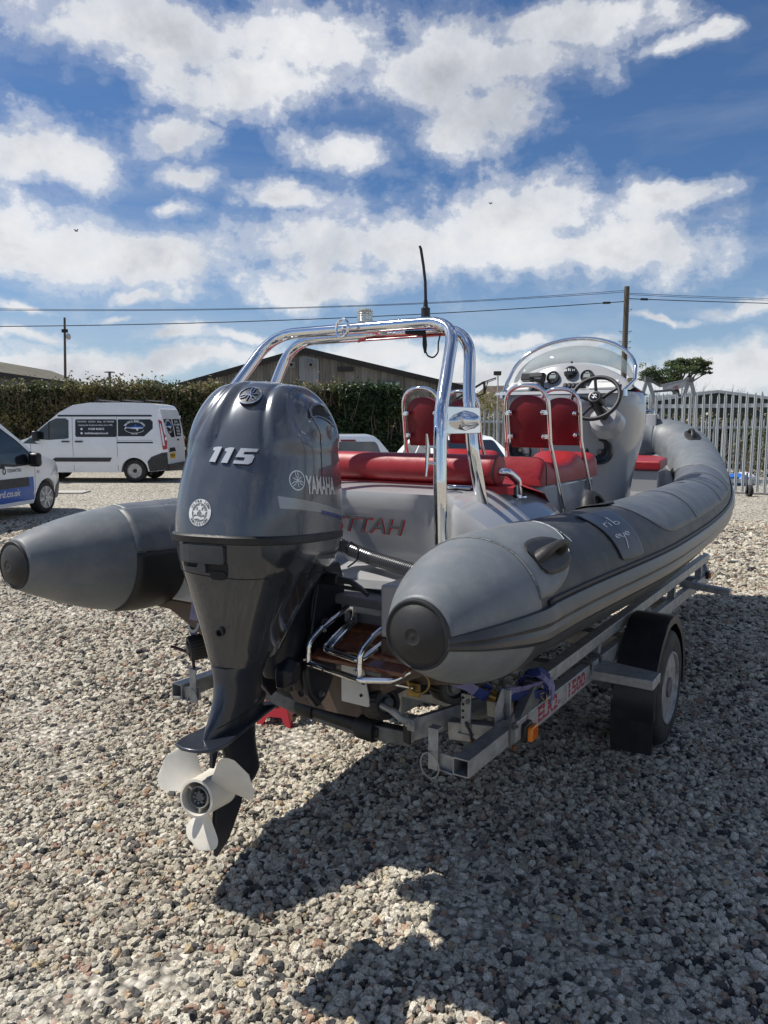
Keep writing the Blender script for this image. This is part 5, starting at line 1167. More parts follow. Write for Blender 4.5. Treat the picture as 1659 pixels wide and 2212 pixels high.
# ---- jockey seat pods
def pod(sd):
    cy = .292 * sd; w = .122
    def sec(x, hw, zt, zb=1.02): return [(x, cy - hw, zb), (x, cy - hw, zt), (x, cy + hw, zt), (x, cy + hw, zb)]
    g = Geo(); g.loft([sec(3.42, w - .02, 1.40), sec(3.46, w, 1.405), sec(4.20, w - .01, 1.405), sec(4.24, w - .03, 1.40)])
    p = g.out('jockey_seat', gel, boat, bevel=.02, seg=3, label='grey seat pod with red cushion on the %s side' % ('starboard' if sd < 0 else 'port'))
    def crs(x, hw, z0, z1, rr):
        o = [(x, cy - hw, z0)]
        for i in range(13): a = math.pi - math.pi * i / 12; o.append((x, cy + hw * math.copysign(abs(math.cos(a)) ** .45, math.cos(a)), z1 - rr + rr * abs(math.sin(a)) ** .6))
        return o + [(x, cy + hw, z0)]
    xs_ = np.linspace(3.385, 4.26, 30); rg = []
    for x in xs_:
        k = (x - 3.385) / .875; e = min(1, (1 - abs(2 * k - 1) ** 7)); z1 = 1.475 + .055 * math.exp(-((x - 3.42) / .09) ** 2) * .6 + .045 * math.exp(-((x - 3.93) / .10) ** 2) + .03 * math.exp(-((x - 4.24) / .1) ** 2)
        e = max(.05, min(1, ((x - 3.38) / .035)) ** .5 * min(1, ((4.268 - x) / .03)) ** .5); rg.append(crs(x, (w + .004) * (.9 + .1 * e), 1.402, 1.41 + (z1 - 1.41 + .028) * e, .085 * e))
    g = Geo(); g.loft(rg); cu = g.out('cushion', redv, p, ang=60)
    g = Geo(); pts = [Vector(v) + Vector((-.002, 0, 0)) for v in rg[2]]; g.tube(pts, .0035, 6); g.out('piping', blackp, p)
    g = Geo(); g.box((3.398, cy + .055, 1.405), (.012, .022, .05)); g.out('latch_strap', blackp, p, bevel=.003)
    for bx, back in ((3.475, 0), (3.938, 1)):
        # stainless hoop: foot on the pod side, rising and leaning aft
        hw = .112
        pts = [(bx + .205, cy - w - .006, 1.20), (bx + .20, cy - w - .012, 1.27), (bx + .055, cy - hw - .004, 1.565), (bx + .045, cy - hw, 1.60), (bx + .0, cy - hw + .004, 1.875), (bx + .0, cy + hw - .004, 1.875), (bx + .045, cy + hw, 1.60), (bx + .055, cy + hw + .004, 1.565), (bx + .20, cy + w + .012, 1.27), (bx + .205, cy + w + .006, 1.20)]
        g = Geo(); g.tube(pts, .0105, 16, fil=[0, .03, .05, .05, .108, .108, .05, .05, .03, 0], fseg=10); hp = g.out('seat_hoop', steel, p, ang=60)
        # padded back: arched outline, thick
        def outline(k, inset=0):
            o = [(-(.095 - inset), 1.575 + inset), (-(.098 - inset), 1.60 + inset)]
            for i in range(15): a = math.pi - math.pi * i / 14; o.append((math.cos(a) * (.100 - inset), 1.735 + (.095 - inset) * abs(math.sin(a)) ** .8))
            return o + [(.098 - inset, 1.60 + inset), (.095 - inset, 1.575 + inset)]
        lay = []
        for dx, ins in ((.004, .010), (.010, .002), (.018, 0), (.050, 0), (.062, .006), (.070, .022), (.073, .05)):
            lay.append([(bx + dx + .052 - (z - 1.575) * .19, cy + y, z) for y, z in outline(0, ins)])
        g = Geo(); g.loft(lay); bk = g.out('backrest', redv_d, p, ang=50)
        for z in (1.63, 1.745):
            for s in (-1, 1):
                x_ = bx + .048 - (z - 1.575) * .19; g = Geo(); g.box((x_ - .002, cy + s * .092, z), (.006, .034, .022)); g.lathe([(0, .011), (.008, .009), (.010, 0)], 12, frame((x_ - .004, cy + s * .082, z), (-1, 0, 0))); g.out('hoop_bracket', steel, p, bevel=.001)
for sd in (-1, 1): pod(sd)

# ---- console
def console():
    # plan half-breadth and sections
    cy = 0.0; g = Geo()
    def sec(z, xa, xf, hw, n=3.2):
        o = []; xc, a = (xa + xf) / 2, (xf - xa) / 2
        for i in range(40):
            t = 2 * math.pi * i / 40; c, s = math.cos(t), math.sin(t)
            o.append((xc + a * math.copysign(abs(c) ** (2 / n), c), cy + hw * math.copysign(abs(s) ** (2 / n), s), z))
        return o
    rg = [sec(1.02, 4.80, 5.42, .35), sec(1.25, 4.80, 5.42, .355), sec(1.42, 4.79, 5.44, .38), sec(1.56, 4.74, 5.46, .415), sec(1.70, 4.70, 5.46, .44), sec(1.80, 4.67, 5.44, .445), sec(1.865, 4.66, 5.42, .44), sec(1.89, 4.68, 5.40, .425)]
    g.loft(rg); c = g.out('console', gel, boat, ang=55)
    # dash: inclined face rising to an arched cowl under the screen
    ys = np.linspace(-.41, .41, 41)
    def arcz(y): return 1.90 + .185 * max(0, 1 - (y / .42) ** 2) ** .75
    R0 = [[(4.66, y, 1.875) for y in ys], [(4.70, y, 1.893) for y in ys], [(4.86, y, 1.90 + .012 * max(0, 1 - (y / .42) ** 2)) for y in ys], [(4.90, y, 1.90 + .02 * max(0, 1 - (y / .42) ** 2)) for y in ys],
          [(4.965, y, 1.905 + (arcz(y) - 1.905) * .93) for y in ys], [(4.975, y, arcz(y)) for y in ys], [(5.0, y, arcz(y) + .004) for y in ys], [(5.20, y, 1.89 + (arcz(y) - 1.90) * .65) for y in ys], [(5.38, y, 1.88) for y in ys]]
    g = Geo(); g.loft(R0, closed_ring=False, caps=False); d = g.out('dash', gel, boat, ang=60)
    dn = Vector((-.94, 0, .33)).normalized()
    def dash_pt(y, k): return Vector((4.905 + .055 * k, y, 1.92 + (arcz(y) - 1.92) * .9 * k))
    for y, k, dial in ((.105, .50, 0), (-.01, .62, 1), (-.125, .50, 0)):
        p = Vector((4.922, y, 1.995)) if not dial else Vector((4.935, y, 2.025)); M_ = frame(p, dn); g = Geo(); g.lathe([(-.02, .044), (.004, .044), (.010, .041), (.010, .037), (.004, .036), (.004, 0)], 32, M_); ga = g.out('gauge', blackp, d)
        if not dial:
            g = Geo(); g.prism(rrect(-.022, -.010, .022, .016, .003), lambda a, b: M_ @ Vector((.0045, -a, b)), lambda a, b: M_ @ Vector((.0065, -a, b))); g.out('display', mat('lcd_screen', (.30, .33, .31), .15), ga)
            g = Geo(); g.box((0.006, 0, .025), (.002, .024, .005), M_); g.out('logo', silver_l, ga)
            for sy in (-.009, .009): g = Geo(); g.lathe([(.004, .006), (.008, .005), (.008, 0)], 12, M_ @ Matrix.Translation((0, sy, -.021))); g.out('button', blackp, ga)
        else:
            g = Geo(); g.lathe([(.004, .038), (.018, .032), (.026, .018), (.028, 0)], 24, M_); g.out('compass_dome', mat('compass_dome', (.01, .01, .011), .04, coat=.8), ga)
            V, F = textmesh('N 33 30', .021, 0, .0003); g = Geo(); g.add([M_ @ Vector((.029 - 6 * v.x ** 2, -v.x, v.y + .004)) for v in V], F); g.out('compass_card', white_l, ga, smooth=False)
    g = Geo(); g.lathe([(0, .006), (.012, .006), (.014, 0)], 10, frame((4.985, -.0, 2.087), (0, 0, 1), (1, 0, 0))); g.out('switch_knob', blackp, d)
    # switch panel, radio, chart plotters (covers on), throttle
    M_ = frame((4.905, -.045, 1.925), (-.75, 0, .66)); g = Geo(); g.box((.006, 0, .004), (.012, .150, .046), M_); sp = g.out('switch_panel', blackp, d, bevel=.002)
    for i in range(5): g = Geo(); g.box((.016, .055 - i * .0275, .004), (.012, .020, .034), M_); g.out('rocker_switch', mat('rocker', (.03, .03, .033), .25), sp, bevel=.002)
    def cover(y, w_, label_, txt_):
        M2 = frame((4.80, y, 1.925), (-.52, 0, .85)); g = Geo(); g.box((0, 0, 0), (.034, w_, .098), M2); o = g.out('instrument_cover', white_pl, d, bevel=.008, seg=3, label=label_)
        if txt_: V, F = textmesh(txt_, .022, 0, .0004, 1.1); gg = Geo(); gg.add([M2 @ Vector((.0178, -v.x, v.y + .02)) for v in V], F); gg.out('lettering', mat('grey_lettering', (.22, .22, .22), .4), o, smooth=False)
        g = Geo(); g.box((-.024, 0, -.005), (.02, w_ + .02, .10), M2); g.out('instrument_base', blackp, d, bevel=.004)
    cover(-.275, .175, 'white sun cover on the chart plotter behind the wheel', 'GARMIN'); cover(.285, .16, 'white sun cover at the port end of the dash', 'NAVMAN')
    M2 = frame((4.90, .225, 1.99), (-.94, 0, .33)); g = Geo(); g.box((.02, 0, 0), (.05, .16, .052), M2); g.out('radio', blackp, d, bevel=.006); g = Geo(); g.box((.05, .028, .002), (.016, .095, .034), M2); g.out('radio_microphone', dkgrey_pl, d, bevel=.006)
    g = Geo(); g.tube([(4.78, .115, 1.90), (4.755, .115, 1.955)], .010, 10); g.tube([(4.755, .10, 1.957), (4.74, .12, 1.968), (4.735, .16, 1.975)], [.012, .022, .016], 12); g.box((4.79, .12, 1.905), (.09, .09, .03)); g.out('throttle_lever', blackp, d, bevel=.004)
    g = Geo()
    pts = [Vector((4.70, .34 + .012 * math.cos(i * .9), 1.90 - .012 * i * .35 + .012 * math.sin(i * .9))) for i in range(40)]; g.tube(pts, .0035, 5); g.out('coiled_cable', blackp, d)
    # steering wheel
    wc = Vector((4.46, -.325, 1.84)); ax = Vector((-.86, 0, .50)).normalized(); M_ = frame(wc, ax)
    g = Geo(); torus(g, M_, .142, .0125, 56, 14); sw = g.out('steering_wheel', mat('soft_black_grip', (.022, .022, .024), .5, bump=.1, bscale=150), boat)
    for a in (5, 62, 118, 190, 250, 305)[:0] + (95, 150, 222, 318, 30)[:5]:
        pass
    for a in (100, 172, 244, 316, 28):
        d_ = Vector((0, math.cos(R_(a)), math.sin(R_(a)))); g = Geo(); g.tube([M_ @ (d_ * .03 + Vector((-.035, 0, 0))), M_ @ (d_ * .085 + Vector((-.012, 0, 0))), M_ @ (d_ * .135)], [.011, .009, .009], 10); g.out('spoke', blackp, sw)
    g = Geo(); g.lathe([(-.20, .034), (-.10, .036), (-.05, .046), (-.02, .040), (.012, .040), (.018, .036), (.019, .030)], 32, M_); g.out('hub', blackp, sw)
    g = Geo(); g.lathe([(.017, .030), (.021, .026), (.022, 0)], 28, M_); g.out('hub_cap', mat('gloss_black', (.01, .01, .011), .1, coat=.8), sw)
    V, F = merge2d([line2d([(-.011, .004), (-.004, .012), (.0, .004), (.010, .012)], .003), line2d([(-.013, -.010), (-.004, -.002), (.002, -.012), (.011, -.003)], .003), line2d([(-.001, .008), (.003, -.010)], .003)])
    g = Geo(); g.add([M_ @ Vector((.0226, -v[0] * 1.2, v[1] * 1.2)) for v in V], F); g.out('emblem', silver_l, sw, smooth=False)
    # boss behind the wheel
    g = Geo(); M3 = frame((4.70, -.325, 1.71), ax); g.lathe([(-.05, .105), (.03, .095), (.055, .07), (.06, .03)], 32, M3); g.out('helm_boss', gel, c)
    # loudspeakers in the aft face
    for y in (-.265, .265):
        M_ = frame((4.772, y, 1.515), (-1, 0, .0)); g = Geo(); g.lathe([(-.03, .083), (.010, .083), (.014, .078), (.010, .068), (-.005, .060), (-.02, .03), (-.016, .018), (-.010, 0)], 36, M_); sp = g.out('loudspeaker', blackp, c)
        g = Geo(); g.lathe([(-.008, .016), (-.002, .012), (0, 0)], 20, M_); g.out('speaker_cone', mat('tan_speaker_cone', (.20, .17, .13), .5), sp)
    # windscreen and its grab rail
    def arch_pt(t, hw, z0, zr, xb, xl):
        a = math.pi * t; return Vector((xb + xl * math.sin(a), -hw * math.cos(a), z0 + zr * abs(math.sin(a)) ** .85))
    n = 48; inn = [arch_pt(i / n, .405, 1.905, .185, 4.99, .0) for i in range(n + 1)]; outr = [arch_pt(i / n, .415, 1.91, .295, 4.97, .10) for i in range(n + 1)]
    V = []; F = []
    for i in range(n + 1): V += [inn[i], outr[i]]
    for i in range(n): F.append((2 * i, 2 * i + 1, 2 * i + 3, 2 * i + 2))
    m_ = mat('smoked_acrylic', (.28, .33, .33), .02, trans=.0, alpha=.42, spec=.6); ws = raw('windscreen', V, F, m_, c, ang=60)
    ws.modifiers.new('th', 'SOLIDIFY').thickness = .005
    pts = [(4.80, .40, 1.895), (4.92, .432, 1.965)] + [tuple(arch_pt(i / 24, -.432, 1.955, .300, 4.95, .13)) for i in range(2, 23)] + [(4.92, -.432, 1.965), (4.80, -.40, 1.895)]
    g = Geo(); g.tube(pts, .0125, 16, fil=.03, fseg=4); gr = g.out('grab_rail', steel, c, ang=60)
    for y in (.40, -.40): g = Geo(); g.lathe([(-.03, .024), (.012, .022), (.016, .014)], 20, frame((4.79, y, 1.89), (.0, 0, 1), (1, 0, 0))); g.out('rail_foot', steel, gr)
    g = Geo(); g.box((4.985, -.385, 1.955), (.02, .03, .05)); g.out('rail_clip', mat('bronze_clip', (.25, .19, .09), .3, .8), gr)
console()
# ---- bow seat and anchor locker
g = Geo(); g.loft([[(5.95, -.37, z), (5.95, .37, z), (6.62, .27, z), (6.90, .12, z), (6.90, -.12, z), (6.62, -.27, z)] for z in (1.02, 1.335)]); bs = g.out('bow_seat', gel, boat, bevel=.012, seg=3)
g = Geo(); g.loft([[(5.93 + i_, -.38 + i_, z), (5.93 + i_, .38 - i_, z), (6.64 - i_, .28 - i_, z), (6.92 - i_, .125 - i_ * .5, z), (6.92 - i_, -.125 + i_ * .5, z), (6.64 - i_, -.28 + i_, z)] for z, i_ in ((1.338, .006), (1.345, 0), (1.395, 0), (1.408, .012))]); g.out('cushion', redv, bs, bevel=.008, seg=3)
g = Geo(); g.loft([[(7.34, -.02, z), (7.34, .24, z), (7.62, .20, z), (7.62, .02, z)] for z in (1.60, 1.765, 1.775)]); bl = g.out('bow_locker', gel, boat, bevel=.02, seg=3)
g = Geo(); g.tube([(7.36, .01, 1.772), (7.36, .01, 1.81), (7.36, .21, 1.81), (7.36, .21, 1.772)], .006, 8, fil=.02); g.tube([(7.48, .04, 1.772), (7.48, .04, 1.80), (7.48, .18, 1.80), (7.48, .18, 1.772)], .006, 8, fil=.02); g.out('bow_rail', steel, bl)
g = Geo(); g.box((7.46, .12, 1.80), (.09, .05, .05)); g.tube([(7.42, .09, 1.81), (7.46, .12, 1.85), (7.51, .14, 1.81)], .014, 8); g.out('bow_fitting', blackp, bl, bevel=.01)
# foredeck filling between bow seat and tube
g = Geo(); g.loft([[(6.5, -.42, 1.26), (6.9, -.34, 1.32), (7.3, -.16, 1.42), (7.4, 0, 1.45), (7.3, .16, 1.42), (6.9, .34, 1.32), (6.5, .42, 1.26)], [(6.5, -.30, 1.16), (6.9, -.22, 1.2), (7.1, -.10, 1.3), (7.15, 0, 1.33), (7.1, .10, 1.3), (6.9, .22, 1.2), (6.5, .30, 1.16)]], closed_ring=False, caps=False); g.out('foredeck', gel_d, boat)
# side deck coaming strips inboard of the tubes
for s in (-1, 1):
    g = Geo(); g.loft([[(x, s * (y - .21), 1.02), (x, s * (y - .19), 1.14)] for x, y in ((2.6, .78), (3.4, .83), (4.6, .80), (5.6, .72), (6.2, .62), (6.8, .48))], closed_ring=False, caps=False); g.out('inner_coaming', gel_d, boat)
# ---- engine cable bellows, cable, swim platform
g = Geo(); pts = [Vector((2.30, .04, 1.245)), Vector((2.42, .09, 1.225)), Vector((2.48, .06, 1.195)), Vector((2.46, -.08, 1.168)), Vector((2.42, -.26, 1.152)), Vector((2.38, -.42, 1.14))]
fp = fillet(pts, .08, 8); L_ = 0; path = [fp[0]]
dense = []
for a, b in zip(fp[:-1], fp[1:]):
    k = max(1, int((b - a).length / .0026)); dense += [a.lerp(b, i / k) for i in range(k)]
g.tube(dense, [.0235 + (.0050 if (i // 2) % 2 else 0) for i in range(len(dense))], 20); g.out('cable_bellows', mat('ribbed_grey_hose', (.11, .112, .12), .28, .4, var=.1), boat, ang=15)
g = Geo(); g.tube([(2.26, -.28, 1.10), (2.32, -.36, 1.115), (2.36, -.50, 1.11)], .007, 8, fil=.05); g.out('cable', blackp, boat)
def swim_platform():
    r = .0108
    pts = [Vector((2.24, -.09, .945)), Vector((2.05, -.085, .895)), Vector((1.985, -.105, .885)), Vector((1.975, -.35, .866)), Vector((2.02, -.45, .870)), Vector((2.24, -.53, .93))]
    g = Geo(); g.tube(pts, r, 16, fil=.05, fseg=7); pf = g.out('swim_platform', steel, boat, ang=60, label='folded stainless boarding ladder with brown slats beside the motor')
    for i in range(4):
        k0, k1 = i / 4 + .03, (i + 1) / 4 - .03
        P0 = Vector((2.005, 0, .893)); P1 = Vector((2.235, 0, .972)); c = P0.lerp(P1, (k0 + k1) / 2); hgt = (P1 - P0).length * (k1 - k0)
        g = Geo(); M_ = frame((c.x, -.305, c.z), (P1 - P0)); g.box((0, 0, 0), (hgt, .37, .018), M_); g.out('slat', wood, pf, bevel=.003)
    for y0 in (-.128, -.340):
        g = Geo(); g.tube([Vector((1.985, y0, .880)), Vector((1.99, y0, .955)), Vector((2.05, y0 - .01, .992)), Vector((2.20, y0 - .02, 1.038)), Vector((2.225, y0 - .03, 1.042)), Vector((2.235, y0 - .16, 1.028))], r, 16, fil=.045, fseg=6); g.out('ladder_rail', steel, pf, ang=60)
    for dz, q in ((0, 0), (-.006, .018)):
        g = Geo(); g.tube([Vector((2.20, -.165 - q, .997 + dz)), Vector((2.02 + q, -.158 - q, .928 + dz)), Vector((2.015 + q, -.325 + q, .913 + dz)), Vector((2.20, -.375 + q, .985 + dz))], .0098, 14, fil=.03, fseg=6); g.out('ladder_rung', steel, pf, ang=60)
    for y in (-.128, -.340):
        g = Geo(); g.tube([(1.985, y, .876), (1.985, y, .918)], .0115, 16); g.lathe([(0, .005), (.010, .005), (.012, 0)], 10, frame((1.974, y + .004, .898), (-1, .3, 0))); g.out('hinge_socket', steel, pf)
    for y in (-.15, -.20, -.235, -.315, -.36):
        g = Geo(); M_ = frame((1.981, y, .8815 + (y + .105) * .0776), (0, 1, .08)); g.lathe([(-.003, .0095), (-.003, .0110), (.003, .0110), (.003, .0095)], 18, M_); g.out('spacer_ring', blackp, pf)
    g = Geo(); g.box((2.205, -.165, 1.018), (.03, .016, .055)); g.lathe([(0, .006), (.01, .005)], 10, frame((2.19, -.17, 1.0), (-1, 0, 0))); g.out('hinge_lug', steel, pf, bevel=.002)
    g = Geo(); g.tube([(2.0, -.32, .866), (2.22, -.40, .775)], .0075, 10); g.out('platform_stay', steel, pf)
    # towing eye and ring
    g = Geo(); torus(g, frame((2.215, -.43, .80), (-.9, -.3, 0)), .038, .004, 28, 8); g.out('tow_eye', brass, boat); g = Geo(); g.box((2.235, -.40, .765), (.012, .05, .05)); g.lathe([(0, .010), (.012, .009)], 8, frame((2.229, -.40, .765), (-1, 0, 0))); g.out('eye_plate', brass, boat, bevel=.002)
swim_platform()
# ================================================================ OUTBOARD MOTOR
PSI = R_(12)
ob = thing('outboard_motor', 'dark blue grey four stroke outboard motor numbered 115 with a cream propeller', 'outboard motor', (2.12, 0, 0), PSI, local=True)
def sring(z, ub, uf, hw, n=2.6, m=48, tilt=0.0, flat=0.0):
    o = []; uc, a = (ub + uf) / 2, (uf - ub) / 2
    for i in range(m):
        t = 2 * math.pi * (i + .5) / m; c, s = math.cos(t), math.sin(t)
        k = n
        u = uc + a * math.copysign(abs(c) ** (2 / k), c); v = hw * math.copysign(abs(s) ** (2 / k), s)
        v *= 1 - .10 * max(0, c) ** 2
        o.append((u, v, z + tilt * (u - uc)))
    return o
def interp_rings(spec, sub=4, **kw):
    """spec rows (z, ub, uf, hw, n, tilt); smooth interpolation between them"""
    S_ = np.array(spec, float); t = np.arange(len(S_)); tt = np.linspace(0, len(S_) - 1, (len(S_) - 1) * sub + 1); out = []
    for q in tt:
        i = int(min(len(S_) - 2, q)); k = q - i; p0, p1, p2, p3 = S_[max(0, i - 1)], S_[i], S_[i + 1], S_[min(len(S_) - 1, i + 2)]
        r = .5 * ((2 * p1) + (-p0 + p2) * k + (2 * p0 - 5 * p1 + 4 * p2 - p3) * k * k + (-p0 + 3 * p1 - 3 * p2 + p3) * k ** 3)
        out.append(sring(r[0], r[1], r[2], max(.004, r[3]), r[4], tilt=r[5], **kw))
    return out
COWL = [(1.350, -.592, .050, .207, 2.9, -.085), (1.42, -.578, .056, .210, 2.9, -.085), (1.51, -.552, .056, .208, 2.8, -.08), (1.60, -.515, .048, .200, 2.7, -.09), (1.675, -.478, .032, .188, 2.7, -.11),
        (1.73, -.440, .010, .170, 2.6, -.13), (1.772, -.400, -.024, .145, 2.5, -.13), (1.802, -.360, -.075, .112, 2.3, -.11), (1.820, -.315, -.135, .068, 2.1, -.07), (1.826, -.27, -.19, .014, 2.0, -.02)]
rg = interp_rings(COWL, 8, m=160)
# character lines: grooves fanning down the back from the badge, and a shoulder step
def groove(p):
    u, v, z = p; d = 0
    if u < -.05 and z > 1.60:
        for s in (-1, 1):
            for k, (v0, v1) in enumerate(((.045, .085), (.085, .165))):
                vl = v0 + (v1 - v0) * (1.80 - z) / .2; e = abs(v + .045 - s * vl)
                f_ = min(1, (z - 1.60) / .05) * min(1, max(0, (1.83 - z) / .03)); d -= .0085 * math.exp(-(e / .0075) ** 2) * f_
                d += .0065 * (1 / (1 + math.exp(-(abs(v + .045) - vl) * 220))) * f_ * (1 if k == 0 else -.2)
    n = Vector((u + .28, v * 1.8, max(0, z - 1.6))).normalized(); return (u + n.x * d, v + n.y * d, z + n.z * d)
rg = [[groove(p) for p in r] for r in rg]
g = Geo(); g.loft(rg); cowl = g.out('cowl', ob_paint, ob, ang=70)
def bvh(o):
    me = o.data; return BVHTree.FromPolygons([v.co[:] for v in me.vertices], [list(p.vertices) for p in me.polygons])
CB = bvh(cowl)
def on_cowl(o, right, up, dirn, tree=CB):
    o, right, up, dirn = map(Vector, (o, right, up, dirn)); right.normalize(); up.normalize(); dirn.normalize()
    def f(a, b, h):
        p = o + right * a + up * b; hit, nrm, _, _ = tree.ray_cast(p - dirn * .6, dirn)
        if hit is None: return None
        if nrm.dot(dirn) > 0: nrm = -nrm
        return hit + nrm * h
    return f
def sub_cut(VF, step, rx=(-.3, .3), ry=(-.1, .1)):
    V, F = VF; return cuts(V, F, list(np.arange(rx[0], rx[1], step)), list(np.arange(ry[0], ry[1], step)))
def lay(name, VF, fn, m, par, h, solid=0, label=None):
    V, F = VF; P_ = [fn(v[0], v[1], h) for v in V]; F = [f for f in F if all(P_[i] is not None for i in f)]; used = sorted({i for f in F for i in f}); ix = {a: b for b, a in enumerate(used)}
    o = raw(name, [P_[i] for i in used], [[ix[i] for i in f] for f in F], m, par, smooth=False, label=label)
    if solid: md = o.modifiers.new('th', 'SOLIDIFY'); md.thickness = solid; md.offset = 0
    return o
# three tuning forks in a ring
def forks(R0):
    parts = [ring2d(R0 * .88, R0, 40)]
    for a in (90, 210, 330):
        c, s = math.cos(R_(a)), math.sin(R_(a)); rot = lambda x, y: (x * c - y * s, x * s + y * c)
        parts.append(line2d([rot(R0 * .0, 0), rot(R0 * .30, 0)], R0 * .10)); 
        for sg in (-1, 1): parts.append(line2d([rot(R0 * .28, 0), rot(R0 * .36, sg * R0 * .13), rot(R0 * .80, sg * R0 * .13)], R0 * .085))
        parts.append(line2d([rot(-R0 * .0, 0), rot(-R0 * .62, 0)], R0 * .085))
    return merge2d(parts)
# back: numerals, top badge, emission star label; rays run forward
fb = on_cowl((-1.0, .0, 1.600), (0, -1, 0), (0, 0, 1), (1, 0, 0))
one = [(.04, 0), (.62, 0), (1.0, 1), (.62, 1), (.22, .92), (.18, .76), (.40, .72)]
five = [(-.04, 0), (1.18, 0), (1.40, .12), (1.52, .50), (1.40, .62), (.66, .60), (.72, .78), (1.62, .80), (1.70, 1), (.36, 1), (.08, .42), (.86, .42), (.80, .20), (.0, .20)]
parts_ = []
for pl_, x0 in ((one, -.098), (one, -.058), (five, -.017)): V, F = poly2mesh([(x0 + .035 * a + .092 - .022, -.022 + .044 * b) for a, b in pl_]); parts_.append((V, F))
V, F = sub_cut(merge2d(parts_), .012); V = [Vector((v[0], v[1] + .005 - .05 * v[0], 0)) for v in V]
o = lay('number', (V, F), fb, silver_l, cowl, .004, .0025, label='raised silver number 115')
o2 = lay('number_shadow', ([Vector((v[0] + .0022, v[1] - .0028, 0)) for v in V], F), fb, blackp, cowl, .0015, .002)  # black offset copy of the numerals: their shadow edge put in as colour
ft = on_cowl((-.62, 0, 1.93), (0, -1, 0), (.66, 0, .75), (.75, 0, -.66))
M0_ = merge2d([ring2d(0.0005, .036, 40)]); tb = on_cowl((-.62, 0, 1.93), (0, -1, 0), (.66, 0, .75), (.75, 0, -.66))
ft = on_cowl(Vector((-.422, -.047, 1.774)), (-.15, -.98, 0), (.70, -.1, .69), (.69, .12, -.70))
lay('badge_base', ([Vector((v[0], v[1], 0)) for v in ring2d(.0005, .037, 40)[0]], ring2d(.0005, .037, 40)[1]), ft, blackp, cowl, .004, .008)
lay('badge', forks(.036), ft, mat('chrome_badge', (.75, .75, .76), .12, 1.0), cowl, .0095, .002)
# round emission label low on the port quarter of the back
fe = on_cowl((-1.0, .035, 1.441), (0, -1, 0), (0, 0, 1), (1, 0, 0))
lb = lay('emission_label', merge2d([ring2d(.0003, .0385, 40)]), fe, mat('grey_label', (.20, .22, .23), .35), cowl, .0008)
star = lambda cx, cy, r: poly2mesh([(cx + (r if i % 2 == 0 else r * .45) * math.sin(math.pi * i / 5), cy + (r if i % 2 == 0 else r * .45) * math.cos(math.pi * i / 5)) for i in range(10)])
lw = mat('label_white', (.66, .67, .66), .35)
lay('label_ring', merge2d([ring2d(.0268, .0385, 40)]), fe, lw, lb, .0013)
for (a_, b_) in ((0, .014), (-.014, .001), (.014, .001)): lay('label_star', star(a_, b_, .0125), fe, lw, lb, .0014)
lay('label_sign', line2d([(-.018, -.016), (-.006, -.013), (.006, -.017), (.018, -.014)], .007), fe, lw, lb, .0014)
for word, top in (('ULTRA LOW', 1), ('EMISSION', -1)):
    for i, ch in enumerate(word):
        if ch == ' ': continue
        a = (i - (len(word) - 1) / 2) * R_(15) * top; V, F = textmesh(ch, .0105, 0, .0004); rr = .0325; V2 = []
        for v in V:
            if top > 0: V2.append(Vector((math.sin(a) * (rr + v.y) + v.x * math.cos(a), math.cos(a) * (rr + v.y) - v.x * math.sin(a), 0)))
            else: V2.append(Vector((-math.sin(a) * (rr - v.y) * 1 + v.x * math.cos(a), -math.cos(a) * (rr - v.y) - v.x * math.sin(a) * 1, 0)))
        if top < 0: V2 = [Vector((math.sin(-a) * (rr - v.y) + v.x * math.cos(a), -math.cos(a) * (rr - v.y) + v.x * math.sin(-a), 0)) for v in V]
        lay('letter', (V2, F), fe, mat('label_dark_text', (.05, .055, .06), .4), lb, .0019)
# starboard side: maker's name, ring emblem and swept stripe
fs = on_cowl((-.22, -1.0, 1.50), (1, 0, 0), (0, 0, 1), (0, 1, 0))
V, F = sub_cut(textmesh('YAMAHA', .060, 0, .0018, .96), .010); kx = .195 / (max(v[0] for v in V) - min(v[0] for v in V)); V = [Vector((v[0] * kx - .055, v[1] * 1.25 + .000 - .10 * (v[0] * kx), 0)) for v in V]
lay('makers_name', (V, F), fs, silver_l, cowl, .0012)
V, F = forks(.030); lay('ring_emblem', ([Vector((v[0] * 1.15 - .190, v[1] + .028, 0)) for v in V], F), fs, silver_l, cowl, .0012)
ST = [(-.270, -.030), (-.22, -.038), (-.12, -.056), (-.02, -.076), (.06, -.094), (.15, -.112), (.22, -.126)]
def band(t0, t1): return merge2d([([Vector((x, y + t0 * (1 - (i / 6.) * .55), 0)) for i, (x, y) in enumerate(ST)] + [Vector((x, y + t1 * (1 - (i / 6.) * .55), 0)) for i, (x, y) in enumerate(ST)], [(i, i + 1, 8 + i, 7 + i) for i in range(6)])])
lay('stripe', sub_cut(band(-.018, .018), .02, ry=(0, 0)), fs, mat('silver_grey_stripe', (.30, .31, .32), .28, .5), cowl, .0010)
lay('stripe_blue', sub_cut(([Vector((x, y, 0)) for x, y in ((-.06, -.086), (.20, -.142), (.20, -.130), (-.06, -.074))], [(0, 1, 2, 3)]), .03, ry=(0, 0)), fs, mat('dark_blue_stripe', (.015, .035, .16), .25), cowl, .0016)
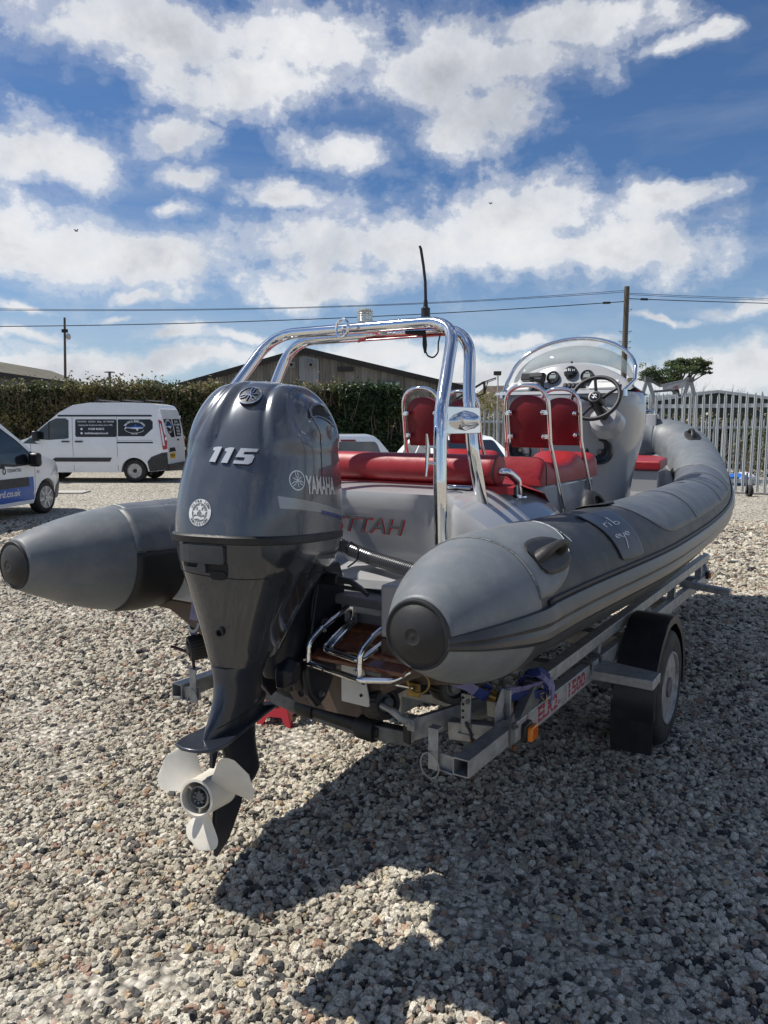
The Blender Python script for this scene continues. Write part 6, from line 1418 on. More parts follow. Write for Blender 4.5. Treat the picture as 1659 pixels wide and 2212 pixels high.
# air intake scoop on the forward shoulder, both sides
for s in (-1, 1):
    fi = on_cowl((-.20, s * .175, 1.72), (1, 0, 0), (0, s * -.5, .87), (0, -s * .87, -.5))
    out_ = [(-.105, -.012), (-.095, .012), (-.065, .026), (-.02, .034), (.03, .030), (.075, .006), (.095, -.030), (.05, -.026), (-.01, -.014), (-.06, -.008)]
    V, F = poly2mesh(out_); V, F = sub_cut((V, F), .012); lay('air_intake', (V, F), fi, blackm, cowl, .0016)
    V, F = line2d(out_[0:6], .007); lay('intake_lip', sub_cut((V, F), .01), fi, ob_paint, cowl, .005, .006)
    V, F = line2d([(.095, -.030), (.05, -.026), (-.01, -.014), (-.06, -.008), (-.105, -.012)], .004); lay('intake_lip', sub_cut((V, F), .01), fi, ob_paint, cowl, .003, .003)
fc = on_cowl((-.27, -.9, 1.6), (1, 0, 0), (0, 0, 1), (0, 1, 0))
V, F = line2d([(-.035, .150), (-.03, .125), (.0, .085), (.018, .06), (.012, -.02), (.0, -.10)], .004); lay('shoulder_crease', sub_cut((V, F), .02), fc, ob_paint, cowl, .0012, .0012)
# rubber seal and bottom cowling
g = Geo(); g.loft([sring(1.326, -.592, .054, .207, 2.9, 96, -.085), sring(1.329, -.600, .060, .213, 2.9, 96, -.085), sring(1.347, -.602, .061, .214, 2.9, 96, -.085), sring(1.353, -.596, .055, .209, 2.9, 96, -.085)]); g.out('cowl_seal', rubber, ob, ang=50)
LOW = [(1.328, -.590, .050, .204, 2.9, -.085), (1.288, -.590, .045, .203, 2.8, -.08), (1.248, -.584, .02, .195, 2.7, -.08), (1.22, -.580, -.01, .183, 2.6, -.06), (1.15, -.570, -.075, .152, 2.4, 0), (1.075, -.560, -.14, .122, 2.3, .03), (1.01, -.552, -.20, .100, 2.2, .05), (.975, -.545, -.225, .088, 2.2, .05)]
g = Geo(); g.loft(interp_rings(LOW, 4, m=72)); lower = g.out('lower_cowling', ob_dark, ob, ang=70); LB = bvh(lower)
fl_ = on_cowl((-1.0, .0, 1.2), (0, -1, 0), (0, 0, 1), (1, 0, 0), LB)
g = Geo(); V, F = poly2mesh(rrect(-.095, .100, .052, .150, .006)); V, F = sub_cut((V, F), .02); lay('cowl_latch', (V, F), fl_, mat('latch_grey', (.045, .05, .06), .25), lower, .007, .014)
V, F = poly2mesh(rrect(-.100, .068, .056, .104, .006)); V, F = sub_cut((V, F), .02); lay('latch_recess', (V, F), fl_, blackm, lower, .0015, .002)
V, F = poly2mesh([(-.085, .072), (-.01, .069), (-.01, .100), (-.03, .100), (-.04, .086), (-.085, .086)]); V, F = sub_cut((V, F), .02); lay('latch_lever', (V, F), fl_, mat('latch_grey', (.045, .05, .06), .25), lower, .006, .01)
V, F = poly2mesh(rrect(.0, .050, .052, .076, .012)); V, F = sub_cut((V, F), .02); lay('tell_tale_recess', (V, F), fl_, blackm, lower, .0035, .005)
g = Geo(); g.lathe([(-.01, .013), (.012, .013), (.012, .009), (.0, .008)], 16, frame(fl_(.015, -.111, .0), (-1, -.1, 0))); g.out('flush_port', blackp, lower)
V, F = line2d([(x, .066 - .06 * (x + .15)) for x in np.linspace(-.18, .17, 14)], .002); lay('seam', (V, F), fl_, blackm, lower, .0012, .001)
fss = on_cowl((-.2, -1.0, 1.2), (1, 0, 0), (0, 0, 1), (0, 1, 0), LB)
V, F = line2d([(-.16, .035), (-.05, .02), (.05, .0), (.12, -.03)], .003); lay('seam', sub_cut((V, F), .02), fss, blackm, lower, .0012, .001)
V, F = poly2mesh([(-.10 + .016 * math.cos(t) + .004 * math.sin(t), .030 + .026 * math.sin(t)) for t in np.linspace(0, 2 * math.pi, 16, endpoint=False)]); lay('side_recess', (V, F), fss, blackm, lower, .0015, .002)
# leg
LEG = [(.978, -.552, -.285, .070, 2.3, .05), (.93, -.556, -.31, .055, 2.2, .05), (.88, -.575, -.325, .046, 2.0, .04), (.84, -.605, -.32, .042, 1.8, .02), (.81, -.630, -.285, .042, 1.7, 0), (.785, -.645, -.30, .038, 1.7, 0), (.775, -.650, -.30, .037, 1.7, 0)]
g = Geo(); g.loft(interp_rings(LEG, 4, m=48)); leg = g.out('leg', ob_leg, ob, ang=60)
LGB = bvh(leg); fg = on_cowl((-.4, -1, .83), (1, 0, 0), (0, 0, 1), (0, 1, 0), LGB)
V, F = line2d([(-.20, -.02), (.15, .0)], .002); lay('seam', sub_cut((V, F), .03), fg, blackm, leg, .001, .001)
for i in range(5): V, F = line2d([(-.11 + .0 * i, -.010 - i * .007), (-.065, -.010 - i * .007)], .003); lay('vent_slot', (V, F), fg, blackm, leg, .0008, .001)
plate = [(-.715, 0), (-.712, .030), (-.690, .066), (-.64, .076), (-.52, .062), (-.38, .045), (-.28, .038), (-.25, .0)]; plate = plate + [(a, -b) for a, b in plate[-2:0:-1]]
g = Geo(); g.prism(plate, lambda a, b: (a, b, .768 - (a + .45) * .05), lambda a, b: (a * .995 - .002, b * .96, .778 - (a + .45) * .05)); g.out('anti_ventilation_plate', ob_leg, ob, bevel=.003, seg=2)
STR = [(.772, -.555, -.355, .028, 2.0, 0), (.72, -.545, -.36, .025, 2, 0), (.67, -.53, -.36, .028, 2, 0), (.62, -.52, -.35, .032, 2, 0), (.585, -.51, -.34, .028, 2, 0)]
g = Geo(); g.loft(interp_rings(STR, 3, m=32)); g.out('gearcase_strut', ob_brk, ob, ang=60)
g = Geo(); g.prism([(-.605, .775), (-.555, .775), (-.575, .735), (-.60, .685), (-.612, .690)], lambda a, b: (a, -.006, b), lambda a, b: (a, .006, b)); g.out('trim_tab', ob_leg, ob, bevel=.002)
TA = Vector((-1, 0, .13)).normalized(); PC = Vector((-.672, .012, .622))        # aft end of the hub; the axis rises slightly aft
M_ = frame(PC, -TA)
g = Geo(); g.lathe([(.125, .056), (.16, .056), (.22, .050), (.28, .038), (.33, .020), (.345, .008), (.35, 0)], 32, M_); g.out('gearcase', ob_brk, ob)
g = Geo(); g.prism([(-.60, .56), (-.42, .575), (-.46, .50), (-.53, .43), (-.60, .405), (-.605, .45), (-.605, .51)], lambda a, b: (a, -.007, b), lambda a, b: (a, .007, b)); g.out('skeg', ob_brk, ob, bevel=.004)
# propeller
pr = Geo(); pr.lathe([(.09, .044), (.0, .0485), (.001, .0555), (.02, .0545), (.125, .0585), (.128, .050)], 48, M_, caps=False)
prop = pr.out('propeller', prop_w, ob, ang=50)
g = Geo(); g.lathe([(.014, .0320), (.012, .0290), (.05, .0250), (.0501, .0320), (.014, .0320)], 36, M_, caps=False); hb = g.out('inner_hub', mat('grey_hub', (.30, .30, .29), .4, .3), prop)
g = Geo(); g.lathe([(.030, .024), (.028, .014), (.016, .013), (.016, 0)], 20, M_)
for i in range(8): a = 2 * math.pi * i / 8; g.box((.020, .0155 * math.cos(a), .0155 * math.sin(a)), (.016, .006, .006), M_)
g.tube([M_ @ Vector((.018, -.02, .006)), M_ @ Vector((.018, .02, -.006))], .0018, 6); g.out('castle_nut', galv_d, prop)
for k in range(3):
    a = R_(30 + 120 * k); g = Geo(); g.box((.045, .040 * math.cos(a), .040 * math.sin(a)), (.05, .018, .006), M_, rot=Matrix.Rotation(a, 3, 'X')); g.out('hub_rib', prop_w, prop)
g = Geo(); g.lathe([(.088, .046), (.0881, .005)], 36, M_, caps=False); g.out('exhaust_passage', blackm, prop)
def blade(phi):
    nu, nv = 16, 20; top, bot = [], []
    for i in range(nu + 1):
        rho = i / nu; r = .048 + (.166 - .048) * rho
        rim = max(0.0, 1 - max(0, (rho - .55) / .45) ** 2.4) ** .5; half = R_(27 + 9 * rho) * rim; skew = R_(5) * rho
        for j in range(nv + 1):
            q = -1 + 2 * j / nv; t = phi + skew + q * half; x = .058 + (q * half) * .046 - .012 * rho - .004
            y, z = -r * math.sin(t), r * math.cos(t); th = .0035 * (1 - rho * .6) * max(.05, 1 - q * q)
            top.append(M_ @ Vector((x - th, y, z))); bot.append(M_ @ Vector((x + th, y, z)))
    n = len(top); F = []
    for i in range(nu):
        for j in range(nv): a = i * (nv + 1) + j; F.append((a, a + 1, a + nv + 2, a + nv + 1)); F.append((n + a, n + a + nv + 1, n + a + nv + 2, n + a + 1))
    for i in range(nu):
        for j in (0, nv): a = i * (nv + 1) + j; F.append((a, a + nv + 1, n + a + nv + 1, n + a))
    raw('blade', top + bot, F, prop_w, prop, ang=50)
for ph in (56, -62, 178): blade(R_(ph) if True else 0)
# swivel bracket, clamps, tilt gear (on the boat side of the leg)
g = Geo(); g.loft(interp_rings([(1.19, -.20, .03, .085, 3, 0), (1.12, -.23, .03, .085, 3, 0), (1.0, -.26, .03, .075, 3, 0), (.90, -.26, .02, .065, 3, 0), (.84, -.24, .0, .055, 3, 0)], 3, m=32)); g.out('swivel_bracket', ob_brk, ob, ang=50)
g = Geo(); g.tube([(-.16, 0, 1.26), (-.16, 0, 1.16)], .09, 20); g.out('engine_mount', blackm, ob)
# clamp brackets are square to the transom: undo the steering angle
UN = Matrix.Rotation(-PSI, 4, 'Z')
for s in (-1, 1):
    g = Geo(); y = s * .105
    pl_ = [(-.06, 1.16), (-.02, 1.195), (.07, 1.20), (.10, 1.13), (.105, .90), (.06, .86), (.045, .80), (-.02, .72), (-.07, .70), (-.12, .76), (-.13, .86), (-.10, .98), (-.09, 1.08)]
    g.prism(pl_, lambda a, b: UN @ Vector((a, y - .010, b)), lambda a, b: UN @ Vector((a, y + .010, b))); cb = g.out('clamp_bracket', ob_brk, ob, bevel=.004)
    g = Geo(); g.tube([UN @ Vector(p) for p in ((-.06, y + s * .012, 1.14), (-.10, y + s * .012, .98), (-.125, y + s * .012, .86), (-.11, y + s * .012, .77), (-.06, y + s * .012, .71))], .007, 8, fil=.04); g.out('bracket_rib', ob_brk, cb)
    for (a, b) in ((-.03, 1.00), (.03, .80), (-.05, .745)):
        g = Geo(); MM = UN @ frame((a, y + s * .010, b), (0, s, 0)); g.lathe([(0, .014), (.004, .014), (.004, .009), (.014, .009), (.016, .0)], 6, MM); g.out('bolt', galv_d, cb)
g = Geo(); MM = UN @ frame((-.01, -.10, 1.155), (0, -1, 0)); g.lathe([(-.20, .020), (.02, .020), (.022, .024), (.07, .024), (.075, .018)], 20, MM); g.out('tilt_tube', blackp, ob)
g = Geo(); g.tube([MM @ Vector(p) for p in ((.07, 0, .0), (.12, 0, -.002), (.165, -.004, -.02), (.19, -.006, -.036), (.195, -.006, -.038))], [.013, .011, .009, .007, .009], 12); g.out('steering_link', mat('grey_link', (.09, .09, .09), .25, .6), ob)
g = Geo(); g.tube([UN @ Vector(p) for p in ((-.02, -.105, 1.00), (-.07, -.15, .985))], .008, 10); g.lathe([(0, .014), (.016, .014)], 6, UN @ frame((-.02, -.115, 1.0), (-.4, -.9, -.1))); g.out('tilt_pin', galv_d, ob)
g = Geo(); g.tube([UN @ Vector(p) for p in ((-.02, 0, .74), (-.10, 0, 1.0))], [.030, .022], 16); g.tube([UN @ Vector(p) for p in ((-.02, .05, .72), (-.06, .05, .90))], [.020, .016], 12); g.out('trim_ram', blackp, ob)
g = Geo(); g.tube([UN @ Vector(p) for p in ((.00, -.215, 1.29), (.03, -.225, 1.265), (.04, -.22, 1.225), (.0, -.20, 1.20))], .003, 8, fil=.03); g.out('cowl_hook', blackp, ob)
g = Geo(); M2_ = UN @ frame((-.06, -.155, .905), (.25, -1, .0)); g.prism([(-.012, -.012), (.11, -.014), (.12, .004), (-.012, .008)], lambda a, b: UN @ Vector((-.07 - .03 * a, -.105 - a, .908 + b)), lambda a, b: UN @ Vector((-.03 - .03 * a, -.105 - a, .905 + b))); tag(g.out('blue_lever', mat('blue_plastic', (.01, .04, .22), .35), ob, bevel=.003))
g = Geo(); g.loft([[( -.22 + x_, y_, .865 + z_) for x_, z_ in ((-.05 * k_, -.045 * k_), (-.055 * k_, .02 * k_), (-.01 * k_, .055 * k_), (.05 * k_, .04 * k_), (.055 * k_, -.02 * k_), (.01 * k_, -.055 * k_))] for y_, k_ in ((-.03, 1), (-.065, .95), (-.085, .6))]); g.out('exhaust_relief', ob_brk, ob, bevel=.006)
# ================================================================ TRAILER
def zr(x): return .620 - (x - 2.27) * .0285          # top of the lower rail (the frame stands nose down a little)
def zu(x): return .700 - (x - 2.75) * .0150
tr = thing('boat_trailer', 'galvanised two wheeled boat trailer with black mudguards carrying the grey boat', 'trailer', (3.6, 0, 0))
RY = .655
for s in (-1, 1):
    g = Geo(); a, b = Vector((2.16, s * RY, zr(2.16) - .031)), Vector((3.3, s * RY, zr(3.3) - .045)); c = Vector((6.55, s * RY, zr(6.55) - .035))
    sec = lambda p, h, w=.045: [p + Vector((0, -w / 2, -h / 2)), p + Vector((0, -w / 2, h / 2)), p + Vector((0, w / 2, h / 2)), p + Vector((0, w / 2, -h / 2))]
    g.loft([sec(Vector((2.45, s * RY, zr(2.45) - .04)), .075), sec(Vector((2.75, s * RY, zr(2.75) - .045)), .090), sec(Vector((4.2, s * RY, zr(4.2) - .04)), .080), sec(c, .065)]); rail = g.out('side_rail', galv, tr, bevel=.004)
    # hollow rear slider tube
    g = Geo(); xs_, xe, w, h = 2.10, 2.50, .058, .060; zc = lambda x: zr(x) - .030
    V = []; 
    for x in (xs_, xe):
        for k in (1.0, .86): V += [(x, s * RY - w / 2 * k, zc(x) - h / 2 * k), (x, s * RY - w / 2 * k, zc(x) + h / 2 * k), (x, s * RY + w / 2 * k, zc(x) + h / 2 * k), (x, s * RY + w / 2 * k, zc(x) - h / 2 * k)]
    F = [(i, (i + 1) % 4, 8 + (i + 1) % 4, 8 + i) for i in range(4)] + [(4 + i, 12 + i, 12 + (i + 1) % 4, 4 + (i + 1) % 4) for i in range(4)] + [(i, 4 + i, 4 + (i + 1) % 4, (i + 1) % 4) for i in range(4)] + [(8 + i, 8 + (i + 1) % 4, 12 + (i + 1) % 4, 12 + i) for i in range(4)]
    g.add(V, F); g.out('rear_extension', galv, tr, smooth=False)
    # cross arm with light board bracket and loop
    g = Geo(); y1 = s * .555; zb = zc(2.11)
    g.bar((2.115, s * (RY - .03), zb - .004), (2.115, y1 - s * .02, zb + .006), .006, .052); g.bar((2.112, s * (RY - .03), zb - .03), (2.112, y1, zb - .022), .03, .005)
    g.prism([(y1 - .018, zb - .03), (y1 + .018, zb - .03), (y1 + .018, .705), (y1 - .018, .705)], lambda a, b: (2.095, a, b), lambda a, b: (2.100, a, b)); g.box((2.112, y1, .704), (.035, .038, .005)); br = g.out('lamp_bracket', galv, tr, bevel=.0015)
    g = Geo(); torus(g, frame((2.085, y1 - s * .006, zb - .012), (-1, .25, .05)), .041, .0026, 36, 8); g.out('cable_loop', mat('white_cable', (.34, .33, .31), .5, dirt=(.2, .18, .15, .6)), tr)
    # clamp plate at the rail joint
    g = Geo(); g.prism([(2.44 + .022 * math.cos(t), (zr(2.44) - .02) + (.075 if math.sin(t) > 0 else .06) * math.sin(t)) for t in np.linspace(0, 2 * math.pi, 20, endpoint=False)], lambda a, b: (a, s * (RY + .036), b), lambda a, b: (a, s * (RY + .030), b)); cp = g.out('clamp_plate', galv_d, tr)
    g = Geo(); g.lathe([(0, .013), (.010, .013), (.012, .006), (.02, .006)], 6, frame((2.44, s * (RY + .036), zr(2.44) + .01), (0, s, 0))); g.out('bolt', galv_d, cp); g = Geo(); g.lathe([(0, .010), (.010, .010)], 6, frame((2.44, s * (RY + .036), zr(2.44) - .07), (0, s, 0))); g.out('bolt', rust, cp)
    # upper skid rail on struts
    g = Geo(); ur = [Vector((2.72, s * (RY - .02), zu(2.72) - .03)), Vector((4.6, s * (RY - .02), zu(4.6) - .03)), Vector((6.45, s * (RY - .02), zu(6.45) - .03))]
    g.loft([sec(p, .055, .055) for p in ur]); g.out('upper_rail', galv, tr, bevel=.004)
    g = Geo(); g.loft([sec(Vector((2.60, s * RY, zr(2.6) - .02)), .02, .05), sec(Vector((2.70, s * (RY - .01), zu(2.7) - .012)), .02, .05)]); g.prism([(2.55, zr(2.55)), (2.72, zr(2.72)), (2.80, zu(2.8) - .055), (2.70, zu(2.7) - .0)], lambda a, b: (a, s * (RY - .02), b), lambda a, b: (a, s * (RY + .02), b)); g.out('rear_strut', galv_d, tr, bevel=.003)
    for x in (3.55, 4.35, 5.25, 6.2):
        g = Geo(); g.bar((x - .03, s * (RY - .01), zr(x) - .04), (x + .04, s * (RY - .02), zu(x) - .05), .05, .045, up=(0, 1, 0)); g.out('strut', galv, tr)
    g = Geo(); g.tube([(6.45, s * (RY - .02), zu(6.45) - .03), (6.62, s * (RY - .03), zu(6.5) - .04), (6.70, s * (RY - .05), .58), (6.66, s * (RY - .06), .52), (6.5, s * (RY), zr(6.5) - .035)], .028, 8, fil=.05); g.out('front_loop', galv, tr)
    # marker lamp
    x = 2.585; g = Geo(); g.box((x, s * (RY + .030), zr(x) - .058), (.070, .026, .072)); ml = g.out('marker_lamp', blackp, tr, bevel=.008)
    g = Geo(); g.box((x, s * (RY + .054), zr(x) - .058), (.058, .022, .056)); g.out('lens', amber, ml, bevel=.006, seg=3)
    g = Geo()
    for i in range(5): g.box((x - .022 + .011 * i, s * (RY + .0655), zr(x) - .058), (.003, .002, .044))
    g.out('lens_rib', mat('amber_ribs', (.45, .10, .01), .3), ml)
    x = 6.35; g = Geo(); g.box((x, s * (RY + .03), zr(x) - .0), (.09, .03, .055)); ml = g.out('marker_lamp', blackp, tr, bevel=.006); g = Geo(); g.box((x, s * (RY + .05), zr(x)), (.07, .022, .042)); g.out('lens', amber, ml, bevel=.005)
    # foot plate ahead of the rear, side bar further forward
    g = Geo(); z = zr(3.45) - .065; g.loft([[(3.37, s * RY, z), (3.37, s * RY, z + .045), (3.56, s * RY, z + .045), (3.56, s * RY, z)], [(3.40, s * .955, z - .012), (3.40, s * .955, z + .033), (3.54, s * .955, z + .033), (3.54, s * .955, z - .012)]]); sb = g.out('step_plate', galv, tr, bevel=.004)
    for a_ in (3.38, 3.52): g = Geo(); g.tube([(a_, s * (RY - .03), z + .02), (a_, s * (RY - .03), zr(a_) + .012), (a_, s * (RY + .03), zr(a_) + .012), (a_, s * (RY + .03), z + .02)], .008, 8, fil=.012); g.out('u_bolt', galv_d, tr)
    g = Geo(); z = zr(5.75) + .02; g.bar((5.72, s * (RY - .05), z), (5.72, s * .94, z - .03), .065, .045); g.out('side_bar', galv, tr, bevel=.004)
    # mudguard, mudflap, wheel
    cx, cz, R0, yi, yo = 4.09, .305, .372, .690, .890
    rings_ = []
    for i in range(25):
        a = R_(-12 + 204 * i / 24); rr = R0 + .012 * (1 if 70 < math.degrees(a) < 110 else 0)
        px = cx + rr * math.cos(a); pz = cz + rr * math.sin(a); ix = cx + (rr - .045) * math.cos(a); iz = cz + (rr - .045) * math.sin(a)
        rings_.append([(px, s * yi, pz), (px, s * (yo - .018), pz), (px * .97 + ix * .03, s * yo, pz * .9 + iz * .1), (ix, s * yo, iz), (ix, s * (yo - .006), iz), (px * .6 + ix * .4, s * (yo - .008), pz * .6 + iz * .4), (cx + (rr - .012) * math.cos(a), s * (yo - .024), cz + (rr - .012) * math.sin(a)), (cx + (rr - .012) * math.cos(a), s * yi, cz + (rr - .012) * math.sin(a))])
    g = Geo(); g.loft(rings_); mg = g.out('mudguard', mat('mudguard_plastic', (.019, .020, .024), .36, var=.2, bump=.1, bscale=120, dirt=(.06, .06, .06, .4), dscale=5), tr, ang=40)
    g = Geo(); g.prism(rrect(yi - .01, .055, yo - .005, .315, .012), lambda a, b: (cx - .362 - (b - .3) * .06, s * a, b), lambda a, b: (cx - .354 - (b - .3) * .06, s * a, b)); g.out('mudflap', rubber, tr, bevel=.002)
    wheel(tr, (cx, s * .808, .305), (0, s, 0), .305, .165, .190, 'plain', 48)
    g = Geo(); g.bar((cx - .06, s * .56, .30), (cx + .06, s * .56, .30), .08, .08); g.tube([(cx, s * .56, .305), (cx, s * .80, .305)], .03, 12); g.out('hub_carrier', galv_d, tr)
# name on the starboard rail
def zrail(x): return zr(x) - .045
a_l = mat('white_label_film', (.36, .36, .35), .5, dirt=(.2, .2, .19, .5), dscale=10)
for (txt_, x0, x1) in (('ELR2-', 2.70, 2.985), ('1500', 3.05, 3.30)):
    for k in range(2):
        if k == 0:
            g = Geo(); g.prism([(x0, zrail(x0) - .034), (x1, zrail(x1) - .034), (x1, zrail(x1) + .034), (x0, zrail(x0) + .034)], lambda a, b: (a, -(RY + .0228), b), lambda a, b: (a, -(RY + .0236), b)); lab = g.out('name_label', a_l, tr, smooth=False)
        else:
            V, F = textmesh(txt_, .088, 0, .0030); w_ = max(v.x for v in V) - min(v.x for v in V); sc_ = (x1 - x0) * .90 / w_
            V, F = cuts(V, F, (), [-.0285, -.0245, -.008, -.004, .012, .016])
            F = [f for f in F if not any(lo - 1e-4 <= sum(V[i].y for i in f) / len(f) <= hi + 1e-4 for lo, hi in ((-.0285, -.0245), (-.008, -.004), (.012, .016)))]
            xm = (x0 + x1) / 2; g = Geo(); g.add([Vector((xm + v.x * sc_, -(RY + .0244), zrail(xm + v.x * sc_) + v.y)) for v in V], F); g.out('lettering', mat('dull_red_lettering', (.30, .012, .04), .5), lab, smooth=False)
# cross members
for x, r_, nm in ((2.78, .045, 'cross_member'), (4.09, .045, 'axle_beam'), (5.3, .04, 'cross_member'), (6.3, .04, 'cross_member')):
    g = Geo(); g.bar((x, -RY, zr(x) - .055), (x, RY, zr(x) - .055), r_ * 2, r_ * 1.8); g.out(nm, galv, tr, bevel=.004)
g = Geo(); g.bar((4.09, -.58, .30), (4.09, .58, .30), .07, .07); g.out('axle', galv_d, tr, bevel=.004)
# central spine, drawbar and hitch
g = Geo(); g.bar((2.75, 0, .47), (6.4, 0, .40), .08, .10); g.bar((6.4, 0, .40), (8.3, 0, .44), .08, .10); g.out('drawbar', galv, tr, bevel=.004)
g = Geo(); g.tube([(8.2, 0, .46), (8.45, 0, .46)], [.05, .035], 12); g.box((8.35, 0, .52), (.2, .03, .03)); g.out('hitch', blackp, tr)
g = Geo(); g.tube([(7.9, .09, .12), (7.9, .09, .75)], .025, 10); g.lathe([(-.03, .1), (.03, .1)], 20, frame((7.9, .09, .1), (0, 1, 0))); g.out('jockey_wheel', galv_d, tr)
g = Geo(); g.bar((7.25, 0, .45), (7.45, 0, 1.05), .07, .07, up=(0, 1, 0)); g.out('winch_post', galv, tr); g = Geo(); g.lathe([(-.07, .05), (.07, .05)], 20, frame((7.42, 0, 1.05), (0, 1, 0))); g.tube([(7.42, .09, 1.05), (7.42, .09, 1.2), (7.42, .15, 1.2)], .008, 8); g.out('winch', blackp, tr)
# rear swinging cradle: low bowed beam with rollers, lever arms
g = Geo()
pts = [Vector((2.34, .62, .62)), Vector((2.34, .42, .585)), Vector((2.34, .18, .545)), Vector((2.34, -.12, .525)), Vector((2.34, -.34, .535))]
g.loft([[p + Vector((dx, 0, dz)) for dx, dz in ((-.025, -.03), (-.025, .03), (.025, .03), (.025, -.03))] for p in pts]); g.out('rear_beam', galv_d, tr, bevel=.005)
for y, r_ in ((.155, .040), (-.14, .050)):
    g = Geo(); zc_ = float(np.interp(y, [-.34, -.12, .18, .42], [.535, .525, .545, .585])); g.lathe([(-.042, r_ * .55), (-.042, r_ * .92), (-.034, r_), (.034, r_), (.042, r_ * .92), (.042, r_ * .55)], 28, frame((2.335, y, zc_ + .008), (0, 1, .04))); g.out('bow_roller', rubber, tr)
g = Geo(); g.tube([(2.335, .20, .553), (2.335, -.20, .530)], .030, 14); g.out('roller_spindle', rubber, tr)
g = Geo(); g.bar((2.315, -.345, .578), (2.62, -.50, .60), .022, .085); g.bar((2.315, -.345, .578), (2.30, -.340, .578), .03, .09); g.out('cradle_arm', galv, tr, bevel=.003)
g = Geo(); g.box((2.296, -.338, .578), (.012, .036, .094), rot=Matrix.Rotation(R_(-20), 3, 'Z')); g.out('end_cap', rubber, tr, bevel=.003)
g = Geo(); g.bar((2.315, .46, .61), (2.62, .60, .60), .022, .085); g.out('cradle_arm', galv, tr, bevel=.003)
def ribroller(c, ax, R0=.062, w=.105, nm='wobble_roller'):
    M_ = frame(c, ax); V = []; F = []; prof_ = [(-w / 2, R0 * .5), (-w / 2, R0 * .88), (-w * .40, R0 * .98), (-w * .1, R0), (w * .2, R0), (w * .44, R0 * .97), (w / 2, R0 * .88), (w / 2, R0 * .62), (w * .36, R0 * .55)]
    m = 96
    for (x, r) in prof_:
        for k in range(m):
            a = 2 * math.pi * k / m; rib_ = (.0028 if (k // 2) % 2 else 0) if r > R0 * .9 else 0; V.append((x, (r - rib_) * math.cos(a), (r - rib_) * math.sin(a)))
    for i in range(len(prof_) - 1):
        for k in range(m): F.append((i * m + k, i * m + (k + 1) % m, (i + 1) * m + (k + 1) % m, (i + 1) * m + k))
    F += [list(range(m))[::-1]]; g = Geo(); g.add(V, F, M_); r_ = g.out(nm, rubber, tr, ang=40)
    g = Geo(); g.lathe([(w * .30, R0 * .60), (w * .34, R0 * .36), (w * .56, R0 * .34), (w * .60, R0 * .22), (w * .62, 0)], 20, M_); g.out('roller_hub', galv_d, r_)
    return r_
ribroller((2.285, -.225, .665), (-.35, -1, .28)); ribroller((2.42, -.44, .735), (-.55, -1, .10), .066, .10); ribroller((2.50, -.28, .70), (-.3, -1, .2), .055)
ribroller((2.285, .235, .675), (-.35, 1, .28)); ribroller((2.13, .545, .795), (-.85, .5, -.10), .052, .09); ribroller((3.4, -.3, .70), (0, -1, .2), .055); ribroller((3.4, .3, .70), (0, 1, .2), .055)
g = Geo(); g.tube([(2.235, -.265, .680), (2.225, -.315, .675), (2.235, -.355, .645), (2.27, -.375, .625)], [.012, .014, .013, .012], 10, fil=.02); g.box((2.285, -.368, .618), (.03, .03, .05)); g.lathe([(0, .012), (.02, .012)], 6, frame((2.262, -.366, .628), (-1, -.2, 0))); g.out('roller_arm', galv, tr)
g = Geo(); g.tube([(2.235, .265, .680), (2.30, .36, .665), (2.36, .40, .64)], .012, 10, fil=.02); g.out('roller_arm', galv, tr); g = Geo(); g.tube([(2.13, .52, .78), (2.20, .50, .70), (2.30, .48, .62)], .014, 10, fil=.02); g.out('roller_arm', galv, tr)
g = Geo(); g.prism([(-.02, -.095), (.02, -.095), (.02, .06), (-.02, .06)], lambda a, b: (2.415, -.515 + a, .655 + b), lambda a, b: (2.421, -.515 + a, .655 + b)); g.box((2.44, -.515, .562), (.06, .06, .006))
pb = g.out('pivot_bracket', galv, tr, bevel=.002)
for z in (.70, .675, .65, .625):
    g = Geo(); g.lathe([(0, .005), (.002, .005), (.002, 0)], 10, frame((2.4145, -.505, z), (-1, 0, 0))); g.out('hole', blackm, pb)
for z in (.69, .60): g = Geo(); g.lathe([(0, .009), (.008, .009)], 6, frame((2.4145, -.525, z), (-1, 0, 0))); g.out('bolt', galv_d, pb)
g = Geo(); g.bar((2.44, -.44, .56), (2.46, RY * -1 + .03, .575), .05, .07); g.out('bracket_arm', galv, tr, bevel=.003)
for s in (-1, 1):
    if s < 0: g = Geo(); g.tube([(2.40, -.525, .615), (2.36, -.565, .595), (2.30, -.60, .575), (2.27, -.615, .545)], .006, 8, fil=.02); g.out('rod', galv_d, tr); g = Geo(); g.tube([(2.27, -.615, .560), (2.27, -.615, .62), (2.262, -.612, .585)][:2], .0085, 10); g.out('rusty_pin', rust, tr)
    else: g = Geo(); g.tube([(2.115, .565, .69), (2.11, .565, .765), (2.09, .655, .785), (2.085, .665, .785)], .0065, 8, fil=.015); g.out('crank_pin', mat('purple_rust_pin', (.06, .02, .025), .6), tr)
g = Geo(); g.prism([(-.03, -.07), (.03, -.075), (.035, .06), (.01, .075), (-.03, .02)], lambda a, b: (2.50 + a * 1.4, -.615, .65 + b), lambda a, b: (2.50 + a * 1.4, -.610, .65 + b)); g.box((2.545, -.612, .65), (.01, .05, .13)); g.out('gusset', galv, tr, bevel=.002)
g = Geo(); g.lathe([(-.012, .036), (.012, .036)], 24, frame((2.56, -.60, .635), (.3, -1, 0))); g.out('strap_drum', galv_d, tr)
g = Geo(); g.tube([(2.66, -.62, .55), (2.69, -.60, .665)], .018, 12); g.out('strut_tube', blackp, tr)

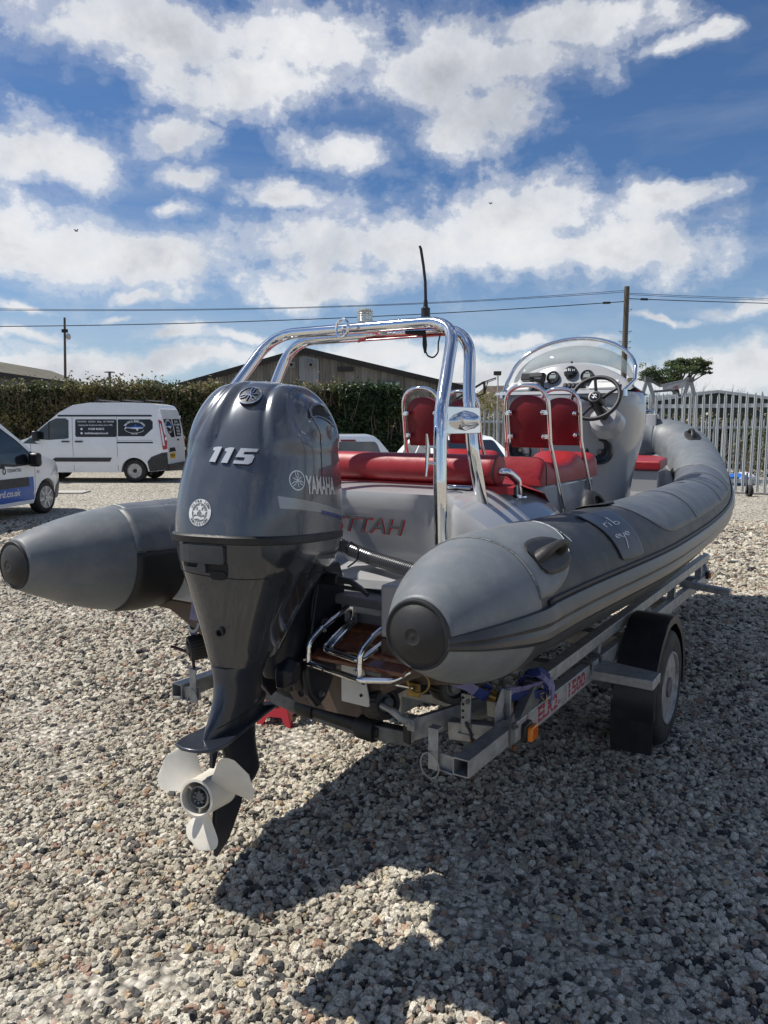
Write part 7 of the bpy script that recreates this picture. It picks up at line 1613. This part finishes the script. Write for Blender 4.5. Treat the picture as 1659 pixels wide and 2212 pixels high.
# ================================================================ TIE DOWN STRAP
st = thing('ratchet_strap', 'blue ratchet tie down strap tied round the trailer rail under the starboard tube', 'strap', (2.5, -.5, .68))
def webbing(pts, w, m, nm='webbing', tw=(0, 0, 1), fil=.02, th=.0022):
    pts = fillet([Vector(p) for p in pts], fil, 5); g = Geo(); rings_ = []
    for i, p in enumerate(pts):
        t = (pts[min(i + 1, len(pts) - 1)] - pts[max(i - 1, 0)]).normalized(); up = Vector(tw) if not callable(tw) else tw(i / (len(pts) - 1)); n = t.cross(up).normalized(); u = n.cross(t)
        rings_.append([p + u * w / 2 + n * th, p - u * w / 2 + n * th, p - u * w / 2 - n * th, p + u * w / 2 - n * th])
    g.loft(rings_); return g.out(nm, m, st, ang=60)
webbing([(2.30, -.34, .812), (2.30, -.40, .801), (2.33, -.480, .790), (2.40, -.531, .752), (2.43, -.548, .728)], .036, strapf, tw=(-.2, -.2, .9))
webbing([(2.43, -.548, .728), (2.47, -.57, .700), (2.50, -.575, .71), (2.485, -.55, .73)], .042, strapm, tw=(-.2, -.3, .9), fil=.008)
webbing([(2.52, -.59, .700), (2.62, -.640, .690), (2.74, -.685, .688), (2.80, -.69, .69)], .038, strapf, tw=lambda k: Vector((0, -.25 - .5 * k, .9 - .3 * k)))
webbing([(2.56, -.60, .675), (2.64, -.65, .665), (2.72, -.69, .655), (2.745, -.695, .65)], .034, strapm, tw=(0, -.2, .95))
for k in range(4):
    r = .040 + .005 * k; a0 = k * .5; webbing([(2.765 + .02 * math.sin(a + k) , -.640 + r * 1.25 * math.cos(a), .672 + r * math.sin(a)) for a in np.linspace(a0, a0 + 5.4, 14)], .036, strapm if k % 3 else strapf, tw=lambda q: Vector((1, .1 * k, .15 * k)), fil=.01)
webbing([(2.80, -.685, .70), (2.80, -.705, .665), (2.79, -.71, .63), (2.80, -.70, .60)], .034, strapf, tw=(1, 0, .1))
webbing([(2.69, -.60, .66), (2.70, -.63, .725), (2.76, -.665, .730), (2.80, -.69, .695)], .036, strapm, tw=(.9, -.2, .2))
g = Geo(); g.bar((2.48, -.555, .725), (2.56, -.595, .685), .034, .006); g.bar((2.47, -.54, .69), (2.54, -.59, .665), .03, .008); g.box((2.515, -.575, .690), (.03, .04, .04), rot=Matrix.Rotation(.6, 3, 'Y')); g.tube([(2.50, -.545, .70), (2.50, -.60, .69)], .010, 10); g.tube([(2.53, -.59, .668), (2.545, -.612, .64), (2.53, -.615, .62)], .004, 8); g.out('ratchet', brass, st, bevel=.002)
g = Geo(); g.tube([(2.70, -.69, .662), (2.74, -.70, .660), (2.745, -.702, .635), (2.725, -.70, .625), (2.70, -.692, .655)], .0028, 6, fil=.008); g.out('hook', brass, st)
st2 = thing('tie_down_strap', 'faded purple strap hanging from the port side of the transom', 'strap', (2.22, .5, .9))
ORG[st2.name] = Vector((2.22, .5, .9)); _st = st; st = st2
webbing([(2.068, .49, 1.02), (2.07, .505, .95), (2.11, .56, .86), (2.20, .60, .72)], .040, strapf, tw=(0, 1, 0))
g = Geo(); torus(g, frame((2.066, .487, 1.03), (-1, .3, 0)), .022, .004, 20, 8); g.out('hook', steel, st2)
g = Geo(); g.lathe([(-.03, .028), (.02, .030), (.022, .036), (.026, .036), (.028, .024), (-.01, .022)], 24, frame((2.11, .525, .895), (-.8, .1, .2)), caps=False); g.out('ring_fitting', galv, boat, label=None)

# ================================================================ RED AXLE STAND
def stand():
    c = Vector((3.22, 1.06, 0)); t = thing('axle_stand', 'small red steel axle stand on the gravel behind the motor', 'axle stand', c); m = mat('red_enamel', (.42, .012, .02), .35, coat=.3, dirt=(.2, .05, .04, .3))
    h, bt, tp = .19, .105, .045; M_ = Matrix.Translation(c) @ Matrix.Rotation(R_(20), 4, 'Z')
    for k in range(4):
        RM = M_ @ Matrix.Rotation(math.pi / 2 * k, 4, 'Z'); g = Geo(); T_ = lambda a, b, d=0: RM @ Vector((bt + (tp - bt) * b / h - d, a * (bt + (tp - bt) * b / h) / bt, b))
        outl = [(-bt, 0), (-bt + .035, 0), (-bt * .45, .05), (bt * .45, .05), (bt - .035, 0), (bt, 0), (bt, h), (-bt, h)]
        g.prism(outl, lambda a, b: T_(a, b), lambda a, b: T_(a, b, .004)); g.out('leg_panel', m, t, smooth=False)
        g = Geo(); g.prism([(-.03, .10), (.03, .10), (.028, .15), (-.028, .15)], lambda a, b: T_(a, b, -.0006), lambda a, b: T_(a, b, -.0012)); g.out('slot', blackm, t, smooth=False)
    g = Geo(); g.tube([c + Vector((0, 0, h - .01)), c + Vector((0, 0, h + .10))], .018, 14); g.box(c + Vector((0, 0, h + .11)), (.09, .04, .02)); g.out('post', m, t)
stand()
